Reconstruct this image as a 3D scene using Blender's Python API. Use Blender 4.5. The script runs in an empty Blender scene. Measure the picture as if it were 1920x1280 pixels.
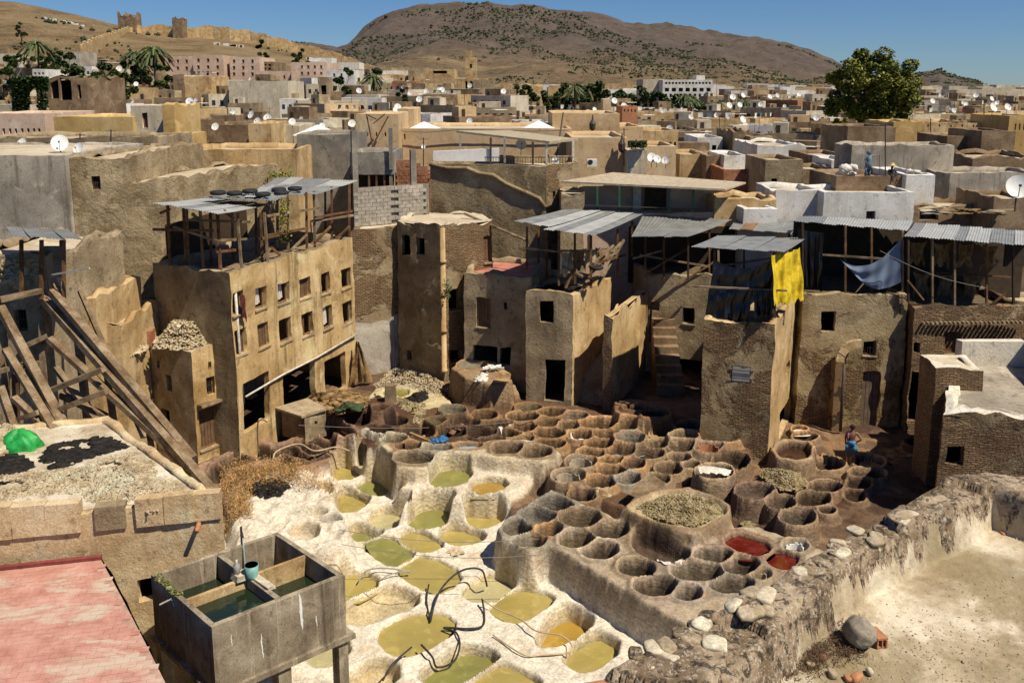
import bpy, math, random
import numpy as np
from mathutils import Vector, Matrix
random.seed(7); RN = np.random.RandomState(7)
SC = bpy.context.scene
COL = SC.collection

# ---------------------------------------------------------------- camera, sky, sun, exposure
F, CY, YH, CAMZ = 1600.0, 430.0, 163.0, 16.0
PIT = math.atan2(CY - YH, F)
cd = bpy.data.cameras.new('camera'); cam = bpy.data.objects.new('camera', cd); COL.objects.link(cam)
cam.location = (0, 0, CAMZ); cam.rotation_euler = (math.pi / 2 - PIT, 0, 0)
cd.sensor_width = 36; cd.lens = F / 1920 * 36; cd.shift_y = -(640 - CY) / 1920
cd.clip_start = .1; cd.clip_end = 30000
SC.camera = cam
SUN_EL, SUN_AZ = math.radians(57), math.radians(124)
w = bpy.data.worlds.new('World'); SC.world = w; w.use_nodes = True
nt = w.node_tree; nt.nodes.clear()
sky = nt.nodes.new('ShaderNodeTexSky'); sky.sky_type = 'NISHITA'; sky.sun_disc = False
sky.sun_elevation = SUN_EL; sky.sun_rotation = SUN_AZ; sky.altitude = 400; sky.air_density = 1.0
sky.dust_density = .0; sky.ozone_density = 4
bg = nt.nodes.new('ShaderNodeBackground'); bg.inputs[1].default_value = .05
wo = nt.nodes.new('ShaderNodeOutputWorld')
hs = nt.nodes.new('ShaderNodeMix'); hs.data_type = 'RGBA'; hs.blend_type = 'MULTIPLY'; hs.inputs[0].default_value = 1; hs.inputs[7].default_value = (.62, .86, 1.22, 1); nt.links.new(sky.outputs[0], hs.inputs[6]); nt.links.new(hs.outputs[2], bg.inputs[0]); nt.links.new(bg.outputs[0], wo.inputs[0])
sl = bpy.data.lights.new('sun', 'SUN'); sl.energy = 5.0; sl.angle = math.radians(.5); sl.color = (1, .90, .72)
so = bpy.data.objects.new('sun', sl); COL.objects.link(so)
sdir = Vector((math.sin(SUN_AZ) * math.cos(SUN_EL), math.cos(SUN_AZ) * math.cos(SUN_EL), math.sin(SUN_EL)))
so.rotation_euler = sdir.to_track_quat('Z', 'Y').to_euler(); so.location = (0, 0, 80)
SC.view_settings.view_transform = 'Standard'; SC.view_settings.look = 'None'
SC.view_settings.exposure = 0.3; SC.view_settings.gamma = 1; SC.view_settings.use_curve_mapping = False
SC.render.engine = 'CYCLES'
SC.cycles.max_bounces = 4; SC.cycles.diffuse_bounces = 2; SC.cycles.glossy_bounces = 2
SC.cycles.transmission_bounces = 2; SC.cycles.transparent_max_bounces = 6
SC.cycles.caustics_reflective = False; SC.cycles.caustics_refractive = False

# ---------------------------------------------------------------- projection helpers (photo pixel -> place)
CP, SP = math.cos(PIT), math.sin(PIT)
def ray(x, y):
    a = (x - 960) / F; b = (y - CY) / F
    return (a, CP - b * SP, -(SP + b * CP))
def PZ(x, y, z):
    r = ray(x, y); t = (z - CAMZ) / r[2]
    return (r[0] * t, r[1] * t)
def PZ3(x, y, z):
    q = PZ(x, y, z); return (q[0], q[1], z)
def PY(x, y, Y):
    r = ray(x, y); t = Y / r[1]
    return (r[0] * t, Y, CAMZ + r[2] * t)
def ZA(x, y, Y): return PY(x, y, Y)[2]
def proj(X, Y, Z):
    dz = Z - CAMZ
    dep = Y * CP - dz * SP; up = Y * SP + dz * CP
    if dep <= .01: return (-9999, -9999)
    return (960 + F * X / dep, CY - F * up / dep)
def on_wall(px, py, p0, p1):          # hit of a sight line with the vertical plane p0-p1 -> (u, z)
    r = ray(px, py); dx, dy = p1[0] - p0[0], p1[1] - p0[1]; L = math.hypot(dx, dy)
    den = r[0] * dy - r[1] * dx
    t = (p0[0] * dy - p0[1] * dx) / den
    X, Y = r[0] * t, r[1] * t
    return (((X - p0[0]) * dx + (Y - p0[1]) * dy) / L, CAMZ + r[2] * t)
def R(a, b): return a + (b - a) * random.random()

# ---------------------------------------------------------------- numpy noise
def _h(ix, iy, iz, s):
    n = (ix.astype(np.int64) * 374761393 + iy.astype(np.int64) * 668265263 + iz.astype(np.int64) * 2147483647 + s * 974634777) & 0xFFFFFFFF
    n = ((n ^ (n >> 13)) * 1274126177) & 0xFFFFFFFF
    n = ((n ^ (n >> 15)) * 2246822519) & 0xFFFFFFFF
    return ((n ^ (n >> 16)) & 0xFFFFFF) / float(0xFFFFFF)
def vn(x, y, z=0., s=0):
    x = np.asarray(x, float); y = np.asarray(y, float) + 0 * x; z = np.asarray(z, float) + 0 * x
    ix, iy, iz = np.floor(x), np.floor(y), np.floor(z)
    fx, fy, fz = x - ix, y - iy, z - iz
    fx = fx * fx * (3 - 2 * fx); fy = fy * fy * (3 - 2 * fy); fz = fz * fz * (3 - 2 * fz)
    o = 0
    for a in (0, 1):
        for b in (0, 1):
            for c in (0, 1):
                o = o + _h(ix + a, iy + b, iz + c, s) * (fx if a else 1 - fx) * (fy if b else 1 - fy) * (fz if c else 1 - fz)
    return o * 2 - 1
def fbm(x, y, z=0., s=0, o=3):
    v = 0; a = 1; t = 0
    for i in range(o):
        v = v + a * vn(np.asarray(x) * 2 ** i, np.asarray(y) * 2 ** i, np.asarray(z) * 2 ** i, s + i); t += a; a *= .5
    return v / t

# ---------------------------------------------------------------- object helpers
ORG = {}
THINGS = []
def tag(o, label=None, cat=None, group=None, kind=None):
    if label: o['label'] = label
    if cat: o['category'] = cat; THINGS.append(o)
    if group: o['group'] = group
    if kind: o['kind'] = kind
    return o
def empty(name, loc, label=None, cat=None, group=None):
    o = bpy.data.objects.new(name, None); COL.objects.link(o); o.location = loc; o.empty_display_size = .2
    ORG[o.name] = Vector(loc)
    if label: tag(o, label, cat, group)
    return o
def link(name, me, mats, parent=None, org=None):
    """link mesh; its coordinates are world ones and are moved to the parent's (or own) origin"""
    o = bpy.data.objects.new(name, me); COL.objects.link(o)
    if not isinstance(mats, (list, tuple)): mats = [mats]
    for m in mats: me.materials.append(MAT[m] if isinstance(m, str) else m)
    if parent is not None:
        o.parent = parent; og = ORG[parent.name]; ORG[o.name] = og
        if og.length > 0: me.transform(Matrix.Translation(-og))
    else:
        if org is None:
            n = len(me.vertices); co = np.empty(n * 3, 'f'); me.vertices.foreach_get('co', co); co = co.reshape(-1, 3)
            org = ((co[:, 0].min() + co[:, 0].max()) / 2, (co[:, 1].min() + co[:, 1].max()) / 2, co[:, 2].min()) if n else (0, 0, 0)
        og = Vector([float(v) for v in org]); me.transform(Matrix.Translation(-og)); o.location = og; ORG[o.name] = og
    return o
class MB:
    def __init__(s): s.v = []; s.f = []; s.uv = []; s.mi = []
    def quad(s, a, b, c, d, m=0, uv=None):
        n = len(s.v); s.v += [tuple(a), tuple(b), tuple(c), tuple(d)]; s.f.append((n, n + 1, n + 2, n + 3)); s.mi.append(m)
        s.uv.append(uv or [(0, 0), (1, 0), (1, 1), (0, 1)])
    def poly(s, pts, m=0):
        n = len(s.v); s.v += [tuple(p) for p in pts]; s.f.append(tuple(range(n, n + len(pts)))); s.mi.append(m)
        s.uv.append([(p[0], p[1]) for p in pts])
    def raw(s, v, f, m=0):
        n = len(s.v); s.v += [tuple(p) for p in v]
        for q in f: s.f.append(tuple(n + i for i in q)); s.mi.append(m); s.uv.append([(0, 0)] * len(q))
        return s
    def box(s, x0, y0, z0, x1, y1, z1, m=0):
        v = [(x0, y0, z0), (x1, y0, z0), (x1, y1, z0), (x0, y1, z0), (x0, y0, z1), (x1, y0, z1), (x1, y1, z1), (x0, y1, z1)]
        return s.raw(v, [(3, 2, 1, 0), (4, 5, 6, 7), (0, 1, 5, 4), (1, 2, 6, 5), (2, 3, 7, 6), (3, 0, 4, 7)], m)
    def obox(s, o, ax, ay, az, m=0, jit=0):   # corner + three edge vectors
        o, ax, ay, az = Vector(o), Vector(ax), Vector(ay), Vector(az)
        v = [o, o + ax, o + ax + ay, o + ay, o + az, o + ax + az, o + ax + ay + az, o + ay + az]
        if jit: v = [p + Vector((R(-jit, jit), R(-jit, jit), R(-jit, jit))) for p in v]
        return s.raw(v, [(3, 2, 1, 0), (4, 5, 6, 7), (0, 1, 5, 4), (1, 2, 6, 5), (2, 3, 7, 6), (3, 0, 4, 7)], m)
    def beam(s, a, b, w, h, m=0, up=(0, 0, 1), jit=0):
        a, b = Vector(a), Vector(b); d = (b - a); L = d.length; d.normalize(); u = Vector(up)
        if abs(d.dot(u)) > .98: u = Vector((0, 1, 0))
        sx = d.cross(u).normalized(); sy = sx.cross(d).normalized()
        return s.obox(a - sx * w / 2 - sy * h / 2, sx * w, d * L, sy * h, m, jit)
    def tube(s, pts, r, n=8, m=0, cap=True):
        pts = [Vector(p) for p in pts]; rs = r if isinstance(r, (list, tuple)) else [r] * len(pts)
        v = []; f = []
        for i, p in enumerate(pts):
            d = (pts[min(i + 1, len(pts) - 1)] - pts[max(i - 1, 0)]).normalized()
            u = Vector((0, 0, 1)) if abs(d.z) < .9 else Vector((1, 0, 0))
            a = d.cross(u).normalized(); b = a.cross(d)
            for k in range(n):
                t = 2 * math.pi * k / n; v.append(p + (a * math.cos(t) + b * math.sin(t)) * rs[i])
        for i in range(len(pts) - 1):
            for k in range(n):
                k2 = (k + 1) % n; f.append((i * n + k, i * n + k2, (i + 1) * n + k2, (i + 1) * n + k))
        if cap: f.append(tuple(range(n - 1, -1, -1))); f.append(tuple((len(pts) - 1) * n + k for k in range(n)))
        return s.raw(v, f, m)
    def build(s, name, mat, parent=None, smooth=False, org=None, noise=0, nsc=3):
        me = bpy.data.meshes.new(name); vv = s.v
        if noise:
            a = np.array([tuple(p) for p in vv]); q = a * nsc
            vv = a + np.stack([fbm(q[:, 0], q[:, 1], q[:, 2], k) for k in (1, 2, 3)], 1) * noise
            vv = vv.tolist()
        me.from_pydata([tuple(p) for p in vv], [], s.f)
        if len(s.uv) == len(s.f):
            ul = me.uv_layers.new(name='UVMap'); fl = [c for q in s.uv for p in q for c in p]
            if len(fl) == len(ul.data) * 2: ul.data.foreach_set('uv', fl)
        if any(s.mi): me.polygons.foreach_set('material_index', s.mi)
        if smooth: me.polygons.foreach_set('use_smooth', [True] * len(me.polygons))
        me.update(); return link(name, me, mat, parent, org)
def npmesh(name, V, Q, uv=None, smooth=True, col=None, nor=None):
    me = bpy.data.meshes.new(name); V = np.asarray(V, 'f'); Q = np.asarray(Q, 'i'); k = Q.shape[1]
    me.vertices.add(len(V)); me.vertices.foreach_set('co', V.ravel())
    me.loops.add(Q.size); me.loops.foreach_set('vertex_index', Q.ravel())
    me.polygons.add(len(Q)); me.polygons.foreach_set('loop_start', np.arange(0, Q.size, k, dtype='i'))
    me.polygons.foreach_set('loop_total', np.full(len(Q), k, 'i'))
    me.update(calc_edges=True)
    if smooth: me.polygons.foreach_set('use_smooth', np.ones(len(Q), bool))
    if uv is not None:
        ul = me.uv_layers.new(name='UVMap'); ul.data.foreach_set('uv', np.asarray(uv, 'f')[Q.ravel()].ravel())
    if col is not None:
        ca = me.color_attributes.new('Col', 'FLOAT_COLOR', 'POINT')
        ca.data.foreach_set('color', np.concatenate([col, np.ones((len(col), 1))], 1).astype('f').ravel())
    me.update()
    if nor is not None: me.normals_split_custom_set_from_vertices(np.asarray(nor, 'f'))
    return me
def copy_tree(o, parent=None, loc=None, rz=None, sc=None, label=None):
    c = o.copy(); COL.objects.link(c); c.parent = parent; ORG[c.name] = ORG.get(o.name, Vector())
    for ch in list(o.children): copy_tree(ch, c)
    if loc is not None: c.location = loc
    if rz is not None: c.rotation_euler = (c.rotation_euler[0], c.rotation_euler[1], rz)
    if sc is not None: c.scale = (sc, sc, sc) if not isinstance(sc, tuple) else sc
    if parent is None:
        THINGS.append(c)
        if label: c['label'] = label
    return c
# ---------------------------------------------------------------- materials
MAT = {}
class NG:
    def __init__(s, name):
        m = bpy.data.materials.new(name); m.use_nodes = True; s.m = m; s.t = m.node_tree; s.t.nodes.clear()
        s.o = s.n('ShaderNodeOutputMaterial'); s.b = s.n('ShaderNodeBsdfPrincipled'); s.l(s.b.outputs[0], s.o.inputs[0])
        s.b.inputs['Roughness'].default_value = .9; s.b.inputs['Specular IOR Level'].default_value = .25
        MAT[name] = m
    def n(s, t, **k):
        q = s.t.nodes.new(t)
        for a, b in k.items(): setattr(q, a, b)
        return q
    def l(s, a, b): s.t.links.new(a, b)
    def pos(s): return s.n('ShaderNodeNewGeometry').outputs['Position']
    def obj(s): return s.n('ShaderNodeTexCoord').outputs['Object']
    def uv(s): return s.n('ShaderNodeTexCoord').outputs['UV']
    def mapp(s, v, sc=(1, 1, 1), loc=(0, 0, 0), rot=(0, 0, 0)):
        q = s.n('ShaderNodeMapping'); s.l(v, q.inputs[0]); q.inputs['Scale'].default_value = sc
        q.inputs['Location'].default_value = loc; q.inputs['Rotation'].default_value = rot; return q.outputs[0]
    def noise(s, v, sc=1, det=4, rough=.6, dist=0):
        q = s.n('ShaderNodeTexNoise'); s.l(v, q.inputs['Vector']); q.inputs['Scale'].default_value = sc
        q.inputs['Detail'].default_value = det; q.inputs['Roughness'].default_value = rough; q.inputs['Distortion'].default_value = dist
        return q.outputs['Fac']
    def ramp(s, f, stops):
        q = s.n('ShaderNodeValToRGB'); s.l(f, q.inputs[0]); e = q.color_ramp.elements
        while len(e) < len(stops): e.new(.5)
        for i, (p, c) in enumerate(stops):
            e[i].position = p; e[i].color = (c[0], c[1], c[2], 1) if isinstance(c, (tuple, list)) else (c, c, c, 1)
        return q.outputs[0]
    def mix(s, f, a, b, mode='MIX'):
        q = s.n('ShaderNodeMix', data_type='RGBA', blend_type=mode)
        for v, i in ((f, 0), (a, 6), (b, 7)):
            if isinstance(v, (int, float)): q.inputs[i].default_value = v if i == 0 else (v, v, v, 1)
            elif isinstance(v, tuple): q.inputs[i].default_value = (v[0], v[1], v[2], 1)
            else: s.l(v, q.inputs[i])
        return q.outputs[2]
    def math(s, op, a, b=0.):
        q = s.n('ShaderNodeMath', operation=op)
        for v, i in ((a, 0), (b, 1)):
            if isinstance(v, (int, float)): q.inputs[i].default_value = v
            else: s.l(v, q.inputs[i])
        return q.outputs[0]
    def base(s, c):
        if isinstance(c, tuple): s.b.inputs['Base Color'].default_value = (c[0], c[1], c[2], 1)
        else: s.l(c, s.b.inputs['Base Color'])
    def bump(s, h, st=.5, d=.02, prev=None):
        q = s.n('ShaderNodeBump'); s.l(h, q.inputs['Height']); q.inputs['Strength'].default_value = st
        q.inputs['Distance'].default_value = d
        if prev is not None: s.l(prev, q.inputs['Normal'])
        s.l(q.outputs[0], s.b.inputs['Normal']); return q.outputs[0]
    def rough(s, v): s.b.inputs['Roughness'].default_value = v

def plaster(name, c1, c2, c3, sc=.6, bump=.8, bd=.03, stain=.5, fine=9, stainc=(.05, .038, .025)):
    g = NG(name); p = g.pos()
    a = g.noise(p, sc, 6, .65, .3)
    base = g.ramp(a, [(.36, c1), (.5, c2), (.62, c3)])
    blot = g.noise(g.mapp(p, (1.3, 1.3, 1.0), (7, 3, 1)), 2.2, 6, .75)
    base = g.mix(g.ramp(blot, [(.56, 0.), (.64, .6)]), base, tuple(v * .5 for v in c1))
    pale = g.noise(g.mapp(p, (1, 1, 1), (1, 8, 5)), .5, 6, .7, .6); base = g.mix(g.ramp(pale, [(.57, 0.), (.62, .5)]), base, tuple(min(.75, v * 1.3 + .02) for v in c3))
    st = g.noise(g.mapp(p, (2.6, 2.6, .18)), 1.1, 5, .7)
    base = g.mix(g.ramp(st, [(.53, 0.), (.78, stain)]), base, stainc)
    fn = g.noise(p, 26, 3, .7)
    base = g.mix(.5, base, g.ramp(fn, [(.3, .3), (.66, 1.3)]), 'MULTIPLY')
    g.base(base)
    h1 = g.noise(p, fine, 6, .75, .4); h0 = g.noise(p, 1.7, 4, .6)
    n = g.bump(h0, .6, bd * 1.6); g.bump(h1, bump, bd, n); return g
plaster('plaster_ochre', (.33, .205, .09), (.48, .33, .16), (.58, .43, .24), .5, .7, .025, .6)
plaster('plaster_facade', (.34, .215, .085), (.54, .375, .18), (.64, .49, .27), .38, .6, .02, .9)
plaster('plaster_parapet', (.42, .28, .14), (.56, .41, .235), (.64, .51, .33), .6, .8, .035, .35)
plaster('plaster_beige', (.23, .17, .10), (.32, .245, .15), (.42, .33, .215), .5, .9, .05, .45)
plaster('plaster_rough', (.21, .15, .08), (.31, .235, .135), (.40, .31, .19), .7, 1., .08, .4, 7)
plaster('plaster_grey', (.25, .215, .17), (.36, .315, .255), (.46, .41, .34), .35, .35, .012, .85)
plaster('plaster_cream', (.44, .37, .26), (.54, .47, .35), (.62, .55, .43), .4, .4, .015, .5)
plaster('plaster_yellow', (.42, .27, .10), (.52, .35, .14), (.58, .42, .2), .3, .3, .012, .3)
plaster('plaster_riad', (.46, .31, .16), (.56, .40, .23), (.62, .46, .28), .25, .2, .01, .25)
plaster('plaster_pink', (.50, .33, .24), (.58, .42, .32), (.63, .48, .38), .2, .15, .01, .15)
plaster('plaster_white', (.52, .49, .44), (.66, .64, .60), (.74, .72, .69), .5, .35, .012, .25)
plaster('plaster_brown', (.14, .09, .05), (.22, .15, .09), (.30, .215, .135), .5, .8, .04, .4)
plaster('lime_wash', (.55, .47, .34), (.68, .62, .51), (.74, .70, .62), .8, .8, .035, .3)
plaster('cement_grey', (.17, .15, .125), (.23, .205, .17), (.30, .27, .225), .8, .5, .02, .3)
plaster('cast_concrete', (.17, .13, .09), (.27, .22, .155), (.38, .32, .235), .9, .5, .012, 1.)
MAT['cast_concrete'].node_tree.nodes['Mapping.001'].inputs['Scale'].default_value = (9, 9, .35)
plaster('terrace_plaster', (.34, .265, .17), (.52, .44, .325), (.64, .57, .46), .75, .5, .03, .0, 14)
plaster('earth', (.15, .10, .06), (.25, .18, .11), (.36, .27, .17), .5, .8, .05, 0)
plaster('roof_dust', (.38, .31, .21), (.50, .42, .30), (.58, .50, .39), .5, .4, .02, 0)
plaster('red_brick', (.26, .10, .055), (.33, .14, .075), (.40, .19, .11), 3, .4, .01, .1)
plaster('grey_block', (.27, .235, .19), (.34, .30, .245), (.42, .375, .315), 3, .5, .008, .05)
plaster('stone', (.26, .20, .13), (.36, .285, .19), (.46, .38, .27), 3, .8, .02, .2)
plaster('wool', (.38, .29, .17), (.55, .44, .28), (.68, .58, .42), 3, 1., .05, 0, 22)
plaster('straw', (.16, .12, .055), (.36, .28, .15), (.50, .41, .25), 4, 1., .06, 0, 20)
plaster('hides_black', (.012, .010, .009), (.02, .017, .015), (.04, .033, .028), 6, 1., .04, 0, 18)
plaster('hides_tan', (.16, .09, .035), (.28, .17, .07), (.38, .26, .13), 3, 1., .04, .2, 12)
plaster('hides_white', (.55, .50, .42), (.66, .62, .54), (.74, .70, .64), 3, .6, .03, 0, 12)
plaster('wood_old', (.13, .085, .045), (.21, .145, .085), (.30, .225, .145), 2, .5, .01, .3)
plaster('wood_brown', (.08, .04, .018), (.14, .07, .03), (.20, .11, .055), 2, .5, .01, .2)
plaster('hill_dry', (.23, .155, .08), (.37, .26, .13), (.46, .34, .19), .045, 1., 4., 0, .25)
plaster('town_ground', (.22, .18, .13), (.28, .23, .17), (.33, .28, .21), .1, .3, .1, 0, 1)

def coursed(name, base, br, mort, sc, rowh=.07, mix=(.42, .5), bd=.03):
    """old thin bricks showing where the render coat has fallen"""
    g = NG(name); p = g.pos(); uv = g.uv()
    a = g.noise(p, .55, 6, .65, .3)
    pl = g.ramp(a, [(.35, base[0]), (.5, base[1]), (.65, base[2])])
    wob = g.noise(p, 1.1, 3)
    mp = g.n('ShaderNodeVectorMath', operation='ADD'); g.l(uv, mp.inputs[0])
    cx = g.n('ShaderNodeCombineXYZ'); g.l(g.math('MULTIPLY', wob, .35), cx.inputs[1]); g.l(cx.outputs[0], mp.inputs[1])
    b = g.n('ShaderNodeTexBrick'); g.l(mp.outputs[0], b.inputs['Vector'])
    b.inputs['Scale'].default_value = 1; b.inputs['Brick Width'].default_value = .26; b.inputs['Row Height'].default_value = rowh
    b.inputs['Mortar Size'].default_value = .014; b.inputs['Mortar Smooth'].default_value = .3
    b.inputs['Color1'].default_value = (*br[0], 1); b.inputs['Color2'].default_value = (*br[1], 1); b.inputs['Mortar'].default_value = (*mort, 1)
    m = g.ramp(g.noise(g.mapp(p, (1, 1, 1), (3, 9, 2)), .42, 6, .7, .5), [(mix[0], 0.), (mix[1], 1.)])
    c = g.mix(m, pl, b.outputs['Color'])
    fn = g.noise(p, 22, 3, .7); c = g.mix(.45, c, g.ramp(fn, [(.3, .3), (.7, 1.4)]), 'MULTIPLY')
    st = g.noise(g.mapp(p, (2.2, 2.2, .2)), 1.1, 5, .7); c = g.mix(g.ramp(st, [(.55, 0.), (.8, .5)]), c, (.05, .035, .022))
    g.base(c)
    hb = g.math('MULTIPLY', g.math('SUBTRACT', 1., b.outputs['Fac']), m)
    n = g.bump(hb, 1., bd); n = g.bump(g.noise(p, 7, 6, .75, .4), 1., bd * 1.6, n)
    g.bump(m, .8, .03, n); g.b.inputs['Normal'].links[0]
    return g
B3 = ((.22, .155, .085), (.31, .235, .14), (.39, .305, .195))
coursed('brick_old', B3, ((.34, .22, .12), (.20, .125, .068)), (.07, .045, .026), 1, .08, (.38, .46), .035)
coursed('brick_patchy', B3, ((.34, .225, .12), (.22, .14, .075)), (.07, .045, .026), 1, .08, (.46, .53), .035)
coursed('brick_courtyard', ((.26, .18, .09), (.37, .275, .15), (.46, .36, .22)), ((.36, .235, .12), (.22, .135, .07)), (.07, .042, .024), 1, .08, (.47, .54), .035)

def simple(name, c, rough=.8, bump=0, bs=20, metal=0, var=.25, vs=4, spec=.3):
    g = NG(name); p = g.pos(); nz = g.noise(p, vs, 5, .65)
    lo = tuple(v * (1 - var) for v in c); hi = tuple(min(1, v * (1 + var)) for v in c)
    g.base(g.ramp(nz, [(.35, lo), (.65, hi)])); g.rough(rough); g.b.inputs['Metallic'].default_value = metal
    g.b.inputs['Specular IOR Level'].default_value = spec
    if bump: g.bump(g.noise(p, bs, 4, .6), bump, .02)
    return g
simple('dark_wood', (.05, .03, .018), .8, .4); simple('door_wood', (.13, .075, .04), .8, .5)
simple('door_grey', (.16, .12, .085), .8, .5); simple('red_paint', (.22, .03, .022), .6)
simple('window_frame', (.20, .12, .065), .7, .3); simple('glass_dark', (.03, .035, .04), .15, 0, spec=.5)
simple('dark_room', (.045, .032, .022), .95); simple('shade_fill', (.12, .085, .05), .95, .6, 6)  # dark tones painted for the shade inside lofts and open rooms
simple('iron', (.06, .045, .04), .6, .3); simple('pipe_white', (.52, .49, .43), .5); simple('pipe_grey', (.28, .26, .23), .6)
simple('dish_white', (.70, .70, .68), .45, 0, var=.06); simple('dish_grey', (.5, .5, .49), .5, 0, var=.1)
simple('rubber', (.02, .02, .021), .75, .3); simple('black_plastic', (.010, .010, .011), .3, .6, 12, spec=.5)
simple('yellow_tarp', (.55, .40, .015), .7, .8, 7, var=.3); simple('green_net', (.02, .30, .06), .45, .8, 14, var=.35)
simple('green_cloth', (.045, .07, .03), .9, .8, 14); simple('white_cloth', (.62, .57, .49), .8, .4, 12, var=.12)
simple('white_paint', (.74, .73, .70), .7, .2, 8, var=.07); simple('blue_plastic', (.03, .14, .35), .5)
simple('maroon_cloth', (.10, .015, .018), .8); simple('turquoise', (.16, .32, .30), .5)
simple('rose_cloth', (.32, .14, .2), .8); simple('hose_black', (.03, .028, .026), .6); simple('hose_tan', (.42, .31, .19), .7)
simple('skin', (.20, .10, .06), .6); simple('hair', (.012, .01, .008), .8); simple('shorts_blue', (.05, .17, .32), .8, 0, var=.9, vs=14)
simple('overall_blue', (.11, .17, .20), .8); simple('straw_hat', (.50, .36, .18), .9); simple('dark_clothes', (.03, .028, .03), .9)
simple('trunk', (.10, .07, .045), .9, .8, 10); simple('tile_red', (.42, .17, .13), .75, .3, 12, var=.35, vs=1.3)
simple('joint_pale', (.40, .25, .20), .9, .3); simple('gutter_red', (.20, .045, .04), .8, .3)
simple('green_tile', (.02, .12, .06), .4); simple('green_paint', (.03, .10, .05), .5); simple('rope', (.30, .22, .13), .9)
simple('terracotta', (.40, .18, .09), .8, .4, 15); simple('canvas_tan', (.34, .29, .20), .9, .5, 8)
simple('sheet_beige', (.40, .33, .24), .8, .3); simple('olive', (.035, .045, .018), .9, 0, var=.5, vs=.01)
simple('canopy_white', (.72, .70, .66), .8, 0, var=.08); simple('zinc', (.26, .265, .255), .45, .2, 6, .35, .22, 1.4)
simple('zinc_pale', (.40, .405, .39), .45, .2, 6, .25, .15, 1.4); simple('zinc_rust', (.22, .13, .07), .8, .4, 6, .1, .4, 2)
simple('cable', (.16, .14, .12), .6); simple('metal_plate', (.42, .41, .37), .5, .2, 6, .3, .15)

def leafm(name, c):
    g = NG(name); oi = g.n('ShaderNodeNewGeometry'); r = oi.outputs['Random Per Island']
    g.base(g.ramp(r, [(0., tuple(v * .45 for v in c)), (.5, c), (1., (min(1, c[0] * 1.9), min(1, c[1] * 1.6), c[2] * 1.1))]))
    g.rough(.6); g.b.inputs['Specular IOR Level'].default_value = .3
    return g
leafm('leaf_plane', (.13, .15, .022)); leafm('leaf_dark', (.045, .075, .018)); leafm('leaf_palm', (.06, .085, .03))
leafm('leaf_ivy', (.03, .06, .012)); leafm('dry_grass', (.34, .215, .09)); leafm('weed', (.12, .14, .03)); leafm('leaf_olive', (.05, .06, .025))

def liquid(name, c, rough=.06, spec=.5):
    g = NG(name); p = g.pos(); nz = g.noise(p, .9, 4, .6, 1.)
    g.base(g.ramp(nz, [(.35, tuple(v * .86 for v in c)), (.65, tuple(min(1, v * 1.1) for v in c))]))
    g.rough(rough); g.b.inputs['Specular IOR Level'].default_value = spec
    sc = g.ramp(g.noise(g.mapp(p, (1, 1, 1), (7, 2, 0)), 1.5, 7, .7, 1.6), [(.55, 0.), (.62, .30), (.66, 0.)]); bc = g.b.inputs['Base Color'].links[0].from_socket; g.base(g.mix(sc, bc, tuple(min(.7, v * 1.7 + .06) for v in c)))
    g.bump(g.noise(p, 5, 3), .2, .012); return g
liquid('liquor_ochre', (.33, .26, .075)); liquid('liquor_green', (.21, .20, .055)); liquid('liquor_pale', (.40, .35, .18))
liquid('dye_red', (.10, .008, .005)); liquid('dye_brown', (.05, .022, .013)); liquid('liquor_amber', (.34, .21, .035))
liquid('water_blue', (.30, .36, .38)); liquid('tank_water', (.012, .022, .012), .03, .6)
liquid('cream_white', (.6, .55, .46), .5)

# vat masonry: colour comes with the mesh (lime, dye-soaked plaster, painted depth shade in the pits), relief from the node tree
g = NG('vat_masonry'); p = g.pos()
at = g.n('ShaderNodeAttribute', attribute_name='Col').outputs['Color']
c = g.mix(.55, at, g.ramp(g.noise(p, 2.3, 7, .72, .4), [(.3, (.50, .44, .38)), (.5, (1., 1., 1.)), (.72, (1.35, 1.35, 1.35))]), 'MULTIPLY')
c = g.mix(.6, c, g.ramp(g.noise(p, 12, 6, .78), [(.34, .3), (.6, 1.25)]), 'MULTIPLY')
rust = g.ramp(g.noise(g.mapp(p, (1, 1, 1), (4, 4, 4)), 1.0, 7, .75, .5), [(.55, 0.), (.68, .55)])
c = g.mix(rust, c, g.mix(1., at, (.78, .52, .27), 'MULTIPLY'))
g.base(c)
n1 = g.bump(g.noise(g.mapp(p, (1, 1, 1.2)), 5, 6, .75, .3), .8, .06)
nz = g.n('ShaderNodeNewGeometry'); sx = g.n('ShaderNodeSeparateXYZ'); g.l(nz.outputs['Normal'], sx.inputs[0])
side = g.ramp(g.math('ABSOLUTE', sx.outputs[2]), [(.3, 1.), (.7, 0.)])
wv = g.n('ShaderNodeTexVoronoi'); g.l(g.mapp(p, (5, 5, 8)), wv.inputs[0]); wv.inputs['Scale'].default_value = 1.

n2 = g.bump(g.math('MULTIPLY', wv.outputs['Distance'], side), .5, .04, n1)
g.bump(g.noise(p, 24, 4, .7), .7, .02, n2)
# lichen-crusted parapet
g = NG('lichen_stone'); p = g.pos()
b0 = g.ramp(g.noise(p, 1.2, 6, .7), [(.35, (.13, .085, .05)), (.5, (.25, .18, .115)), (.64, (.46, .36, .25))])
li = g.ramp(g.noise(p, 16, 6, .75), [(.54, 0.), (.6, 1.)]); b0 = g.mix(g.math('MULTIPLY', li, .8), b0, (.58, .52, .42))
dk = g.ramp(g.noise(g.mapp(p, (1, 1, 1), (5, 5, 5)), 8, 6, .75), [(.51, 0.), (.58, .85)]); b0 = g.mix(dk, b0, (.03, .024, .018))
g.base(b0); n = g.bump(g.noise(p, 5, 6, .7), 1., .06); g.bump(g.noise(p, 30, 5, .75), 1., .025, n)
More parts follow.
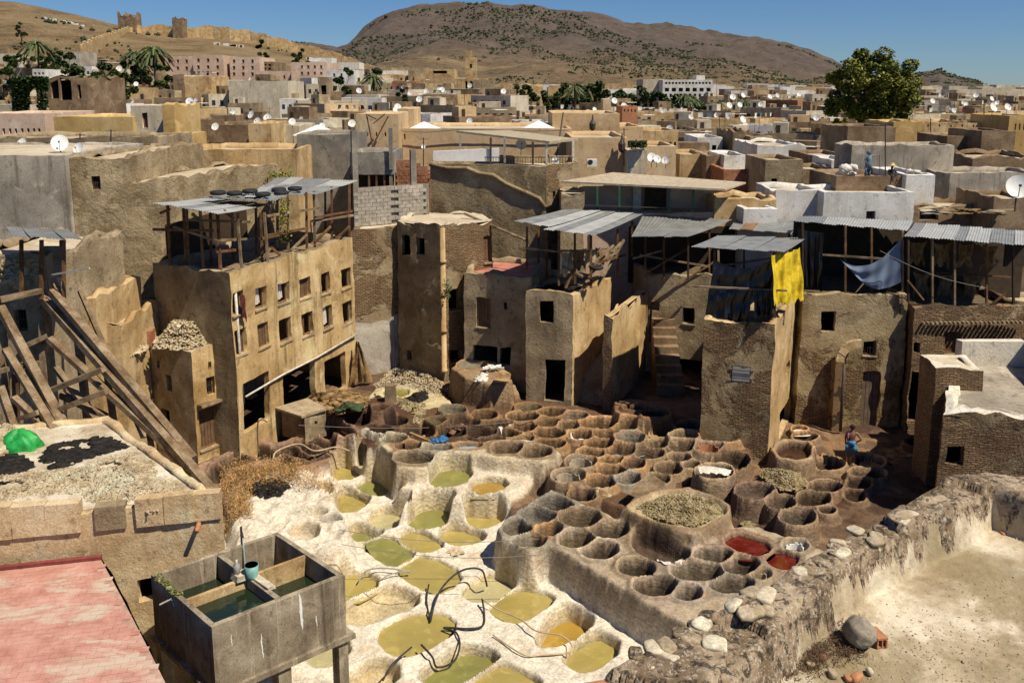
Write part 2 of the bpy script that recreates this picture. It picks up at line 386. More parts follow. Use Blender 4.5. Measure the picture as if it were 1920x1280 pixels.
# right terrace: pale lime over worn patch
g = NG('terrace_near'); p = g.pos()
b0 = g.ramp(g.noise(p, .9, 7, .72, .3), [(.30, (.27, .20, .12)), (.47, (.44, .36, .25)), (.6, (.62, .55, .43))])
sp = g.ramp(g.noise(p, 16, 6, .8), [(.57, 0.), (.66, .75)]); b0 = g.mix(sp, b0, (.13, .10, .07))
mo = g.ramp(g.noise(g.mapp(p, (1, 1, 1), (2.4, 7.3, 1)), .38, 6, .65), [(.48, 0.), (.55, .65)]); b0 = g.mix(mo, b0, (.21, .165, .085))
g.base(b0); n = g.bump(g.noise(p, 4, 6, .7), .8, .04); g.bump(g.noise(p, 28, 5, .75), .8, .012, n)
# dotted mountain scrub
g = NG('mountain'); p = g.pos()
b0 = g.ramp(g.noise(p, .0022, 7, .65, .3), [(.36, (.17, .115, .075)), (.5, (.25, .18, .12)), (.62, (.36, .27, .15))])
fo = g.ramp(g.noise(g.mapp(p, (1, 1, 2)), .010, 8, .78), [(.50, 0.), (.56, .8)]); b0 = g.mix(fo, b0, (.055, .058, .035))
g.base(b0); g.bump(g.noise(p, .008, 8, .75, .4), 1., 60.)
g = NG('blue_print'); uvv = g.mapp(g.uv(), (11, 7, 1)); vo = g.n('ShaderNodeTexVoronoi'); g.l(uvv, vo.inputs['Vector']); vo.inputs['Randomness'].default_value = 0
g.base(g.mix(g.ramp(vo.outputs['Distance'], [(.22, 1.), (.3, 0.)]), (.16, .21, .30), (.02, .035, .09))); g.rough(.8)
# ---------------------------------------------------------------- the tannery floor: one height field cut into vats
CR = {'A': (560, 720), 'B': (860, 720), 'C': (1160, 720), 'D': (1400, 760), 'E': (400, 820), 'F': (620, 880),
      'G': (900, 900), 'H': (1160, 900), 'I': (640, 1053), 'J': (920, 1053), 'P': (0, 0)}
def crp(c, x, y):
    if c == 'P': return (x, y)
    o = CR[c]; return (o[0] + x / 5.638, o[1] + y / 5.638)
def chaikin(P, n=2):
    for _ in range(n):
        Q = []
        for i in range(len(P)):
            a, b = P[i], P[(i + 1) % len(P)]
            Q.append((a[0] * .75 + b[0] * .25, a[1] * .75 + b[1] * .25)); Q.append((a[0] * .25 + b[0] * .75, a[1] * .25 + b[1] * .75))
        P = Q
    return P
def sdf(P, X, Y):
    P = np.array(P); n = len(P); d2 = np.full(X.shape, 1e9); ins = np.zeros(X.shape, bool)
    for i in range(n):
        a, b = P[i], P[(i + 1) % n]; e = b - a; L = max(e @ e, 1e-9)
        t = np.clip(((X - a[0]) * e[0] + (Y - a[1]) * e[1]) / L, 0, 1)
        d2 = np.minimum(d2, (X - a[0] - t * e[0]) ** 2 + (Y - a[1] - t * e[1]) ** 2)
        c = (a[1] > Y) != (b[1] > Y)
        xx = a[0] + (Y - a[1]) / (b[1] - a[1] + 1e-12) * (b[0] - a[0])
        ins ^= c & (X < xx)
    return np.sqrt(d2) * np.where(ins, -1, 1)
def sst(x): x = np.clip(x, 0, 1); return x * x * (3 - 2 * x)

LIME = (.70, .635, .52); TAN = (.47, .285, .145); BRN = (.23, .13, .065); DRK = (.085, .042, .028)
GRY = (.42, .37, .30); GND = (.13, .08, .05); WET = (.075, .042, .026); CRM = (.50, .42, .29); SAND = (.44, .36, .22)
X0, X1, Y0, Y1, RES = -17.5, 21.0, 16.5, 46.5, .055
gx = np.arange(X0, X1, RES); gy = np.arange(Y0, Y1, RES)
GX, GY = np.meshgrid(gx, gy)
WXn = GX + .06 * fbm(GX * 1.1, GY * 1.1, 0, 3) + .025 * fbm(GX * 5, GY * 5, 0, 5)
WYn = GY + .06 * fbm(GX * 1.1, GY * 1.1, 9, 4) + .025 * fbm(GX * 5, GY * 5, 9, 6)
H = .6 + .12 * fbm(GX * .5, GY * .5, 0, 11) + .05 * fbm(GX * 3, GY * 3, 0, 12) + np.clip((GY - 34) / 9, 0, 1) * .4
CC = np.empty(GX.shape + (3,)); CC[:] = GND
mixn = fbm(GX * .7, GY * .7, 3, 20)
CC[mixn > .15] = WET
CC[mixn < -.25] = (.22, .135, .075)
# plateaus: outline in photo pixels, its height, colour, roughness of the top
PLAT = [
 ('lime', [(420, 985), (470, 900), (600, 850), (690, 838), (735, 855), (745, 950), (960, 950), (945, 1000), (1000, 1060), (1050, 1080), (1190, 1190), (1270, 1200), (1330, 1290), (1250, 1480), (980, 1700), (500, 1700), (250, 1500), (240, 1100)], .3, LIME, .05),
 ('mound', [(432, 960), (470, 905), (510, 885), (590, 880), (618, 905), (640, 960), (658, 990), (662, 1020), (640, 1040), (560, 1035), (500, 1010), (440, 1010)], 1.05, (.66, .59, .48), .22),
 ('tanks', [(355, 905), (368, 872), (440, 838), (560, 775), (612, 792), (655, 828), (662, 845), (600, 866), (520, 890), (450, 905), (430, 935), (380, 925)], .95, (.36, .22, .15), .02),
 ('tanks2', [(400, 915), (355, 880), (380, 865), (430, 905), (445, 945), (430, 960)], .95, (.36, .22, .15), .02),
 ('dark', [(622, 800), (612, 780), (650, 762), (700, 745), (745, 742), (775, 760), (775, 790), (735, 800), (722, 830), (700, 852), (684, 838), (680, 822), (630, 815)], 1.5, DRK, .04),
 ('pool', [(690, 745), (705, 728), (770, 722), (830, 735), (850, 760), (790, 768), (730, 752)], 1.0, (.50, .42, .25), .10),
 ('field', [(752, 800), (790, 768), (880, 752), (1000, 748), (1110, 768), (1170, 788), (1230, 782), (1292, 790), (1330, 796), (1400, 822), (1408, 842), (1385, 880), (1370, 905), (1310, 880), (1292, 905), (1262, 925), (1200, 925), (1170, 950), (1110, 935), (1060, 925), (1024, 900), (1022, 880), (1045, 852), (1040, 834), (990, 816), (860, 812), (752, 825), (725, 812)], 1.12, (.12, .066, .038), .08),
 ('upper', [(1150, 752), (1180, 745), (1260, 760), (1262, 784), (1220, 792), (1150, 775)], 1.7, BRN, .05),
 ('tub', [(738, 945), (742, 915), (812, 870), (880, 862), (960, 872), (1000, 890), (985, 915), (960, 928), (900, 938), (800, 932)], 1.08, (.62, .54, .42), .05),
 ('central', [(712, 812), (735, 806), (760, 814), (790, 826), (820, 829), (877, 825), (905, 827), (950, 820), (1003, 826), (1040, 836), (1052, 848), (1018, 866), (925, 858), (895, 852), (832, 852), (818, 872), (780, 880), (742, 874), (728, 850), (712, 835)], 1.66, CRM, .04),
 ('front', [(928, 992), (950, 968), (995, 942), (1032, 917), (1085, 936), (1160, 972), (1230, 990), (1290, 1026), (1350, 990), (1420, 985), (1520, 1020), (1580, 1050), (1480, 1130), (1400, 1250), (1306, 1192), (1196, 1122), (1118, 1074), (1036, 1026), (1026, 1022), (998, 1036), (942, 1018)], 1.50, (.42, .335, .235), .07),
 ('woolbox', [(1162, 952), (1188, 930), (1232, 914), (1290, 910), (1340, 925), (1370, 945), (1372, 968), (1300, 1004), (1215, 980)], 1.9, (.38, .27, .165), .04),
 ('platform', [(845, 690), (870, 673), (930, 676), (962, 698), (962, 716), (920, 722), (870, 708)], 2.4, (.30, .21, .12), .05),
 ('platsteps', [(935, 716), (966, 712), (972, 735), (948, 742)], 1.6, (.32, .22, .13), .03),
]
for nm, P, z, c, rg in PLAT:
    d = sdf([PZ(x, y, z) for x, y in P], WXn, WYn)
    wd = .16 if nm not in ('mound', 'tub') else .45
    m = sst((.04 - d) / wd + .5)
    top = z + rg * fbm(GX * (1.3 if nm != 'mound' else 1.8), GY * 1.6, 2, 31, 4) * 1.3
    H = H * (1 - m) + top * m
    CC[d < .06] = c
# vats: crop, outline (ellipse cx,cy,rx,ry or polygon), rim height, depth, wall, colours (rim, inside), liquid, drop
V = []
def ve(c, cx, cy, rx, ry, z=1.4, dep=1.0, t=.17, rim=TAN, ins=BRN, liq=None, drop=.5, g='mid', rot=0, sq=1.15):
    P = []
    for k in range(20):
        a = 2 * math.pi * k / 20; u = abs(math.cos(a)) ** (1 / sq) * math.copysign(1, math.cos(a)); v = abs(math.sin(a)) ** (1 / sq) * math.copysign(1, math.sin(a))
        P.append(crp(c, cx + u * rx, cy + v * ry))
    V.append(dict(P=P, z=z, dep=dep, t=t, rim=rim, ins=ins, liq=liq, drop=drop, g=g, sh='round'))
def vp(c, pts, z=.3, dep=.75, t=.12, rim=LIME, ins=(.50, .41, .25), liq='liquor_ochre', drop=.22, g='lime', smooth=1):
    V.append(dict(P=chaikin([crp(c, x, y) for x, y in pts], smooth), z=z, dep=dep, t=t, rim=rim, ins=ins, liq=liq, drop=drop, g=g, sh='square'))
RD = (.17, .095, .06); DK = (.07, .035, .024)
for a in [(635, 365, 130, 48), (850, 308, 125, 38), (1015, 375, 120, 45), (850, 478, 130, 42)]: ve('A', *a, z=1.55, rim=RD, ins=DK, liq='dye_brown', drop=.45, g='darkleft')
ve('A', 875, 215, 105, 55, z=2.1, rim=(.34, .2, .12), ins=RD, g='darkleft', dep=1.2)
for cx, cy, rx, ry in [(1290, 485, 148, 48), (1630, 487, 143, 55)]: ve('A', cx, cy, rx, ry, rim=(.24, .15, .09), ins=(.12, .07, .045), liq='dye_brown', g='mid')
ve('A', 1005, 555, 118, 52, z=1.68, rim=CRM, ins=SAND, g='central', dep=.9)
ve('A', 1160, 650, 120, 45, z=1.6, rim=TAN, ins=RD, g='central')
ve('A', 1212, 757, 195, 62, z=1.7, t=.2, rim=(.40, .30, .19), ins=(.34, .25, .155), g='central', dep=.9)
ve('A', 1460, 668, 145, 38, z=1.6, rim=CRM, ins=GRY, liq='water_blue', drop=.3, g='central')
ve('A', 1790, 640, 120, 40, z=1.6, rim=TAN, ins=GRY, liq='water_blue', drop=.25, g='central')
ve('A', 1460, 375, 110, 48, z=1.7, rim=TAN, ins=SAND, g='mid', dep=.8)
ve('A', 1630, 250, 125, 42, z=1.6, rim=SAND, ins=CRM, g='back', dep=.7)
for a in [(245, 487, 148, 60), (90, 385, 118, 45), (415, 402, 140, 36), (350, 560, 118, 38), (530, 492, 108, 42), (-75+0, 375, 1, 1)][:5]:
    ve('B', *a, rim=(.24, .15, .095), ins=(.12, .065, .042), liq='dye_brown', drop=.55)
ve('B', 275, 308, 112, 48, rim=TAN, ins=BRN); ve('B', 690, 432, 115, 52, rim=TAN, ins=RD, liq='dye_brown')
ve('B', 740, 228, 122, 38, rim=TAN, ins=SAND, g='back'); ve('B', 672, 327, 148, 46, rim=TAN, ins=DK, liq='dye_brown', g='back')
ve('B', 988, 276, 132, 41, rim=TAN, ins=BRN, g='back'); ve('B', 1215, 320, 140, 43, rim=TAN, ins=GRY, g='back')
ve('B', 940, 385, 115, 50, rim=TAN, ins=BRN, liq='liquor_ochre', drop=.62); ve('B', 1160, 415, 105, 46, rim=TAN, ins=(.3, .21, .13))
ve('B', 1480, 390, 190, 52, rim=TAN, ins=BRN, g='back'); ve('B', 1560, 505, 130, 46, rim=TAN, ins=BRN); ve('B', 1755, 435, 118, 38, rim=TAN, ins=(.34, .25, .15), g='back')
ve('B', 668, 562, 106, 36, rim=TAN, ins=(.28, .2, .12)); ve('B', 955, 495, 148, 52, rim=TAN, ins=BRN); ve('B', 1288, 515, 118, 52, rim=TAN, ins=RD, liq='liquor_pale', drop=.7)
ve('B', 960, 608, 142, 50, rim=TAN, ins=BRN); ve('B', 1488, 612, 138, 45, rim=TAN, ins=BRN)
ve('B', 1810, 545, 138, 55, z=1.6, t=.2, rim=(.42, .30, .19), ins=GRY, liq='water_blue', drop=.62); ve('B', 1700, 685, 138, 50, rim=TAN, ins=(.2, .12, .08))
ve('B', 1400, 712, 138, 55, rim=TAN, ins=BRN)
ve('B', 505, 657, 150, 56, z=1.7, t=.16, rim=(.40, .28, .17), ins=(.26, .18, .11), g='central', dep=1.2)
ve('B', 805, 697, 155, 60, z=1.7, t=.16, rim=(.40, .28, .17), ins=(.26, .18, .11), liq='dye_brown', drop=.75, g='central', dep=1.2)
ve('B', 1290, 797, 142, 64, z=1.5, rim=(.42, .3, .2), ins=(.5, .42, .3), g='mid', dep=.9); V[-1]['tiles'] = True
ve('B', 1160, 948, 148, 70, z=1.5, t=.22, rim=(.44, .32, .21), ins=(.5, .42, .3), g='mid', dep=.9); V[-1]['tiles'] = True
for a in [(1605, 778, 112, 46), (1840, 820, 112, 52), (1620, 885, 140, 48), (1500, 1015, 138, 68)]: ve('B', *a, rim=TAN, ins=BRN)
ve('B', 1785, 975, 110, 58, rim=GRY, ins=GRY); ve('B', 1300, 1160, 125, 55, rim=(.3, .2, .12), ins=DK, z=1.3)
for a in [(430, 472, 140, 75), (770, 422, 142, 48), (400, 612, 92, 44), (320, 712, 130, 60), (660, 642, 118, 50), (640, 755, 102, 46), (530, 872, 118, 56), (760, 830, 70, 40), (400, 985, 122, 55)]:
    ve('C', *a, rim=(.38, .265, .16), ins=(.23, .15, .09), g='mid' if a[1] > 500 else 'back')
ve('C', 690, 522, 128, 42, z=1.6, t=.2, rim=(.42, .30, .185), ins=(.26, .18, .10), g='mid'); ve('C', 1080, 532, 205, 58, rim=TAN, ins=(.3, .21, .13), g='back', z=1.5)
ve('C', 955, 640, 130, 52, z=1.5, rim=(.42, .30, .2), ins=(.45, .25, .18), g='mid', dep=.9); V[-1]['tiles'] = True
ve('C', 1020, 905, 175, 66, z=1.85, t=.2, rim=(.40, .29, .18), ins=DK, g='drum', dep=1.1)
vp('C', [(1130, 665), (1415, 725), (1290, 880), (1120, 830), (960, 810)], z=1.35, rim=(.34, .22, .13), ins=(.15, .09, .055), liq=None, dep=.9, g='mid', smooth=1)
ve('C', 1440, 1095, 195, 82, z=1.6, t=.14, rim=(.30, .20, .135), ins=(.26, .175, .13), g='drum', dep=.75)
ve('C', 170, 232, 108, 26, z=1.85, rim=BRN, ins=DK, g='back'); ve('C', 395, 300, 130, 52, z=1.8, rim=BRN, ins=WET, g='back')
vp('D', [(385, 360), (700, 400), (590, 580), (295, 512)], z=1.35, t=.3, rim=(.36, .25, .15), ins=(.10, .06, .04), liq='dye_brown', drop=.35, g='right', smooth=1)
for a, z in [((865, 603, 155, 60), .85), ((1290, 573, 145, 65), .85), ((1280, 700, 175, 56), .9), ((825, 838, 155, 62), .95), ((710, 965, 160, 76), 1.0)]:
    ve('D', *a, z=z, rim=(.36, .24, .145), ins=(.12, .075, .05), g='right', dep=.9)
ve('D', 362, 990, 138, 66, z=1.45, t=.14, rim=(.33, .22, .14), ins=(.2, .14, .1), g='right', dep=.9)
ve('D', 540, 1145, 172, 84, z=1.45, t=.16, rim=(.36, .25, .155), ins=(.22, .175, .13), g='right', dep=.9)
ve('D', 620, 312, 112, 38, z=.95, rim=(.34, .22, .14), ins=RD, g='right', dep=.6); ve('D', 560, 236, 62, 26, z=1., rim=TAN, ins=DK, liq='cream_white', drop=.2, g='right', dep=.5)
ve('D', 1190, 815, 110, 60, z=.75, rim=(.26, .165, .1), ins=WET, g='right', dep=.35); ve('D', 1150, 935, 95, 60, z=.75, rim=(.26, .165, .1), ins=WET, g='right', dep=.35)
ve('D', 850, 1090, 70, 34, z=1.0, rim=(.33, .22, .14), ins=WET, g='right', dep=.5); ve('D', 1770, 370, 80, 35, z=.9, rim=BRN, ins=DK, g='right', dep=.5)
vp('G', [(575, 205), (740, 125), (985, 225), (930, 275), (800, 310), (640, 240)], z=1.55, t=.13, rim=GRY, ins=(.33, .28, .22), liq=None, g='front', dep=1.0)
vp('G', [(420, 300), (560, 245), (660, 265), (790, 350), (760, 395), (600, 430), (530, 440), (440, 370)], z=1.55, t=.13, rim=GRY, ins=GRY, liq=None, g='front')
vp('G', [(240, 460), (350, 400), (440, 400), (540, 490), (470, 560), (350, 575), (250, 530)], z=1.5, t=.14, rim=GRY, ins=(.34, .28, .2), liq=None, g='front')
ve('G', 510, 615, 155, 70, z=1.5, t=.16, rim=(.5, .43, .33), ins=(.40, .32, .23), g='front'); ve('G', 725, 525, 112, 58, z=1.45, rim=TAN, ins=(.30, .22, .13), g='front')
ve('G', 1055, 372, 205, 92, z=1.6, t=.15, rim=(.42, .31, .20), ins=(.33, .24, .15), g='front')
ve('G', 1020, 600, 170, 88, z=1.55, t=.17, rim=(.52, .42, .30), ins=(.34, .25, .13), g='front'); ve('G', 1370, 508, 188, 74, z=1.55, rim=(.42, .31, .20), ins=(.20, .13, .095), g='front')
ve('G', 1258, 712, 182, 95, z=1.55, t=.18, rim=(.48, .38, .27), ins=(.22, .15, .11), g='front')
vp('H', [(180, 520), (260, 505), (500, 620), (745, 735), (730, 790), (600, 850), (400, 820), (150, 720)], z=1.55, t=.16, rim=(.40, .29, .18), ins=(.24, .16, .11), liq=None, g='front')
for a, c1, c2 in [((190, 900, 180, 84), (.42, .32, .21), (.12, .09, .065)), ((385, 1088, 205, 95), (.46, .35, .25), (.22, .16, .11)), ((822, 930, 245, 104), (.44, .36, .27), (.33, .26, .18)),
                  ((990, 772, 180, 68), (.40, .31, .22), (.27, .21, .16)), ((1290, 882, 178, 84), (.42, .31, .21), (.16, .115, .09)), ((1195, 1075, 210, 82), (.44, .36, .27), (.3, .23, .16)), ((740, 1172, 125, 72), (.46, .38, .29), (.24, .18, .13))]:
    ve('H', *a, z=1.55, rim=c1, ins=c2, g='front')
vp('H', [(1112, 640), (1235, 558), (1360, 578), (1610, 688), (1480, 798), (1290, 762)], z=1.5, t=.15, rim=(.42, .28, .185), ins=RD, liq='dye_red', drop=.14, g='red')
vp('H', [(1560, 800), (1690, 725), (1880, 780), (1860, 880), (1730, 925), (1620, 880)], z=1.5, t=.15, rim=(.40, .27, .18), ins=RD, liq='dye_red', drop=.14, g='red')
ve('H', 1865, 662, 112, 62, z=1.6, t=.15, rim=(.42, .33, .22), ins=(.66, .6, .52), g='red', dep=.5); V[-1]['tiles'] = True
ve('H', 1500, 965, 85, 58, z=1.55, rim=(.42, .33, .22), ins=(.42, .33, .2), g='front', dep=.6); V[-1]['tiles'] = True
# the lime vats
GR = 'liquor_green'; OC = 'liquor_ochre'; PA = 'liquor_pale'; AM = 'liquor_amber'
vp('F', [(290, 165), (425, 75), (520, 130), (612, 195), (490, 262)], liq=GR); vp('F', [(15, 375), (130, 175), (250, 215), (380, 290), (330, 350), (200, 440)], drop=.4)
vp('F', [(420, 540), (520, 390), (700, 420), (850, 455), (720, 530), (640, 600)], liq=PA, drop=.35); vp('F', [(850, 555), (950, 440), (1080, 388), (1295, 435), (1150, 560), (1000, 590)], liq=GR, drop=.18)
vp('F', [(1450, 505), (1460, 440), (1830, 475), (1700, 560), (1600, 590)], drop=.25); vp('F', [(1180, 680), (1250, 560), (1420, 600), (1580, 665), (1540, 740), (1400, 775), (1290, 750)], liq=OC, drop=.35)
vp('F', [(725, 710), (880, 620), (1020, 700), (1165, 770), (1000, 855)]); vp('F', [(365, 775), (560, 690), (700, 780), (862, 900), (700, 985), (620, 970)], liq=GR, drop=.14)
vp('F', [(228, 740), (225, 560), (400, 590), (530, 655)], liq=GR, drop=.45); vp('F', [(755, 1022), (880, 930), (1000, 925), (1360, 1105), (1180, 1258), (1060, 1262), (830, 1130)], drop=.12)
vp('F', [(100, 1155), (290, 1060), (490, 1185), (300, 1295), (100, 1360)], drop=.2)
vp('I', [(1280, 310), (1500, 160), (1600, 118), (1780, 205), (1760, 250), (1480, 405)], liq=PA, drop=.25)
vp('I', [(60, 420), (480, 250), (640, 290), (800, 385), (600, 500), (250, 620), (60, 600)], liq=None, dep=.55); vp('I', [(418, 745), (640, 612), (870, 548), (1050, 575), (1162, 680), (940, 850), (720, 950), (560, 935)], liq=OC, drop=.12)
vp('I', [(870, 1180), (1100, 1010), (1310, 870), (1615, 975), (1520, 1045), (1150, 1262), (1000, 1252)], liq=GR, drop=.38)
vp('I', [(1320, 1295), (1500, 1180), (1700, 1075), (1917, 1190), (2060, 1290), (1800, 1480), (1500, 1480)], drop=.2); vp('I', [(100, 1240), (390, 995), (585, 1165), (380, 1300), (200, 1340)], liq=None, dep=.6)
vp('J', [(40, 460), (250, 335), (380, 295), (625, 375), (560, 440), (300, 602), (120, 560)], drop=.14); vp('J', [(525, 830), (740, 440), (1020, 560), (1000, 650), (700, 832), (600, 852)], drop=.62, liq=AM, dep=1.1, smooth=1)
vp('J', [(805, 1010), (1078, 705), (1360, 890), (1000, 1120), (900, 1080)], drop=.35, smooth=1)
vp('E', [(1545, 290), (1595, 195), (1770, 215), (1760, 290), (1640, 325)], liq=PA, drop=.3); vp('E', [(1250, 345), (1330, 250), (1530, 370), (1390, 432)])
vp('E', [(1130, 470), (1290, 500), (1310, 530), (1230, 568), (1175, 560)], liq=None, dep=.5, z=.8); ve('E', 960, 962, 150, 82, z=1.05, rim=LIME, ins=(.55, .48, .36), g='mound', dep=.7)
ve('E', 1250, 850, 102, 42, z=1.0, rim=LIME, ins=(.35, .3, .25), g='mound', dep=.4); ve('E', 1090, 772, 100, 44, z=1.0, rim=LIME, ins=(.55, .48, .36), g='mound', dep=.4)
vp('I', [(400, 1480), (700, 1330), (950, 1480), (700, 1700)], drop=.25); vp('I', [(-420, 900), (-200, 700), (60, 850), (-150, 1100)], drop=.25, liq=PA)
vp('A', [(1430, 1000), (1500, 885), (1640, 865), (1800, 905), (1690, 1052), (1440, 1040)], z=1.1, rim=LIME, liq='liquor_green', drop=.25, g='tub'); vp('B', [(130, 1105), (235, 975), (500, 1010), (385, 1115)], z=1.1, rim=LIME, liq='liquor_amber', drop=.3, g='tub')
vp('P', [(1178, 952), (1200, 935), (1235, 922), (1290, 918), (1335, 932), (1362, 950), (1355, 965), (1298, 990), (1225, 972)], z=1.95, t=.16, rim=(.40, .28, .17), ins=(.42, .34, .2), liq=None, dep=.35, g='woolbox', smooth=1)
# brick-edged square tanks on the left
TK = dict(z=1.0, t=.12, rim=(.40, .25, .165), ins=(.22, .14, .09), g='tank', smooth=0, dep=.8, liq=None)
vp('E', [(45, 232), (225, 148), (425, 235), (165, 310)], **TK); vp('E', [(290, 128), (475, 60), (610, 110), (700, 175), (505, 222)], **TK)
vp('E', [(560, 230), (730, 160), (990, 255), (800, 300)], **TK); vp('E', [(640, 95), (830, 55), (1030, 175), (1380, 150), (1060, 235), (760, 140)], **TK)
vp('E', [(960, 20), (1090, -55), (1460, 40), (1260, 120)], **TK); vp('A', [(290, 478), (380, 455), (600, 612), (400, 665), (150, 545)], **TK)
vp('E', [(0, 270), (130, 335), (60, 470), (-60, 430)], **TK); vp('A', [(-60, 600), (60, 570), (310, 690), (120, 730)], **TK)
vp('E', [(560, -30), (800, -110), (900, -40), (700, 40)], **TK)
ve('A', 1030, 85, 125, 40, z=1.0, rim=(.55, .47, .30), ins=CRM, liq='liquor_green', drop=.08, g='pool', dep=.5)
ve('P', 885, 683, 26, 9, z=2.4, rim=TAN, ins=CRM, g='platform', dep=.3)

CC0 = None
own = np.full(GX.shape, -1, int); d1 = np.full(GX.shape, 9.); d2 = np.full(GX.shape, 9.)
H0 = H.copy(); NZ = fbm(GX * 1.4, GY * 1.4, 5, 40)
for i, v in enumerate(V):
    P = [PZ(x, y, v['z']) for x, y in v['P']]; v['W'] = P; a = np.array(P)
    ii = slice(max(0, int((a[:, 0].min() - .7 - X0) / RES)), int((a[:, 0].max() + .7 - X0) / RES) + 1)
    jj = slice(max(0, int((a[:, 1].min() - .7 - Y0) / RES)), int((a[:, 1].max() + .7 - Y0) / RES) + 1)
    s = (jj, ii); v['s'] = s
    if H[s].size == 0: v['d'] = None; continue
    d = sdf(P, WXn[s], WYn[s]) - (.17 if v['g'] in ('lime', 'tub') else .03); v['d'] = d
    rz = v['z'] + .05 * NZ[s]; t = v['t']
    m = sst((t + .07 - d) / .12); cand = H0[s] + (rz - H0[s]) * m
    H[s] = np.where(d < t + .1, np.maximum(H[s], cand), H[s])
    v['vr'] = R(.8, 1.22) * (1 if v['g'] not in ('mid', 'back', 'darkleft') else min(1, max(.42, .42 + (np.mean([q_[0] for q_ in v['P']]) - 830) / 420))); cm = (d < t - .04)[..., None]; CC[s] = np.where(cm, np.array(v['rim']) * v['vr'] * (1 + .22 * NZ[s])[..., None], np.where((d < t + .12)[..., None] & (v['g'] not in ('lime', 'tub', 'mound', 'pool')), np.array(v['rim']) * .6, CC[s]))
    o = own[s]; q = d1[s]; q2 = d2[s]; k = d < q; q2[k] = q[k]; q2[~k] = np.minimum(q2[~k], d[~k])
    o[k & (d < t + .32)] = i; q[k] = d[k]
pit = np.zeros(GX.shape)
for i, v in enumerate(V):
    if v['d'] is None: continue
    s = v['s']; d = v['d']; k = (d1[s] == d)
    dd = np.maximum(d, (d1[s] - d2[s]) / 2 + min(.085, v['t'] * .6))
    pm = np.where(k, sst(-dd / .13 + .5), 0)
    fl = v['z'] - v['dep'] * (.78 + .22 * sst(-dd / .5)) + .04 * NZ[s]
    if v['g'] == 'woolbox': fl = v['z'] - .25 + .16 * NZ[s]
    H[s] = H[s] * (1 - pm) + np.minimum(fl, H[s]) * pm
    cin = np.array(v['ins']) * ((1 + .25 * NZ[s]) * (.36 if v['g'] not in ('lime', 'tub', 'mound', 'woolbox', 'pool') else 1))[..., None]  # inner faces painted darker for dye and for the pit's depth shade
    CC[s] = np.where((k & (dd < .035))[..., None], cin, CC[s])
def blur(A, n=1):
    for _ in range(n):
        A = (np.roll(A, 1, 0) + np.roll(A, -1, 0) + np.roll(A, 1, 1) + np.roll(A, -1, 1) + 4 * A) / 8
    return A
H = blur(H, 1) + .026 * fbm(GX * 3.5, GY * 3.5, 7, 50, 3) + .010 * fbm(GX * 8, GY * 8, 7, 55, 2)
CC = blur(CC, 1)
for k in range(3): CC[..., k] *= 1 + .14 * fbm(GX * 2.2, GY * 2.2, 3, 60)
def ground_z(x, y):
    i = int((x - X0) / RES); j = int((y - Y0) / RES)
    return float(H[min(max(j, 0), H.shape[0] - 1), min(max(i, 0), H.shape[1] - 1)])
ny, nx = H.shape
NX = -np.gradient(H, RES, axis=1); NYg = -np.gradient(H, RES, axis=0); NN = np.stack([NX, NYg, np.ones_like(H)], -1); NN /= np.linalg.norm(NN, axis=-1, keepdims=True)
VV = np.stack([GX, GY, H], -1).reshape(-1, 3); CF = CC.reshape(-1, 3); NF = NN.reshape(-1, 3)
ji, ij = np.meshgrid(np.arange(nx - 1), np.arange(ny - 1)); base_i = (ij * nx + ji).ravel()
QQ = np.stack([base_i, base_i + 1, base_i + nx + 1, base_i + nx], 1); QO = own[:-1, :-1].ravel()
# drop what lies far outside the yard
def sub(name, sel, mat, org=None, parent=None):
    q = QQ[sel]; u, inv = np.unique(q, return_inverse=True)
    me = npmesh(name, VV[u], inv.reshape(q.shape), col=CF[u], nor=NF[u]); return link(name, me, mat, parent, org)
fo = sub('tannery_floor', QO < 0, 'vat_masonry'); tag(fo, 'worn, dye-stained earth and plaster ground between the vats', kind='structure')
VN = {'lime': ('lime_vat', 'lime vat', 'white lime vat'), 'mound': ('lime_pit', 'vat', 'small hollow in the white rocky mound'), 'tub': ('lime_vat', 'lime vat', 'vat'),
      'tank': ('rinsing_tank', 'tank', 'brick-edged square tank'), 'pool': ('soaking_pool', 'pool', 'pool')}
LQ = {'liquor_ochre': 'mustard yellow liquor', 'liquor_green': 'olive green liquor', 'liquor_pale': 'pale milky yellow liquor', 'liquor_amber': 'deep amber liquor', 'dye_red': 'blood red dye',
      'dye_brown': 'blackish dye', 'water_blue': 'pale bluish water', 'cream_white': 'creamy white liquor', None: ''}
WHERE = {'woolbox': 'heaped with straw, between the honeycomb and the front block', 'darkleft': 'in the dark left cluster', 'mid': 'in the honeycomb', 'back': 'in the rear honeycomb rows', 'central': 'on the raised central block',
         'drum': 'right of the honeycomb', 'right': 'near the bather', 'front': 'on the parapet-side block', 'red': 'by the parapet',
         'lime': 'in the white basin', 'mound': 'on the white mound', 'tub': 'low in the central block', 'tank': 'left of the white basin', 'pool': 'behind the dark cluster', 'platform': 'on the masonry platform by the tower'}
GRP = {'lime': 'white lime vats', 'mound': 'white lime vats', 'tub': 'white lime vats', 'tank': 'square brick-edged tanks', 'pool': None}
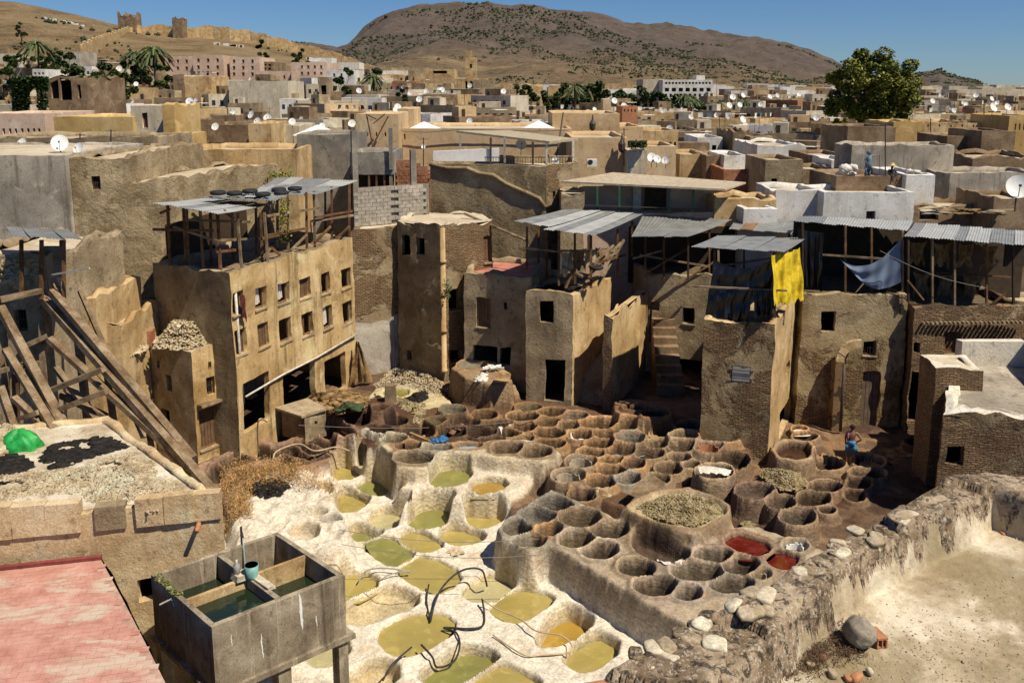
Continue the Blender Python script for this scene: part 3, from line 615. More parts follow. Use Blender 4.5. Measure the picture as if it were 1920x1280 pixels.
for i, v in enumerate(V):
    sel = QO == i
    if sel.sum() < 12: continue
    a = np.array(v['W']); cx, cy = a.mean(0)
    g = v['g']; nm, cat, _ = VN.get(g, ('stone_vat', 'vat', ''))
    ins = [c * 1. for c in v['ins']]; lum = sum(ins) / 3
    if g in ('lime', 'tub', 'mound', 'tank'):
        sh = {'lime': 'white lime vat', 'tub': 'white-edged tub', 'mound': 'shallow white pit', 'tank': 'square dusty brick tank'}[g]
    elif g == 'pool': sh = 'round shallow pool in pale ground'
    else:
        sh = ('tile-lined ' if v.get('tiles') else '') + ('round' if v['sh'] == 'round' else 'angular') + ' ' + ('dark brown' if lum < .09 else 'brown' if lum < .17 else 'grey' if abs(ins[0] - ins[2]) < .12 else 'tan') + ' vat'
    lab = sh + (' of ' + LQ[v['liq']] if v['liq'] else ', empty,' if g != 'pool' else '') + ' ' + WHERE[g]
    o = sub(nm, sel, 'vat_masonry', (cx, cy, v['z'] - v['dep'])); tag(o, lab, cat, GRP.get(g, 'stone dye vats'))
    v['o'] = o; v['c'] = (cx, cy)
    if v['liq']:
        z = v['z'] - v['drop']; b = MB(); c = a.mean(0)
        b.poly([(c[0] + (p[0] - c[0]) * 1.0 + math.copysign(.2, p[0] - c[0]), c[1] + (p[1] - c[1]) * 1.0 + math.copysign(.2, p[1] - c[1]), z) for p in v['W']])
        b.build('liquid', v['liq'], o)
    if v.get('tiles'):
        n = 18; c = a.mean(0); zt = v['z'] - .14; zb = v['z'] - v['dep'] * .8; tm = ['white_paint', 'sheet_beige', 'plaster_cream'][0 if v['g'] == 'red' else 1]
        if v['ins'][2] < .19: tm = 'terracotta' if v['ins'][1] < .3 else 'sheet_beige'
        L = len(v['W'])
        for k in range(L):
            p, q = Vector(v['W'][k]), Vector(v['W'][(k + 1) % L]); cc = Vector(c)
            p = cc + (p - cc) * .86; q = cc + (q - cc) * .86; e = (q - p)
            if (p + q).y / 2 < c[1] - .05: continue
            tb = MB(); inn = (cc - (p + q) / 2).normalized() * .03
            tb.obox((p.x + e.x * .04, p.y + e.y * .04, zb), (e.x * .92, e.y * .92, 0), (inn.x, inn.y, 0), (0, 0, zt - zb - R(0, .1)), jit=.006)
            tb.build('tile', tm, o)
# ---------------------------------------------------------------- terrain beyond the yard
def sky_pts(L):
    a = np.array(L, float); return lambda x: np.interp(x, a[:, 0], a[:, 1])
SKL = sky_pts([(-500, -60), (-200, -25), (0, 2), (60, 4), (110, 14), (180, 30), (240, 46), (330, 62), (400, 66), (470, 74), (520, 84), (560, 92), (620, 108), (700, 130), (800, 160), (950, 184), (2600, 190)])
SBL = sky_pts([(-500, 120), (0, 140), (300, 142), (650, 146), (800, 165), (1000, 183), (1200, 187), (1500, 190), (2600, 192)])
def terr(X, Y):
    X = np.asarray(X, float); Y = np.asarray(Y, float)
    px = 960 + F * X / np.maximum(Y, 1) * .99
    def zz(py, D): b = (py - CY) / F; return CAMZ - D * (SP + b * CP) / (CP - b * SP)
    zb = zz(SBL(px), 230.) - 5; zr = zz(SKL(px), 480.)
    z = np.where(Y < 95, .4 + 3 * sst((Y - 46) / 49), 3.4 + (zb - 3.4) * sst((Y - 95) / 135))
    z = np.where(Y > 230, zb + (zr - zb) * np.clip((Y - 230) / 250, 0, 1) ** 1.15, z)
    z = np.where(Y > 480, zr - (zr + 6) * sst((Y - 480) / 500), z)
    return z + np.where(Y > 200, 1.6 * fbm(X * .02, Y * .02, 0, 70), 0) * np.clip((480 - Y) / 120, 0.15, 1)
azs = np.linspace(-.9, .95, 330); ds = np.concatenate([np.linspace(14, 46, 9), np.geomspace(48, 480, 70), np.geomspace(484, 1500, 26)])
AZ, DS = np.meshgrid(azs, ds); TX = AZ * DS; TZ = terr(TX, DS)
TZ = np.where(DS < 47, -.8, TZ)
def grid_faces(ny, nx):
    a, b = np.meshgrid(np.arange(nx - 1), np.arange(ny - 1)); k = (b * nx + a).ravel(); return np.stack([k, k + 1, k + nx + 1, k + nx], 1)
far = DS.ravel() > 205
QF = grid_faces(*AZ.shape); TV = np.stack([TX, DS, TZ], -1).reshape(-1, 3); fs = far[QF[:, 0]]
link('town_ground', npmesh('town_ground', TV, QF[~fs]), 'town_ground')['kind'] = 'structure'
u, inv = np.unique(QF[fs], return_inverse=True)
link('dry_hill', npmesh('dry_hill', TV[u], inv.reshape(-1, 4)), 'hill_dry')['kind'] = 'structure'
# mountain
MSK = sky_pts([(-900, 90), (560, 83), (600, 82), (640, 80), (662, 72), (690, 52), (715, 38), (745, 25), (790, 14), (830, 10), (870, 8), (930, 12), (1000, 12), (1060, 20), (1110, 24), (1150, 28), (1200, 38), (1300, 54), (1350, 58), (1372, 60), (1400, 66), (1450, 76), (1500, 92), (1545, 108), (1575, 130), (1600, 142), (1640, 146), (1700, 138), (1732, 135), (1742, 131), (1752, 139), (1790, 147), (1800, 146), (1830, 160), (1868, 173), (1920, 178), (2800, 178)])
mx = np.linspace(-200, 2200, 520); mt = np.linspace(0, 1, 120)
MX, MT = np.meshgrid(mx, mt); md = 1300 + 3300 * MT ** 1.1
sy = MSK(MX); py = 194 + (sy - 194) * MT ** .95
b_ = (py - CY) / F; mz = CAMZ - md * (SP + b_ * CP) / (CP - b_ * SP); MXX = (MX - 960) / F * md * 1.01
sc_ = np.clip(MT * 4, 0, 1) * np.clip((194 - sy) / 120, .1, 1)
mz = mz + sc_ * (38 * fbm(MXX * .0045, md * .002, 0, 80, 6) - 60 * np.abs(fbm(MXX * .003, md * .0010, 3, 85, 5)) + 12)
mz[-1] = mz[-2] - 50
fld = (fbm(MXX * .0016, md * .0012, 0, 90, 2) > -.02) & (MT < .42)
mc = np.empty(MX.shape + (3,)); mc[:] = (.17, .13, .10)
up = sst((MT - .3) / .4)[..., None]; mc = np.array((.30, .21, .115)) * (1 - up) + np.array((.165, .125, .10)) * up
mc[fld] = (.40, .29, .15); mc = blur(mc, 2) if False else mc
MVt = np.stack([MXX, md, mz], -1).reshape(-1, 3)
g = NG('mountain_ground'); p = g.pos(); at = g.n('ShaderNodeAttribute', attribute_name='Col').outputs['Color']
c = g.mix(.6, at, g.ramp(g.noise(p, .006, 8, .75, .4), [(.3, .45), (.65, 1.3)]), 'MULTIPLY')
fo_ = g.ramp(g.noise(g.mapp(p, (1, 1, 2)), .022, 8, .85), [(.52, 0.), (.58, .75)]); g.base(g.mix(fo_, c, (.055, .055, .035)))
g.bump(g.noise(p, .010, 9, .8, .3), 1., 45.)
link('mountain', npmesh('mountain', MVt, grid_faces(*MX.shape), col=mc.reshape(-1, 3)), 'mountain_ground')['kind'] = 'structure'
# scrub and olive trees dotted over it
def blobs(name, P, S, mat, label):
    ico = np.array([(0, 0, 1), (.89, 0, .1), (.27, .85, .1), (-.72, .53, .1), (-.72, -.53, .1), (.27, -.85, .1), (0, 0, -.5)])
    fc = [(0, 1, 2), (0, 2, 3), (0, 3, 4), (0, 4, 5), (0, 5, 1), (6, 2, 1), (6, 3, 2), (6, 4, 3), (6, 5, 4), (6, 1, 5)]
    n = len(P); rot = RN.rand(n) * 6.28; sh = ico[None] * (1 + .35 * (RN.rand(n, 7, 1) - .5))
    x = sh[..., 0] * np.cos(rot)[:, None] - sh[..., 1] * np.sin(rot)[:, None]; y = sh[..., 0] * np.sin(rot)[:, None] + sh[..., 1] * np.cos(rot)[:, None]
    Vv = np.stack([x, y, sh[..., 2]], -1) * S[:, None, None] + P[:, None, :]
    Q = (np.array(fc)[None] + np.arange(n)[:, None, None] * 7).reshape(-1, 3)
    o = link(name, npmesh(name, Vv.reshape(-1, 3), Q), mat); tag(o, label, kind='stuff'); return o
NB = 17000
tt = RN.rand(NB * 3); xx = RN.rand(NB * 3) * 2100 - 50
ci_ = np.clip((tt * 119).astype(int), 0, 119); cj_ = np.clip(((xx + 200) / 2400 * 519).astype(int), 0, 519)
dn = fbm(MXX[ci_, cj_] * .0035, md[ci_, cj_] * .003, 0, 95, 4)
row = (np.sin(MXX[ci_, cj_] * .12) > .1)
keep = (dn > -.08 + .30 * sst((tt - .6) / .4)) & (RN.rand(NB * 3) < .8) & ~(fld[ci_, cj_] & (RN.rand(NB * 3) < .93))
keep &= tt > .02
ci_, cj_ = ci_[keep][:NB], cj_[keep][:NB]
PP = np.stack([MXX[ci_, cj_] + RN.randn(len(ci_)) * 6, md[ci_, cj_] + RN.randn(len(ci_)) * 12, mz[ci_, cj_] + .5], -1)
blobs('hillside_scrub', PP, (2.2 + 3.4 * RN.rand(len(PP)) ** 2) * PP[:, 1] / 3000 * 1.35, 'olive', 'olive trees and dark scrub dotted over the mountain slopes')

# ---------------------------------------------------------------- builders of walls and houses
def disp(P, amp):
    q = P * .9; r = P * 4.5
    a = np.stack([fbm(q[:, 0], q[:, 1], q[:, 2], s, 3) for s in (1, 2, 3)], 1)
    b = np.stack([fbm(r[:, 0], r[:, 1], r[:, 2], s, 2) for s in (4, 5, 6)], 1)
    return a * amp + b * amp * .45
def breaks(a, b, st, cuts):
    c = sorted(set([round(v, 3) for v in cuts if a < v < b] + [a, b])); o = [c[0]]
    for p, q in zip(c, c[1:]):
        n = max(1, int(round((q - p) / st)))
        o += [p + (q - p) * k / n for k in range(1, n + 1)]
    return np.array(o)
def facade(p0, p1, z0, z1, ops, mat, parent, amp=.04, step=.3, depth=.28, name='wall', top=None, smooth=True):
    """wall sheet from p0 to p1 (outside on its right hand) with real openings and their reveals; ops = (u0,z0,u1,z1)"""
    p0 = np.array(p0, float); p1 = np.array(p1, float); L = np.linalg.norm(p1 - p0); d = (p1 - p0) / L; n = np.array([d[1], -d[0]])
    ops = [tuple(round(float(v), 3) for v in o[:4]) for o in ops]
    us = breaks(0, L, step, [v for o in ops for v in (o[0], o[2])]); zs = breaks(z0, z1, step, [v for o in ops for v in (o[1], o[3])])
    U, Z = np.meshgrid(us, zs); nx_, nz_ = len(us), len(zs)
    P = np.stack([p0[0] + U * d[0], p0[1] + U * d[1], Z], -1).reshape(-1, 3)
    Q = grid_faces(nz_, nx_); cu = (us[:-1] + us[1:]) / 2; cz = (zs[:-1] + zs[1:]) / 2
    CU, CZ = np.meshgrid(cu, cz); kp = np.ones(CU.shape, bool)
    for o in ops: kp &= ~((CU > o[0]) & (CU < o[2]) & (CZ > o[1]) & (CZ < o[3]))
    Q = Q[kp.ravel()]; UVs = np.stack([U, Z], -1).reshape(-1, 2); Vs = [P]; Qs = [Q]; UU = [UVs]; k = len(P)
    for o in ops:
        u0, a0, u1, a1 = o[:4]
        iu = us[(us >= u0 - 1e-6) & (us <= u1 + 1e-6)]; iz = zs[(zs >= a0 - 1e-6) & (zs <= a1 + 1e-6)]
        ring = [(u, a0) for u in iu] + [(u1, z) for z in iz[1:]] + [(u, a1) for u in iu[::-1][1:]] + [(u0, z) for z in iz[::-1][1:-1]]
        m = len(ring); A = np.array([(p0[0] + u * d[0], p0[1] + u * d[1], z) for u, z in ring]); B = A - np.array([n[0], n[1], 0]) * depth
        Vs += [A, B]; UU += [np.array(ring), np.array(ring) + .3]
        Qs.append(np.array([(k + i, k + (i + 1) % m, k + m + (i + 1) % m, k + m + i) for i in range(m)])); k += 2 * m
    P = np.concatenate(Vs); Q = np.concatenate(Qs); UVs = np.concatenate(UU)
    if amp: P = P + disp(P, amp)
    if top:
        tz = top(P) ; m = P[:, 2] > z1 - step * 1.2; P[m, 2] += tz[m]
    me = npmesh(name, P, Q, uv=UVs, smooth=smooth)
    if smooth:
        try: me.shade_auto_smooth
        except Exception: pass
    return link(name, me, mat, parent)
def offset_poly(pts, t):
    n = len(pts); out = []
    for i in range(n):
        a, b, c = np.array(pts[i - 1], float), np.array(pts[i], float), np.array(pts[(i + 1) % n], float)
        d1 = (b - a) / np.linalg.norm(b - a); d2 = (c - b) / np.linalg.norm(c - b)
        n1 = np.array([-d1[1], d1[0]]); n2 = np.array([-d2[1], d2[0]]); m = n1 + n2; m /= max(.3, 1 + n1 @ n2)
        out.append(tuple(b + m * t))
    return out
def cap_strip(p, q, ip, iq, z, zr, amp, step):   # parapet top + inner face
    L = math.hypot(q[0] - p[0], q[1] - p[1]); n = max(1, int(L / step)); V_ = []; 
    for r in range(4):
        for k in range(n + 1):
            t = k / n
            o = (p[0] + (q[0] - p[0]) * t, p[1] + (q[1] - p[1]) * t); i = (ip[0] + (iq[0] - ip[0]) * t, ip[1] + (iq[1] - ip[1]) * t)
            if r == 0: V_.append((*o, z))
            elif r == 1: V_.append(((o[0] + i[0]) / 2, (o[1] + i[1]) / 2, z + .02))
            elif r == 2: V_.append((*i, z))
            else: V_.append((*i, zr))
    V_ = np.array(V_); V_ = V_ + disp(V_, amp); return V_, grid_faces(4, n + 1)
def px_ops(p0, p1, L):
    """openings given as photo rectangles (x0,y0,x1,y1) become (u0,z0,u1,z1) on the wall p0-p1"""
    out = []
    for o in L:
        x0, y0, x1, y1 = o[:4]; xm, ym = (x0 + x1) / 2, (y0 + y1) / 2
        u0 = on_wall(x0, ym, p0, p1)[0]; u1 = on_wall(x1, ym, p0, p1)[0]; zt = on_wall(xm, y0, p0, p1)[1]; zb = on_wall(xm, y1, p0, p1)[1]
        out.append((min(u0, u1), zb, max(u0, u1), zt) + tuple(o[4:]))
    return out
def fill_opening(root, p0, p1, o, kind):
    d = np.array(p1, float) - np.array(p0, float); d /= np.linalg.norm(d); n = np.array([d[1], -d[0]]); u0, z0, u1, z1 = o[:4]
    def W(u, z, dep): return Vector((p0[0] + d[0] * u - n[0] * dep, p0[1] + d[1] * u - n[1] * dep, z))
    dx = Vector((d[0], d[1], 0)); dn = Vector((-n[0], -n[1], 0)); up = Vector((0, 0, 1)); fw = .06
    wd, ht = u1 - u0, z1 - z0
    door = kind.startswith('door'); nm = 'door' if door else 'window'
    b = MB()
    for (u, z, w_, h_) in ((u0, z0, fw, ht), (u1 - fw, z0, fw, ht), (u0 + fw, z1 - fw, wd - 2 * fw, fw)) + (() if door else ((u0 + fw, z0, wd - 2 * fw, fw),)):
        b.obox(W(u, z, .16), dx * w_, dn * .07, up * h_)
    fr = b.build(nm, 'window_frame', root)
    if not door and wd > .45 and kind != 'board' and ht > .5:
        q = MB(); q.obox(W(u0 - .05, z0 - .07, -.05), dx * (wd + .1), dn * .2, up * .065, jit=.01); q.build('sill', 'plaster_beige', fr)
    def planks(ua, ub, za, zb, dep, mat):
        k = max(2, int((ub - ua) / .14)); s = (ub - ua) / k
        for i in range(k):
            q = MB(); q.obox(W(ua + i * s + .008, za, dep + R(0, .012)), dx * (s - .016), dn * .03, up * (zb - za - R(0, .02))); q.build('plank', mat, fr)
    if kind in ('shutter', 'door'): planks(u0 + fw, u1 - fw, z0 + (0 if door else fw), z1 - fw, .19, 'door_wood' if kind == 'shutter' else 'door_grey')
    elif kind == 'half': planks(u0 + fw, (u0 + u1) / 2, z0 + fw, z1 - fw, .18, 'door_wood')
    elif kind == 'bars':
        for i in range(1, 5):
            q = MB(); q.tube([W(u0 + wd * i / 5, z0, .12), W(u0 + wd * i / 5, z1, .12)], .012, 5); q.build('bar', 'iron', fr)
        q = MB(); q.beam(W(u0, (z0 + z1) / 2, .12), W(u1, (z0 + z1) / 2, .12), .02, .02); q.build('bar', 'iron', fr)
    elif kind == 'curtain':
        q = MB(); k = 8
        for i in range(k):
            ua, ub = u0 + fw + (wd * .7) * i / k, u0 + fw + (wd * .7) * (i + 1) / k
            a, c = .05 * math.sin(i * 2.), .05 * math.sin(i * 2. + 2)
            q.quad(W(ua, z0 + ht * .1 + .1 * i / k, .24 + a), W(ub, z0 + ht * .1 + .1 * (i + 1) / k, .24 + c), W(ub - .1 * i / k, z1 - fw, .22 + c), W(ua - .1 * i / k, z1 - fw, .22 + a))
        q.build('curtain', 'white_cloth', fr, True)
    elif kind == 'board': 
        q = MB(); q.obox(W(u0 + .02, z0 + .02, .02), dx * (wd - .04), dn * .03, up * (ht - .04)); q.build('shutter', 'metal_plate', fr)
        for t in (.25, .75):
            q = MB(); q.beam(W(u0 - .1, z0 + ht * t, -.02), W(u1 + .1, z0 + ht * t, -.02), .03, .03); q.build('bar', 'iron', fr)
    elif kind == 'glass':
        q = MB(); q.quad(W(u0 + fw, z0 + fw, .2), W(u1 - fw, z0 + fw, .2), W(u1 - fw, z1 - fw, .2), W(u0 + fw, z1 - fw, .2)); q.build('pane', 'glass_dark', fr)
    return fr
def building(name, label, cat, pts, z0, z1, mat, roof='roof_dust', par=.35, thk=.28, ops=None, amp=.05, step=.35, mats=None, group=None, roofz=None, jag=0.06, solid=None):
    """house with one outline; ops {side: [photo rectangles + kind]}; sides run counter-clockwise from the front left corner"""
    ops = ops or {}; n = len(pts); cx = sum(p[0] for p in pts) / n; cy = sum(p[1] for p in pts) / n
    root = empty(name, (cx, cy, z0), label, cat, group)
    rz = z1 - par; ins = offset_poly(pts, thk); VC, QC = [], []; k = 0
    def top(P): return jag * fbm(P[:, 0] * 1.3, P[:, 1] * 1.3, 0, 9) * 1.5
    for i in range(n):
        p, q = pts[i], pts[(i + 1) % n]; lst = px_ops(p, q, ops.get(i, [])); L = math.hypot(q[0] - p[0], q[1] - p[1])
        lst = [(max(.08, o[0]), max(z0 + .02, o[1]), min(L - .08, o[2]), min(z1 - .15, o[3])) + tuple(o[4:]) for o in lst]
        lst = [o for o in lst if o[2] - o[0] > .1 and o[3] - o[1] > .1]
        m = (mats or {}).get(i, mat)
        if m is None: continue
        facade(p, q, z0, z1, lst, m, root, amp, step if i in ops or m == mat else step * 1.5, top=top)
        for o in lst:
            if len(o) > 4 and o[4] != 'hole': fill_opening(root, p, q, o, o[4])
        v, f = cap_strip(p, q, ins[i], ins[(i + 1) % n], z1, rz, amp, step)
        t = top(v); msk = v[:, 2] > z1 - step; v[msk, 2] += t[msk]
        VC.append(v); QC.append(f + k); k += len(v)
    if par > 0 and VC: link('parapet', npmesh('parapet', np.concatenate(VC), np.concatenate(QC)), mat if roof == 'same' else (mats or {}).get('cap', mat), root)
    # roof: gridded sheet in the outline's box, clipped to it
    b = MB(); b.poly([(p[0], p[1], rz + .02) for p in (offset_poly(pts, .05))]); b.build('roof', roof if roof != 'same' else mat, root, noise=0)
    return root
def fb(name, label, cat, x0, x1, yt, Y, dep, mat, z0=0, yaw=0, **kw):
    """house whose front runs across the view at distance Y between photo columns x0 and x1, its top at photo row yt"""
    a = PY(x0, yt, Y); c = PY(x1, yt, Y); z1 = (a[2] + c[2]) / 2; cx = (a[0] + c[0]) / 2; w_ = (c[0] - a[0]) / 2
    ca, sa = math.cos(yaw), math.sin(yaw)
    def T(u, v): return (cx + u * ca - v * sa, Y + u * sa + v * ca)
    pts = [T(-w_, 0), T(w_, 0), T(w_, dep), T(-w_, dep)]
    kw.setdefault('step', max(.35, Y / 110)); kw.setdefault('amp', .05)
    return building(name, label, cat, pts, z0, z1, mat, **kw)
def corr_sheet(root, c, mat, name='roof_sheet', wav=.12, amp=.018, nl=4):
    """one corrugated sheet between four corners (front left, front right, back right, back left)"""
    a, b, c_, d = [Vector(p) for p in c]; w_ = max((b - a).length, .3); n = max(4, int(w_ / wav * 4)); Vv = []; 
    for j in range(nl + 1):
        t = j / nl; l = a.lerp(d, t); r = b.lerp(c_, t); sag = -.04 * math.sin(math.pi * t)
        for i in range(n + 1):
            p = l.lerp(r, i / n); Vv.append((p.x, p.y, p.z + amp * math.sin(i / n * w_ / wav * 2 * math.pi) + sag + .012 * math.sin(i * .21 + j)))
    return link(name, npmesh(name, np.array(Vv), grid_faces(nl + 1, n + 1)), mat, root)
def corr_roof(root, c, n, mats=('zinc', 'zinc_pale'), rows=1, over=.06, dz=.03, jit=.06):
    a, b, c_, d = [Vector(p) for p in c]
    for r in range(rows):
        for i in range(n):
            t0, t1 = i / n, (i + 1) / n + over / n; s0, s1 = r / rows, (r + 1) / rows + (.04 if r < rows - 1 else 0)
            def Q(t, s): return a.lerp(b, t).lerp(d.lerp(c_, t), s)
            j0, j1 = R(-jit, jit), R(-jit, jit); e = (d - a).normalized()
            z = Vector((0, 0, dz * (i % 2) + dz * .6 * (rows - r)))
            corr_sheet(root, (Q(t0, s0) + e * j0 + z, Q(min(t1, 1.02), s0) + e * j0 + z, Q(min(t1, 1.02), s1) + e * j1 + z, Q(t0, s1) + e * j1 + z), random.choice(mats))
def post(root, a, b, w_=.09, mat='wood_brown', name='post'):
    q = MB(); q.beam(a, b, w_, w_, jit=.008); return q.build(name, mat, root)
# ---------------------------------------------------------------- buildings round the yard
def U(*a): return a
# yellow-ochre facade with two rows of windows
Ar, Al = PZ(670, 716, 1), (-11.29, 33.4); Abl = PZ(287, 492, 8.6); Abr = (Ar[0] - 3.9, Ar[1] + 2.2)
WA = [(435, 547, 456, 590, 'frame'), (479, 537, 499, 579, 'curtain'), (520, 529, 542, 569, 'curtain'), (561, 521, 582, 559, 'shutter'), (602, 511, 619, 551, 'frame'), (640, 504, 658, 541, 'frame'),
      (440, 618, 463, 665, 'shutter'), (484, 606, 505, 652, 'shutter'), (525, 596, 547, 641, 'frame'), (566, 585, 587, 629, 'half'), (606, 574, 624, 616, 'curtain'), (642, 565, 660, 607, 'frame'),
      (455, 706, 506, 800, 'hole'), (532, 688, 592, 770, 'hole'), (609, 668, 648, 738, 'hole')]
bA = building('workshop_building', 'yellow ochre building with two rows of windows over three large dark bays', 'building',
    [Al, Ar, Abr, Abl], .3, 8.6, 'plaster_facade', par=.45, thk=.35, roof='earth', ops={0: WA}, amp=.07, mats={3: 'plaster_rough', 'cap': 'plaster_beige'}, jag=.12, step=.28)  # loft floor coloured dark in place of shade under the sheets
q = MB(); a = Vector(PY(430, 517, 33.9)); q.tube([Vector((a.x + .25, a.y - .15, 8.3)), Vector((a.x + .32, a.y - .1, 3.0))], .06, 8); q.build('drainpipe', 'pipe_white', bA, True)
d0 = Vector((Ar[0] - Al[0], Ar[1] - Al[1], 0)).normalized(); n0 = Vector((d0.y, -d0.x, 0))
q = MB(); a = Vector((Al[0], Al[1], 3.35)) + n0 * .12; q.tube([a + d0 * .4, a + d0 * 3 + Vector((0, 0, .12)), a + d0 * 5.6 + Vector((0, 0, .1)), a + d0 * 9.2 + Vector((0, 0, .25))], .045, 7); q.build('pipe', 'pipe_white', bA, True)
for u in ():
    q = MB(); q.beam(a + d0 * (u - 1.4) + Vector((0, 0, -.25)), a + d0 * (u + .6) + Vector((0, 0, -.25)), .14, .16, jit=.02); q.build('lintel', 'wood_old', bA)
# loft: posts, rails, two roofs
lo = empty('drying_loft', (-12, 38, 8.2), 'open timber drying loft with rusty posts and grey sheet roofs on the ochre building', 'shed')
def LP(x, y, Y): return PY(x, y, Y)
for (xb, yb, xt, yt, Y) in [(318, 489, 294, 386, 34.6), (349, 497, 313, 386, 34.4), (381, 503, 342, 392, 34.2), (413, 500, 375, 396, 33.9), (352, 480, 340, 392, 35.4), (453, 497, 400, 400, 34.6), (492, 490, 470, 400, 36.), (503, 488, 452, 398, 35.2),
                            (540, 480, 538, 365, 37.4), (575, 470, 570, 360, 38.8), (590, 465, 578, 358, 39.6), (622, 452, 620, 350, 41), (655, 450, 655, 345, 42), (436, 470, 430, 385, 38), (480, 462, 478, 380, 39), (520, 455, 520, 375, 40), (610, 440, 608, 350, 43.2), (395, 478, 392, 385, 36.6)]:
    Y += .7
    b0 = Vector(PY(xb, yb, Y)); t0 = Vector(PY(xb - (xb - xt) * .15, yt, Y)); t0.z = max(t0.z, 10.6); b0.z = 8.1
    post(lo, b0, t0, .1, random.choice(['wood_brown', 'wood_brown', 'wood_old']))
for (x0, y0, Y0_, x1, y1, Y1_) in [(287, 430, 34.5, 400, 432, 34), (325, 425, 34.3, 423, 457, 34), (345, 412, 35, 470, 416, 36), (405, 472, 34.5, 452, 468, 35.6), (415, 450, 34.4, 462, 448, 36), (487, 448, 36, 560, 433, 38.6), (500, 442, 36, 575, 428, 39), (585, 415, 40, 662, 404, 42.4),
                                   (590, 408, 40, 660, 396, 42.4), (500, 405, 36.5, 600, 390, 40), (487, 495, 36, 507, 465, 36.5), (525, 478, 37.2, 498, 455, 36.6), (545, 470, 37.6, 575, 440, 39), (590, 455, 39.6, 620, 425, 41), (625, 452, 41, 655, 425, 42.3), (300, 400, 34.6, 318, 392, 34.5), (420, 395, 34.4, 440, 412, 35), (360, 400, 34.3, 380, 420, 34.2)]:
    q = MB(); q.beam(PY(x0, y0, Y0_), PY(x1, y1, Y1_), .08, .1, jit=.01); q.build('rail', random.choice(['wood_brown', 'wood_old']), lo)
corr_roof(lo, (PY(283, 382, 33.9), PY(408, 402, 33.2), PY(508, 384, 38), PY(385, 372, 38.6)), 5, ('zinc', 'zinc_pale'), 1)
corr_roof(lo, (PY(455, 372, 36.8), PY(590, 366, 40.), PY(672, 340, 44.), PY(520, 332, 44.8)), 6, ('zinc_pale', 'zinc'), 2)
corr_roof(lo, (PY(375, 372, 36.5), PY(512, 378, 36.6), PY(540, 366, 38.6), PY(440, 362, 38.8)), 4, ('zinc',), 1)
# dark timber at the loft's back
q = MB(); q.obox((Abl[0] + .4, Abl[1] + .5, 8.15), (1.5, 6.4, 0), (.05, -.02, 0), (0, 0, 2.0)); q.build('back_boards', 'dark_wood', lo)
# tyres on the loft roof
def tyre(loc, lab):
    n1, n2 = 18, 8; Vv = []
    for i in range(n1):
        a = 2 * math.pi * i / n1
        for k in range(n2):
            t = 2 * math.pi * k / n2; r = .26 + .085 * math.cos(t); Vv.append((loc[0] + r * math.cos(a), loc[1] + r * math.sin(a), loc[2] + .09 + .09 * math.sin(t)))
    f = [(i * n2 + k, ((i + 1) % n1) * n2 + k, ((i + 1) % n1) * n2 + (k + 1) % n2, i * n2 + (k + 1) % n2) for i in range(n1) for k in range(n2)]
    q = MB(); q.raw(Vv, f); o = q.build('car_tyre', 'rubber', None, True); tag(o, lab, 'tyre', 'old tyres weighing down the loft roof')
for k, (x, y, Y) in enumerate([(409, 366, 36.9), (440, 367, 37.1), (469, 363, 38), (493, 369, 37.2), (528, 366, 38.6), (523, 360, 39.4), (553, 358, 39.8)]):
    p = PY(x, y, Y); tyre((p[0], p[1], p[2] + .02), 'worn black car tyre lying on the loft roof, ' + ['leftmost of all', 'second from the left', 'third from left, set back', 'fourth from left, by the front edge', 'fifth from left, set back', 'sixth from left', 'rightmost of all'][k])
# sun-bleached walls at the far left
La = PY(122, 292, 36.2); Lb = (-15.7, 37.6); Lc = (-12.6, 46.6)
zL = ZA(200, 294, 37); zM = ZA(400, 328, 41)
building('grey_house', 'pale grey plastered house with dark rain streaks and a flat top at far left', 'house', [(-27, 35.2), (La[0], La[1]), (La[0], 44), (-27, 44)], .3, ZA(60, 291, 36), 'plaster_grey', par=.1, amp=.04)
building('rough_house', 'tall house with rough brown-beige render and two small barred windows', 'house', [(La[0] + .02, La[1] + .3), PY(240, 292, 37.2)[:2], (-16.6, 46), (La[0] + .02, 46)], .3, zL, 'plaster_rough',
    ops={0: [(172, 330, 188, 356, 'bars'), (189, 506, 209, 542, 'bars')]}, par=.15, amp=.05, jag=.2)
building('long_rough_wall', 'long weathered beige wall running behind the drying loft', 'wall', [PY(240, 330, 37.25)[:2], Lb, Lc, (Lc[0] - 2.5, Lc[1] + 1), PY(240, 330, 39.5)[:2]], .3, zM + .1, 'plaster_rough', par=.12, amp=.06, jag=.25)
# small tower in front of the facade
c0 = PZ(371, 856, .95); c1 = PZ(452, 824, .95); zt = ZA(349, 659, c0[1]); c3 = PZ(281, 640, zt); c2 = (c1[0] - 3.1, c1[1] + 2.3)
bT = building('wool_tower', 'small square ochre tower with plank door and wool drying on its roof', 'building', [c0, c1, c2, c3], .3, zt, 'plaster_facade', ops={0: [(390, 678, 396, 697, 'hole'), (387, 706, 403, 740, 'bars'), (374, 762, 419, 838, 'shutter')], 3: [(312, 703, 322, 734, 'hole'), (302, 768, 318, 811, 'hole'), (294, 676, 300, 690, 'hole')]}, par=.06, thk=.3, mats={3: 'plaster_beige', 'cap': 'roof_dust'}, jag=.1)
q = MB(); a, b = Vector((*c0, 3.1)), Vector((*c1, 3.1)); dd = (b - a).normalized(); nn = Vector((dd.y, -dd.x, 0)); q.obox(a + dd * .1 + nn * .35, dd * 1.7, -nn * .4, (0, 0, .08), jit=.03); q.build('canopy_board', 'wood_old', bT)
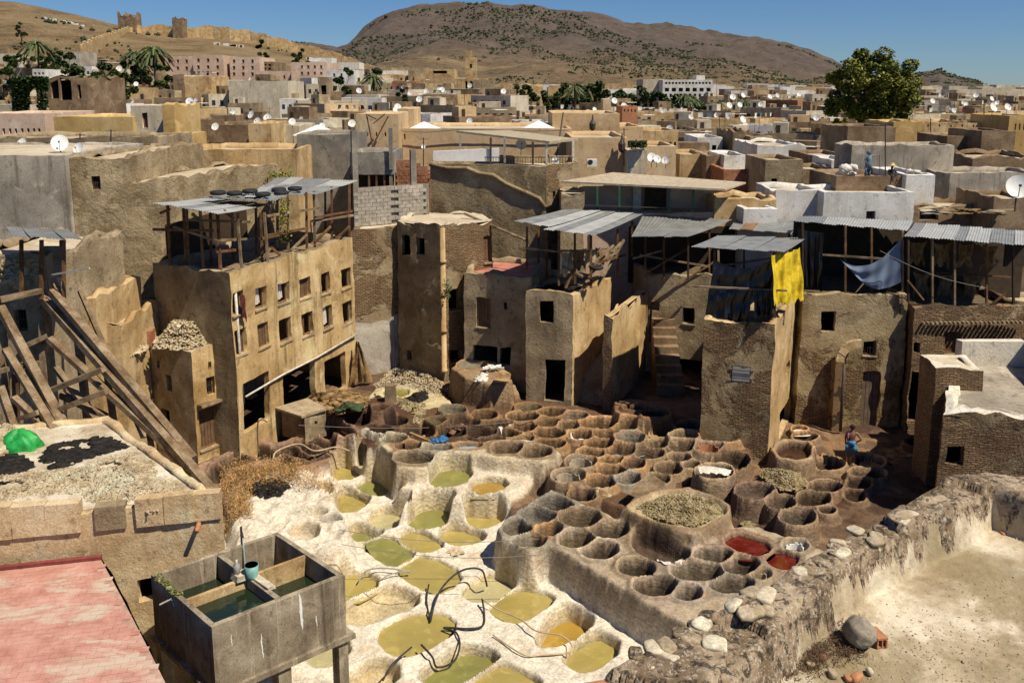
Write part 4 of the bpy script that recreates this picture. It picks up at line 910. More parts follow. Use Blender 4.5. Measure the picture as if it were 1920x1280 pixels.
# low house between tower and scaffold
l0 = PZ(200, 770, 2.5); building('low_house', 'low ochre house wedged behind the timber props with wool on the roof', 'house', [(c3[0] - 2.9, c3[1] - .6), (c3[0] + .15, c3[1] + .15), (c3[0] + .6, c3[1] + 4), (c3[0] - 3.6, c3[1] + 4.)], .3, zt - .05, 'plaster_ochre', ops={0: [(272, 684, 288, 716, 'half'), (226, 700, 240, 722, 'hole')]}, par=.3, jag=.15)
# brick-patched strip wall and blockwork
s0 = (Ar[0] - .25, Ar[1] + .7); s1 = PZ(757, 690, 1)
zs1 = ZA(700, 424, 44.5)
bB = building('patched_wall_house', 'narrow house wall patched with bare brick, fallen render and grey cement below', 'house', [s0, s1, (s1[0], s1[1] + 4), (s0[0], s0[1] + 4)], .3, zs1, 'brick_patchy', par=.05, amp=.09, jag=.1)
q = MB(); e = Vector((s1[0] - s0[0], s1[1] - s0[1], 0)); nn = Vector((e.y, -e.x, 0)).normalized()
fcd = facade((s0[0] + nn.x * .1, s0[1] + nn.y * .1), (s1[0] + nn.x * .1, s1[1] + nn.y * .1), .4, 4.1, [], 'plaster_grey', bB, .08, .3, name='cement_patch', top=lambda P: .6 * fbm(P[:, 0] * 1.1, P[:, 1] * 1.1, 0, 77))
# grey block wall on top: every block a piece
bw = empty('block_wall', (s0[0] + 1, s0[1], zs1), 'grey concrete block wall on the patched house beside the unfinished frame', 'wall')
zw = zs1; wz = ZA(730, 352, 44.6) - zs1; p0 = Vector(PY(664, 420, 44.3)); p0.z = 0; p1 = Vector(PY(806, 420, 46.5)); p1.z = 0; e = (p1 - p0); LL = e.length; e.normalize(); nn = Vector((e.y, -e.x, 0))
qb = MB(); qb.obox(Vector((p0.x, p0.y, zw)) - nn * .05, e * LL, -nn * .14, (0, 0, wz)); qb.build('mortar_bed', 'cement_grey', bw)
rows = int(wz / .2); blk = None
for r in range(rows):
    for k in range(int(LL / .42) + 1):
        u = k * .42 + (.21 if r % 2 else 0)
        if u + .4 > LL: continue
        if 1.95 < u % 3.2 < 2.25: continue
        if blk is None:
            q = MB(); q.obox((0, 0, 0), (.40, 0, 0), (0, .12, 0), (0, 0, .185)); me = None
            q.v = [tuple(v) for v in q.v]; blk = q.build('block', 'grey_block', None, org=(0, 0, 0)); o = blk
        else:
            o = blk.copy(); COL.objects.link(o)
        o.parent = bw; og = ORG[bw.name]; pp = Vector((p0.x, p0.y, zw)) + e * u + nn * (.045 + R(.0, .012)) + Vector((0, 0, r * .2 + .008)) - og
        o.location = pp; o.rotation_euler = (0, 0, math.atan2(e.y, e.x) + R(-.01, .01))
for u in (0., 3.3):
    q = MB(); q.obox(Vector((p0.x, p0.y, zw)) + e * u + nn * .03, e * .3, -nn * .2, (0, 0, wz + (1.9 if u else 3.)), jit=.01); q.build('pillar', 'cement_grey', bw)
# unfinished concrete frame
fb('concrete_cube_house', 'windowless dark grey cement rendered cube behind the drying loft', 'house', 556, 662, 252, 50, 5, 'cement_grey', z0=5, par=.25, jag=.02)
cf = fb('unfinished_storey', 'unfinished grey concrete storey with dark open bay and bare pillars', 'building', 655, 738, 286, 47.2, 4, 'cement_grey', z0=ZA(700, 327, 47.2), par=.3, jag=.02)
for x in (664, 692, 706, 721, 733):
    a = Vector(PY(x, 360, 47.3)); b = Vector(PY(x, 326, 47.3)); q = MB(); q.beam(a, b, .16 if x in (664, 733) else .09, .14); q.build('pillar', 'cement_grey' if x in (664, 733) else 'wood_brown', cf)
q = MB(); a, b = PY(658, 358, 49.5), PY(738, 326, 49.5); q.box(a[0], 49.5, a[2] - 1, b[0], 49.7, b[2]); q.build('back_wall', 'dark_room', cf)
a = PY(664, 287, 47.1); q = MB(); q.beam((a[0], 47.1, 11.5), (a[0], 47.1, ZA(664, 240, 47.1)), .2, .2); q.build('pillar', 'cement_grey', cf)
a = PY(733, 287, 47.1); q = MB(); q.beam((a[0], 47.1, 11.5), (a[0], 47.1, ZA(733, 240, 47.1)), .2, .2); q.build('pillar', 'cement_grey', cf)
# bare hollow-brick wall
rb = empty('hollow_brick_wall', PY(770, 350, 48.5), 'crumbling stepped wall of bare red hollow bricks above the block wall', 'wall')
bk = None; og = ORG[rb.name]
a = Vector(PY(741, 352, 48.5)); zb = a.z; Lr = PY(806, 350, 48.5)[0] - a.x
q = MB(); q.obox((a.x, 48.56, zb - 1.5), (Lr, 0, 0), (0, .2, 0), (0, 0, 2.3)); q.build('mortar_bed', 'red_brick', rb)
for r in range(9):
    for k in range(8):
        u = k * .27 + (.13 if r % 2 else 0)
        if u > Lr - .2 or r * .185 > 1.75 - .12 * k + R(0, .25): continue
        if bk is None:
            q = MB(); q.obox((0, 0, 0), (.25, 0, 0), (0, .12, 0), (0, 0, .165)); bk = q.build('brick', 'red_brick', None, org=(0, 0, 0)); o = bk
        else: o = bk.copy(); COL.objects.link(o)
        o.parent = rb; o.location = Vector((a.x + u, 48.46 - R(0, .03), zb - .05 + r * .185)) - og; o.rotation_euler = (0, 0, R(-.02, .02))
# round-cornered tall tower (centre left)
t0 = PZ(757, 702, 1); t1 = PZ(832, 716, 1); zC = ZA(825, 424, t1[1]); t2 = PZ(924, 412, zC); t3 = (t0[0] + .4, t0[1] + 3.5); t0b = PZ(744, 414, zC)
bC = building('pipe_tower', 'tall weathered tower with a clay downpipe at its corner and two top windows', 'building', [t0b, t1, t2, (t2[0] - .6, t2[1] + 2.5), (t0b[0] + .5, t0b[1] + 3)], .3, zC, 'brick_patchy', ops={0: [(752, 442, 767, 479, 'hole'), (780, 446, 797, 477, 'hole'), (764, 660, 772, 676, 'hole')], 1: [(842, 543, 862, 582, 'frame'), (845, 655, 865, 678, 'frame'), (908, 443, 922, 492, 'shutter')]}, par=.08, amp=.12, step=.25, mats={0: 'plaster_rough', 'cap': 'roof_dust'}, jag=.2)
for k, (za, zb_) in enumerate([(9.1, 7.3), (7.3, 5.6), (5.6, 3.7), (3.7, 1.6)]):
    q = MB(); v = Vector((t1[0] + .06, t1[1] - .2, 0)); q.tube([v + Vector((0, 0, za - .03)), v + Vector((0, 0, zb_ + .15)), v + Vector((0, 0, zb_ + .14)), v + Vector((0, 0, zb_))], [.13, .13, .17, .17], 10); q.build('pipe_segment', 'plaster_ochre', bC, True)
# lower wing with the wide dark opening
w0 = (t1[0] + .75, t1[1] + .25); w1 = PZ(984, 742, 1); zW = ZA(905, 512, 41.3); w1 = (w1[0] + .3, w1[1] + .5)
w0 = PZ(872, 722, 1); w0 = (w0[0], w0[1] + .1)
bW = building('courtyard_wing', 'two-storey beige wing with a small shuttered window over a wide dark opening', 'building', [w0, w1, (w1[0] + 1.2, w1[1] + 4.5), (w0[0] + .3, w0[1] + 4.4)], .3, zW, 'plaster_beige', ops={0: [(893, 559, 919, 614, 'shutter'), (943, 569, 950, 581, 'hole'), (888, 648, 933, 684, 'hole'), (937, 652, 957, 684, 'hole')]}, par=.35, amp=.09, roof='tile_red', jag=.2, step=.28)
# central square tower with door
d0_ = PZ(985, 750, .95); d1_ = PZ(1072, 757, .95); zD = ZA(1030, 545, d0_[1]); d2_ = PZ(1146, 522, zD); d3_ = (d0_[0] + .7, d0_[1] + 4.6)
bD = building('square_tower', 'square beige tower with one ragged window above an open dark doorway', 'building', [d0_, d1_, d2_, (d2_[0] - 1, d2_[1] + 1.2), d3_], .3, zD, 'plaster_beige', ops={0: [(1012, 564, 1037, 605, 'hole'), (1021, 674, 1059, 752, 'hole')]}, par=.25, thk=.32, amp=.09, step=.26, mats={0: 'plaster_beige', 1: 'plaster_ochre', 'cap': 'plaster_ochre'}, jag=.14, roof='earth')  # dark floor tone stands in for the shade of the shed
# buttress slope beside it
q = MB(); a = PZ3(1148, 768, 1.); b = PZ3(1075, 752, 1.); 
q.raw([(b[0], b[1] + .2, .3), (a[0] + .4, a[1] + .3, .3), (a[0] + .6, a[1] + 3, .3), (d2_[0], d2_[1], .3), (b[0] + .1, b[1] + .6, 1.6), (a[0] - .3, a[1] + 1.2, 1.5), (a[0] + .3, a[1] + 3.2, 3.4), (d2_[0] + .2, d2_[1] + .3, 3.8)], [(0, 1, 5, 4), (1, 2, 6, 5), (4, 5, 6, 7), (2, 3, 7, 6)])
tag(q.build('earth_bank', 'earth', None, noise=.12), 'sloping earth bank at the right foot of the square tower', 'bank')
# drying shed on the square tower
sh = empty('hide_shed', (4.5, 42, zD), 'sheet-roofed drying shed with hanging skins on the square tower', 'shed')
for (x, y0, y1, Y) in [(988, 512, 425, 40.6), (1025, 525, 420, 42.5), (1048, 535, 432, 39.6), (1078, 532, 438, 39.9), (1108, 540, 442, 39.7), (1158, 520, 430, 42.5), (1185, 480, 415, 44.5), (1010, 500, 420, 44.5)]:
    post(sh, PY(x, y0, Y), PY(x, y1, Y), .11)
for (x0, y0, a0, x1, y1, a1) in [(1050, 470, 39.6, 1160, 470, 42), (1105, 500, 39.8, 1150, 460, 41.8), (1090, 532, 39.8, 1165, 455, 42.4), (1112, 495, 39.8, 1172, 478, 42.8), (1130, 520, 41, 1170, 450, 43), (1060, 540, 39.6, 1075, 505, 39.9), (1095, 520, 39.8, 1055, 500, 40), (985, 465, 40.6, 1050, 472, 39.8)]:
    q = MB(); q.beam(PY(x0, y0, a0), PY(x1, y1, a1), .1, .1, jit=.01); q.build('rail', random.choice(['wood_brown', 'wood_old']), sh)
corr_roof(sh, (PY(1018, 431, 38.9), PY(1114, 442, 38.6), PY(1206, 402, 44.8), PY(1120, 396, 45.)), 5, ('zinc', 'zinc_pale', 'zinc_pale'))
corr_roof(sh, (PY(964, 415, 40.4), PY(1030, 427, 39.4), PY(1128, 396, 45.), PY(1058, 393, 45.)), 4, ('zinc', 'zinc_pale'))
def hide(loc, w_, h_, rz, mat, label=None, cat='hide', group=None, parent=None, name='hanging_hide', sag=.1):
    nx_, nz_ = 12, 12; Vv = []
    ca, sa = math.cos(rz), math.sin(rz); sd = R(0, 99)
    for j in range(nz_ + 1):
        t = j / nz_
        ww = w_ * (1 - .25 * math.sin(t * 3.1)) * (1 + .12 * math.sin(t * 9 + sd))
        for i in range(nx_ + 1):
            s = i / nx_ - .5; y = .06 * math.sin(s * 14 + sd + t * 2) + .04 * math.sin(s * 29 + sd)
            edge = h_ * (.9 + .12 * math.sin(s * 11 + sd) + (.1 if abs(s) > .38 else 0))
            Vv.append((loc[0] + s * ww * ca - y * sa, loc[1] + s * ww * sa + y * ca, loc[2] - t * edge - sag * math.cos(s * math.pi) * (1 - t)))
    o = link(name, npmesh(name, np.array(Vv), grid_faces(nz_ + 1, nx_ + 1)), mat, parent)
    if label: tag(o, label, cat, group)
    return o
for k, (x, y, Y, w_, h_) in enumerate([(1062, 470, 40.2, .8, 1.3), (1085, 466, 40.6, .8, 1.1), (1110, 465, 41, .9, 1.0), (1128, 463, 41.6, .7, .9)]):
    hide(PY(x, y, Y), w_, h_, .3, 'hides_tan' if k % 2 else 'wool', 'pale skin hanging in the square tower shed, ' + ['longest, nearest the left post', 'second from left', 'third from left', 'rightmost by the props'][k], 'hide', 'skins hanging in the shed')
q = MB(); 
tyre((PY(1118, 505, 39.6)[0], 39.6, PY(1118, 505, 39.6)[2]), 'black tyre caught on the props of the square tower shed')
# the small free wall with stairs
v0 = PZ(1145, 768, 1.0); v1 = (PZ(1207, 690, 1.)[0], 43.6); zV = ZA(1150, 600, v0[1]); zV2 = ZA(1203, 568, 42)
e = np.array([v1[0] - v0[0], v1[1] - v0[1]]); e /= np.linalg.norm(e); n_ = np.array([e[1], -e[0]]) * .42
building('free_wall', 'tall free-standing ochre wall with brick end beside the courtyard stairs', 'wall', [(v0[0] - n_[0] * 1, v0[1] - n_[1]), v0, v1, (v1[0] - n_[0], v1[1] - n_[1])], .3, zV + .15, 'plaster_ochre', par=0.02, thk=.1, amp=.07, mats={0: 'brick_old', 'cap': 'plaster_beige'}, jag=.3, roof='same')
sr = empty('stone_stairs', (8, 41, 1), 'steep masonry steps climbing behind the free-standing wall', 'stairs')
for k in range(9):
    a = PZ3(1205 + k * 1.5, 735 - k * 2, 1.2); q = MB(); q.box(7.2 + .02 * k, 40.2 + k * .42, .5, 8.5, 40.65 + k * .42, 1.5 + k * .36); q.build('step', 'plaster_brown', sr, noise=.03)
# shaded rear building of the courtyard
h0, h1 = (7.2, 43.7), (13.6, 42.2)
bH = building('rear_building', 'shaded brown building at the back of the courtyard with plank door and dark arcade', 'building', [h0, h1, (13.8, 48.5), (6.6, 48.5)], .3, ZA(1260, 520, 43), 'plaster_beige', ops={0: [(1210, 566, 1236, 642, 'door'), (1280, 577, 1303, 607, 'frame'), (1218, 672, 1318, 790, 'hole')]}, par=.25, amp=.07, jag=.2, roof='shade_fill')
# right tower
e0 = (7.95, 34.2); e1 = (10.63, 33.4); e2 = PZ(1492, 757, .95); e3 = (9.6, 39.6); zE = ZA(1440, 606, 33.5)
bE = building('brick_tower', 'square tower of thin bricks and worn render with a small boarded window', 'building', [e0, e1, e2, e3], .3, zE, 'brick_courtyard', ops={0: [(1372, 687, 1408, 717, 'board')], 1: [(1462, 762, 1480, 800, 'hole'), (1475, 680, 1481, 699, 'hole')]}, par=.22, thk=.3, amp=.08, step=.26, mats={0: 'brick_courtyard', 1: 'plaster_ochre', 'cap': 'plaster_ochre'}, jag=.1, roof='earth')  # floor darkened by colour where the loft roof would shade it
# facades at the right
f0 = (13.0, 37.2); f1 = PZ(1692, 800, .9); f1 = (f1[0], 36.9); zF = ZA(1600, 552, 37)
bF = building('arch_facade_house', 'brick and render house with a ruined arch, two windows and a tall dark door', 'house', [f0, f1, (f1[0] + .4, 42.5), (12.2, 42.5)], .3, zF, 'brick_courtyard', ops={0: [(1540, 584, 1568, 622, 'hole'), (1619, 639, 1643, 667, 'bars'), (1615, 697, 1648, 800, 'door')]}, par=.3, amp=.1, step=.26, jag=.12, roof='shade_fill')
g0 = (f1[0] + .1, 36.4); g1 = (g0[0] + 5.1, 36.6); zG = ZA(1800, 575, 36.5)
bG = building('corner_house', 'brown brick house with red shuttered window and half-open door at the right corner', 'house', [g0, g1, (g1[0], 42), (g0[0] + .4, 42)], .3, zG, 'brick_old', ops={0: [(1771, 620, 1800, 663, 'shutter'), (1706, 643, 1724, 662, 'hole'), (1695, 697, 1731, 790, 'hole')]}, par=.3, amp=.09, step=.26, jag=.12, roof='shade_fill')
k0 = PY(1733, 700, 36.0); q = MB(); q.obox((k0[0], 36.1, 1.), (.35, -.7, 0), (.04, .02, 0), (0, 0, k0[2] - 1)); q.build('door', 'door_grey', bG)
building('far_right_house', 'plain tan house beyond the corner house at right', 'house', [(g1[0] + .05, 37.2), (g1[0] + 6, 37.4), (g1[0] + 6, 42), (g1[0] + .05, 42)], .3, ZA(1910, 598, 37), 'plaster_beige', par=.2)
# arch remains, brackets, pipe
ar = empty('brick_arch', (PY(1600, 690, 36.8)[0], 36.8, 1), 'remains of a brick arch springing from the arch facade', 'arch'); ac = Vector(PY(1606, 675, 36.8))
for k in range(9):
    t = math.radians(92 + k * 11); q = MB(); r0, r1 = .62, .98
    a = ac + Vector((math.cos(t) * r0, -.1, math.sin(t) * r0)); b = ac + Vector((math.cos(t) * r1, -.1, math.sin(t) * r1)); q.beam(a, b, .3, .13, up=(0, 1, 0), jit=.02); q.build('brick', 'plaster_ochre', ar)
q = MB(); q.box(ac.x - 1.02, 36.55, .6, ac.x - .62, 37.3, ac.z); q.build('pier', 'brick_old', ar, noise=.04)
q = MB(); a = PY(1583, 684, 36.3); q.tube([(a[0], 36.3, a[2]), (a[0] - .02, 36.2, .8)], .07, 8); tag(q.build('rusty_pipe', 'iron', None, True), 'tall rusty iron pipe standing before the arch facade', 'pipe')
br = empty('bracket_row', (PY(1790, 600, 36.3)[0], 36.3, zG - .9), 'row of small brick brackets casting shadows under the corner house parapet', 'cornice')
for k in range(24):
    x = g0[0] + .35 + k * .195; q = MB(); q.obox((x, 36.22, zG - .75 + .002 * k), (.09, 0, 0), (0, .2, 0), (0, 0, .1), jit=.012); q.build('brick', 'plaster_beige', br)
# roofed lofts over the right side -----------------------------------------------------------
def loft(name, label, roofs, posts, rails, mats=('zinc', 'zinc_pale'), back=None, cat='shed', n=6):
    c = roofs[0][0]; r = empty(name, PY(*c), label, cat)
    for rf in roofs: corr_roof(r, [PY(*p) for p in rf[:4]], rf[4] if len(rf) > 4 else n, rf[5] if len(rf) > 5 else mats, 1)
    for (x, y0, y1, Y) in posts: post(r, PY(x, y0, Y), PY(x, y1, Y), .09, random.choice(['wood_brown', 'dark_wood', 'wood_old']))
    for (x0, y0, a0, x1, y1, a1) in rails:
        q = MB(); q.beam(PY(x0, y0, a0), PY(x1, y1, a1), .08, .08, jit=.01); q.build('rail', random.choice(['wood_brown', 'wood_old']), r)
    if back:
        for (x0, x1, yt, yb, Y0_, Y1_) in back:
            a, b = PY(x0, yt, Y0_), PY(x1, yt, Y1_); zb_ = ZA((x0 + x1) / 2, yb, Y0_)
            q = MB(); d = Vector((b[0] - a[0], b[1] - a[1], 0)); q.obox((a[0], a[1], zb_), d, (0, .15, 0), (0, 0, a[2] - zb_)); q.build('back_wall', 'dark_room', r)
    return r
loft('drying_loft', 'low dark loft with crumpled pale sheets above the rear building', [((1183, 445, 41.5), (1290, 445, 41.), (1372, 412, 46.5), (1205, 404, 46.5), 7, ('zinc_pale', 'zinc', 'zinc'))],
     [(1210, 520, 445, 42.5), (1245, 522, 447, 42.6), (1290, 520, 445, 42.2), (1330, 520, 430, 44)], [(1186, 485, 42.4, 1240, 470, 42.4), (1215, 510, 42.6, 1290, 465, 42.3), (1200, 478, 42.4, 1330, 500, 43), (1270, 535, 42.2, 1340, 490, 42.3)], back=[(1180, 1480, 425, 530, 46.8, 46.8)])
loft('drying_loft', 'brick tower loft with grey sheets, black plastic and a yellow tarpaulin', [((1294, 464, 36.2), (1470, 474, 33.4), (1512, 448, 38.5), (1345, 442, 40.), 6, ('zinc', 'zinc'))],
     [(1347, 600, 470, 35.2), (1452, 596, 474, 33.9), (1490, 580, 455, 37.4), (1395, 600, 468, 34.6), (1340, 560, 450, 39.5)], [(1298, 537, 35.2, 1476, 545, 33.2), (1340, 500, 36, 1490, 478, 37)])
loft('drying_loft', 'small middle loft with rust-stained sheets behind the brick tower loft', [((1366, 430, 44), (1480, 438, 42), (1500, 415, 46), (1385, 404, 48), 5, ('zinc', 'zinc', 'zinc_rust'))], [(1380, 470, 430, 44), (1480, 500, 436, 42.2)], [])
loft('drying_loft', 'long loft with dark interior where a blue cloth hangs', [((1490, 416, 38.6), (1700, 434, 37.4), (1712, 416, 41.5), (1498, 405, 43), 8, ('zinc_pale', 'zinc'))],
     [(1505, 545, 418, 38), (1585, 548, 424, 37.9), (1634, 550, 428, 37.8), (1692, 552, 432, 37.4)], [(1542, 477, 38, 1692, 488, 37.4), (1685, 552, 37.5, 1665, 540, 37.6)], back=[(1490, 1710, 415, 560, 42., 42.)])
loft('drying_loft', 'rightmost loft with plank rack and brown hides behind leaning posts', [((1694, 444, 36.6), (1925, 462, 36.2), (1925, 434, 41), (1716, 418, 42), 10, ('zinc_pale', 'zinc_pale', 'zinc'))],
     [(1703, 565, 446, 36.7), (1748, 568, 448, 36.8), (1790, 572, 452, 36.9), (1850, 575, 456, 36.9), (1900, 580, 458, 36.9)], [(1702, 525, 36.6, 1732, 562, 36.6), (1858, 572, 36.6, 1888, 548, 36.6), (1700, 508, 39.5, 1895, 520, 39.5)], back=[(1700, 1925, 430, 590, 41.6, 41.6), (1888, 1925, 455, 500, 37.1, 37.1)])
for k, (x, y, Y) in enumerate([(1722, 452, 39), (1768, 455, 39), (1812, 456, 39), (1858, 458, 39), (1730, 510, 39), (1775, 513, 39), (1822, 515, 39)]):
    hide(PY(x, y, Y), .8, 1.15, 0, 'hides_tan', ['brown hide', 'brown hide', 'brown hide', 'brown hide', 'dull hide', 'dull hide', 'dull hide'][k] + ' hanging in the rightmost loft, ' + ('upper' if k < 4 else 'lower') + ' row, ' + ['first from left', 'second from left', 'third from left', 'fourth from left', 'first from left', 'second from left', 'third from left'][k], 'hide', 'hides in the rightmost loft')
# cloths
def cloth(name, C, mat, label, cat='cloth', nx_=26, ny_=20, sag=.5, fold=.06, rag=.0, fr=22, seed=0, uvs=False):
    a, b, c_, d = [np.array(p) for p in C]; Vv = []; UVc = []
    for j in range(ny_ + 1):
        t = j / ny_
        for i in range(nx_ + 1):
            s = i / nx_; p = (a * (1 - s) + b * s) * (1 - t) + (d * (1 - s) + c_ * s) * t
            sg = sag * 4 * s * (1 - s)
            f_ = fold * math.sin(s * fr + seed + 2 * t) * (.3 + t) + fold * .5 * math.sin(s * fr * 2.3 + t * 5 + seed)
            rg = rag * t * (math.sin(i * 2.1 + seed) + math.sin(i * .9 + seed) * .6)
            Vv.append((p[0], p[1] - f_ + .04 * math.sin(t * 11 + s * 5), p[2] - sg * (1 - t * .3) + rg)); UVc.append((s, t))
    o = link(name, npmesh(name, np.array(Vv), grid_faces(ny_ + 1, nx_ + 1), uv=np.array(UVc)), mat); tag(o, label, cat); return o
cloth('yellow_tarpaulin', (PY(1446, 478, 33.3), PY(1500, 464, 35.2), PY(1505, 560, 35.2), PY(1450, 572, 33.2)), 'yellow_tarp', 'bright yellow tarpaulin hanging from the brick tower loft', 'tarpaulin', sag=.08, fold=.16, rag=.09, fr=13)
cloth('black_plastic_sheet', (PY(1338, 484, 35.2), PY(1450, 482, 33.6), PY(1448, 545, 33.6), PY(1330, 548, 35.)), 'black_plastic', 'torn black plastic curtain under the brick tower loft roof', 'plastic sheet', sag=.45, fold=.08, rag=.05)
cloth('black_plastic_sheet', (PY(1330, 540, 34.9), PY(1412, 542, 33.9), PY(1400, 612, 33.8), PY(1322, 608, 34.7)), 'black_plastic', 'black plastic sheet draped over the brick tower parapet', 'plastic sheet', sag=.02, fold=.1, rag=.08, seed=3)
cloth('black_plastic_sheet', (PY(1412, 545, 33.7), PY(1450, 545, 33.4), PY(1450, 590, 33.4), PY(1415, 594, 33.6)), 'black_plastic', 'small black plastic flap beside the yellow tarpaulin', 'plastic sheet', sag=.02, fold=.08, rag=.05, seed=5)
cloth('black_plastic_sheet', (PY(1494, 428, 38.2), PY(1545, 436, 38.), PY(1540, 545, 38.), PY(1505, 532, 38.1)), 'black_plastic', 'black plastic strip hanging at the left end of the long loft', 'plastic sheet', sag=.05, fold=.1, rag=.05, seed=8)
cloth('blue_cloth', (PY(1573, 484, 37.2), PY(1690, 446, 36.9), PY(1688, 528, 36.8), PY(1600, 512, 37.1)), 'blue_print', 'blue dotted cloth slung between the posts of the long loft', 'cloth', sag=.75, fold=.05, fr=12, uvs=True)
# masonry pit wall at right with near building
s_ = [PZ(1727, 905, 1.), (20.6, 27.2), (24, 33), (17.6, 34.6)]
s_ = [(15.25, 28.7), (21.5, 27.4), (24, 34), (18.7, 35)]
zS = ZA(1745, 772, 28.6)
bS = building('stone_annex', 'rough brick annex with lime-washed flat roof and one dark window at right', 'building', s_, .3, zS, 'brick_old', ops={0: [(1774, 836, 1806, 872, 'hole')]}, par=.18, thk=.4, amp=.12, step=.26, mats={'cap': 'lime_wash'}, roof='plaster_grey', jag=.25)
building('side_block', 'tall plain house just beyond the right edge shading the annex roof', 'house', [(20.9, 29.4), (26, 28.6), (27, 34), (22.2, 34)], .3, 7.2, 'plaster_beige', par=.2)
fb('stair_head', 'small square stair head with whitewashed lid on the stone annex', 'stair head', 1757, 1842, 692, 31.2, 1.7, 'brick_old', z0=.3, par=.03, thk=.4, mats={'cap': 'lime_wash'}, roof='lime_wash', jag=.1, yaw=-.12)
q = MB(); a = PZ3(1825, 660, 5.6); q.box(18.6, 34.0, 4.2, 25, 34.5, 5.6); tag(q.build('white_parapet', 'lime_wash', None, noise=.08), 'whitewashed low wall at the back of the annex roof', 'wall')
# ---------------------------------------------------------------- foreground roofs, tank, scaffold
# roof with drying wool
ZR = 5.6
r0, r1, r2, r3 = PZ(-120, 985, ZR), PZ(417, 936, ZR), PZ(203, 781, ZR), PZ(-60, 800, ZR)
bR = building('wool_roof_house', 'low plastered house whose pale flat roof is strewn with wool and black hides', 'house', [r0, r1, r2, r3], .2, ZR, 'plaster_parapet', roof='terrace_plaster', par=.12, thk=.22, amp=.05, step=.22, ops={0: [(258, 1085, 287, 1128, 'hole')]}, jag=.1)
dR = Vector((r1[0] - r0[0], r1[1] - r0[1], 0)).normalized(); nR = Vector((dR.y, -dR.x, 0))
# raised parapet pieces of its front
def slab_on(label, ua, ub, h, mat, th=.3, name='parapet_piece', z=ZR):
    q = MB(); a = Vector((*r0, z - .5)); n = int((ub - ua) / .9) + 1
    for k in range(n): 
        s = (ub - ua) / n; q.obox(a + dR * (ua + s * k) + nR * (.07 + .015 * math.sin(k * 2)), dR * s, -nR * th, (0, 0, h + .5 + .04 * math.sin(k * 1.7)), jit=.012)
    return q.build(name, mat, bR)
Lr = (Vector(r1) - Vector(r0)).length
ut = lambda px: on_wall(px, 960, r0, r1)[0]
slab_on('', .1, ut(150), .32, 'plaster_parapet'); slab_on('', ut(255), Lr - .05, .22, 'plaster_parapet'); slab_on('', ut(178), ut(235), .12, 'plaster_beige')
q = MB(); a = Vector((*r0, 0)) + dR * ut(372); a.z = 5.05; q.tube([a - nR * .1, a + nR * .38 + Vector((0, 0, -.05))], .06, 10); q.build('spout', 'terracotta', bR, True)
# red tiled terrace: each tile a piece
ZT = 4.4
T0, T1 = Vector(PZ(-160, 1084, ZT)), Vector(PZ(192, 1046, ZT)); tR = [Vector(PZ(x, y, ZT)) for x, y in [(192, 1046), (232, 1118), (275, 1200), (322, 1292), (360, 1380)]]
poly_t = [tuple(T0)] + [PZ(-700, 1500, ZT)] + [PZ(400, 1500, ZT)] + [tuple(v) for v in tR[::-1]]
terr_root = building('tiled_terrace_house', 'roof terrace paved with worn pink-red tiles and lime smears', 'terrace', poly_t[::1], .2, ZT, 'brick_old', roof='joint_pale', par=-.0, thk=.1, amp=.05, step=.35)
e = (T1 - T0).normalized(); ex = Vector((e.x, e.y, 0)); ey = Vector((e.y, -e.x, 0)); og = ORG[terr_root.name]
g = NG('tile_worn'); p = g.pos(); b0 = g.ramp(g.noise(p, 1.6, 5, .7), [(.35, (.38, .17, .13)), (.55, (.48, .25, .20)), (.7, (.55, .34, .28))])
lm = g.ramp(g.noise(g.mapp(p, (.55, 1.4, 1), (3, 1, 0)), .8, 7, .72, .4), [(.52, 0.), (.62, .85)]); g.base(g.mix(lm, b0, (.50, .42, .33))); g.rough(.7); g.bump(g.noise(p, 20, 4), .3, .01)
q = MB(); q.box(-.147, -.0745, 0, .147, .0745, .02); tl = q.build('tile', 'tile_worn', None, org=(0, 0, 0)); cnt = 0
poly_np = np.array(poly_t); stuffq = MB()
cand = []
for j in range(60):
    for i in range(-6, 40):
        c = T0 + e * (i * .30 + (.15 if j % 2 else 0)) + Vector((e.y, -e.x)) * (.14 + j * .155)
        px, py = proj(c.x, c.y, ZT)
        if px < -30 or py > 1300 or py < 1035: continue
        if sdf(poly_np, np.array([[c.x]]), np.array([[c.y]]))[0, 0] > -.16: continue
        cand.append((-py, c))
cand.sort(key=lambda t: t[0]); an = math.atan2(e.y, e.x)
for k, (_, c) in enumerate(cand):
    loc = (c.x, c.y, ZT + .022 + R(0, .006))
    if k < 295:
        o = tl if k == 0 else tl.copy()
        if k: COL.objects.link(o)
        o.parent = terr_root; o.location = Vector(loc) - og; o.rotation_euler = (R(-.01, .01), R(-.01, .01), an + R(-.015, .015))
    else:
        ca, sa = math.cos(an), math.sin(an); dx, dy = Vector((ca, sa, 0)), Vector((-sa, ca, 0))
        stuffq.obox(Vector(loc) - dx * .14 - dy * .07, dx * .28, dy * .14, (0, 0, .02))
if stuffq.v: o = stuffq.build('tiles', 'tile_worn', terr_root); o['kind'] = 'stuff'
q = MB(); q.obox(Vector((T0.x, T0.y, ZT + .01)) , ex * (T1 - T0).length, ey * .12, (0, 0, .10)); q.build('skirting', 'gutter_red', terr_root)
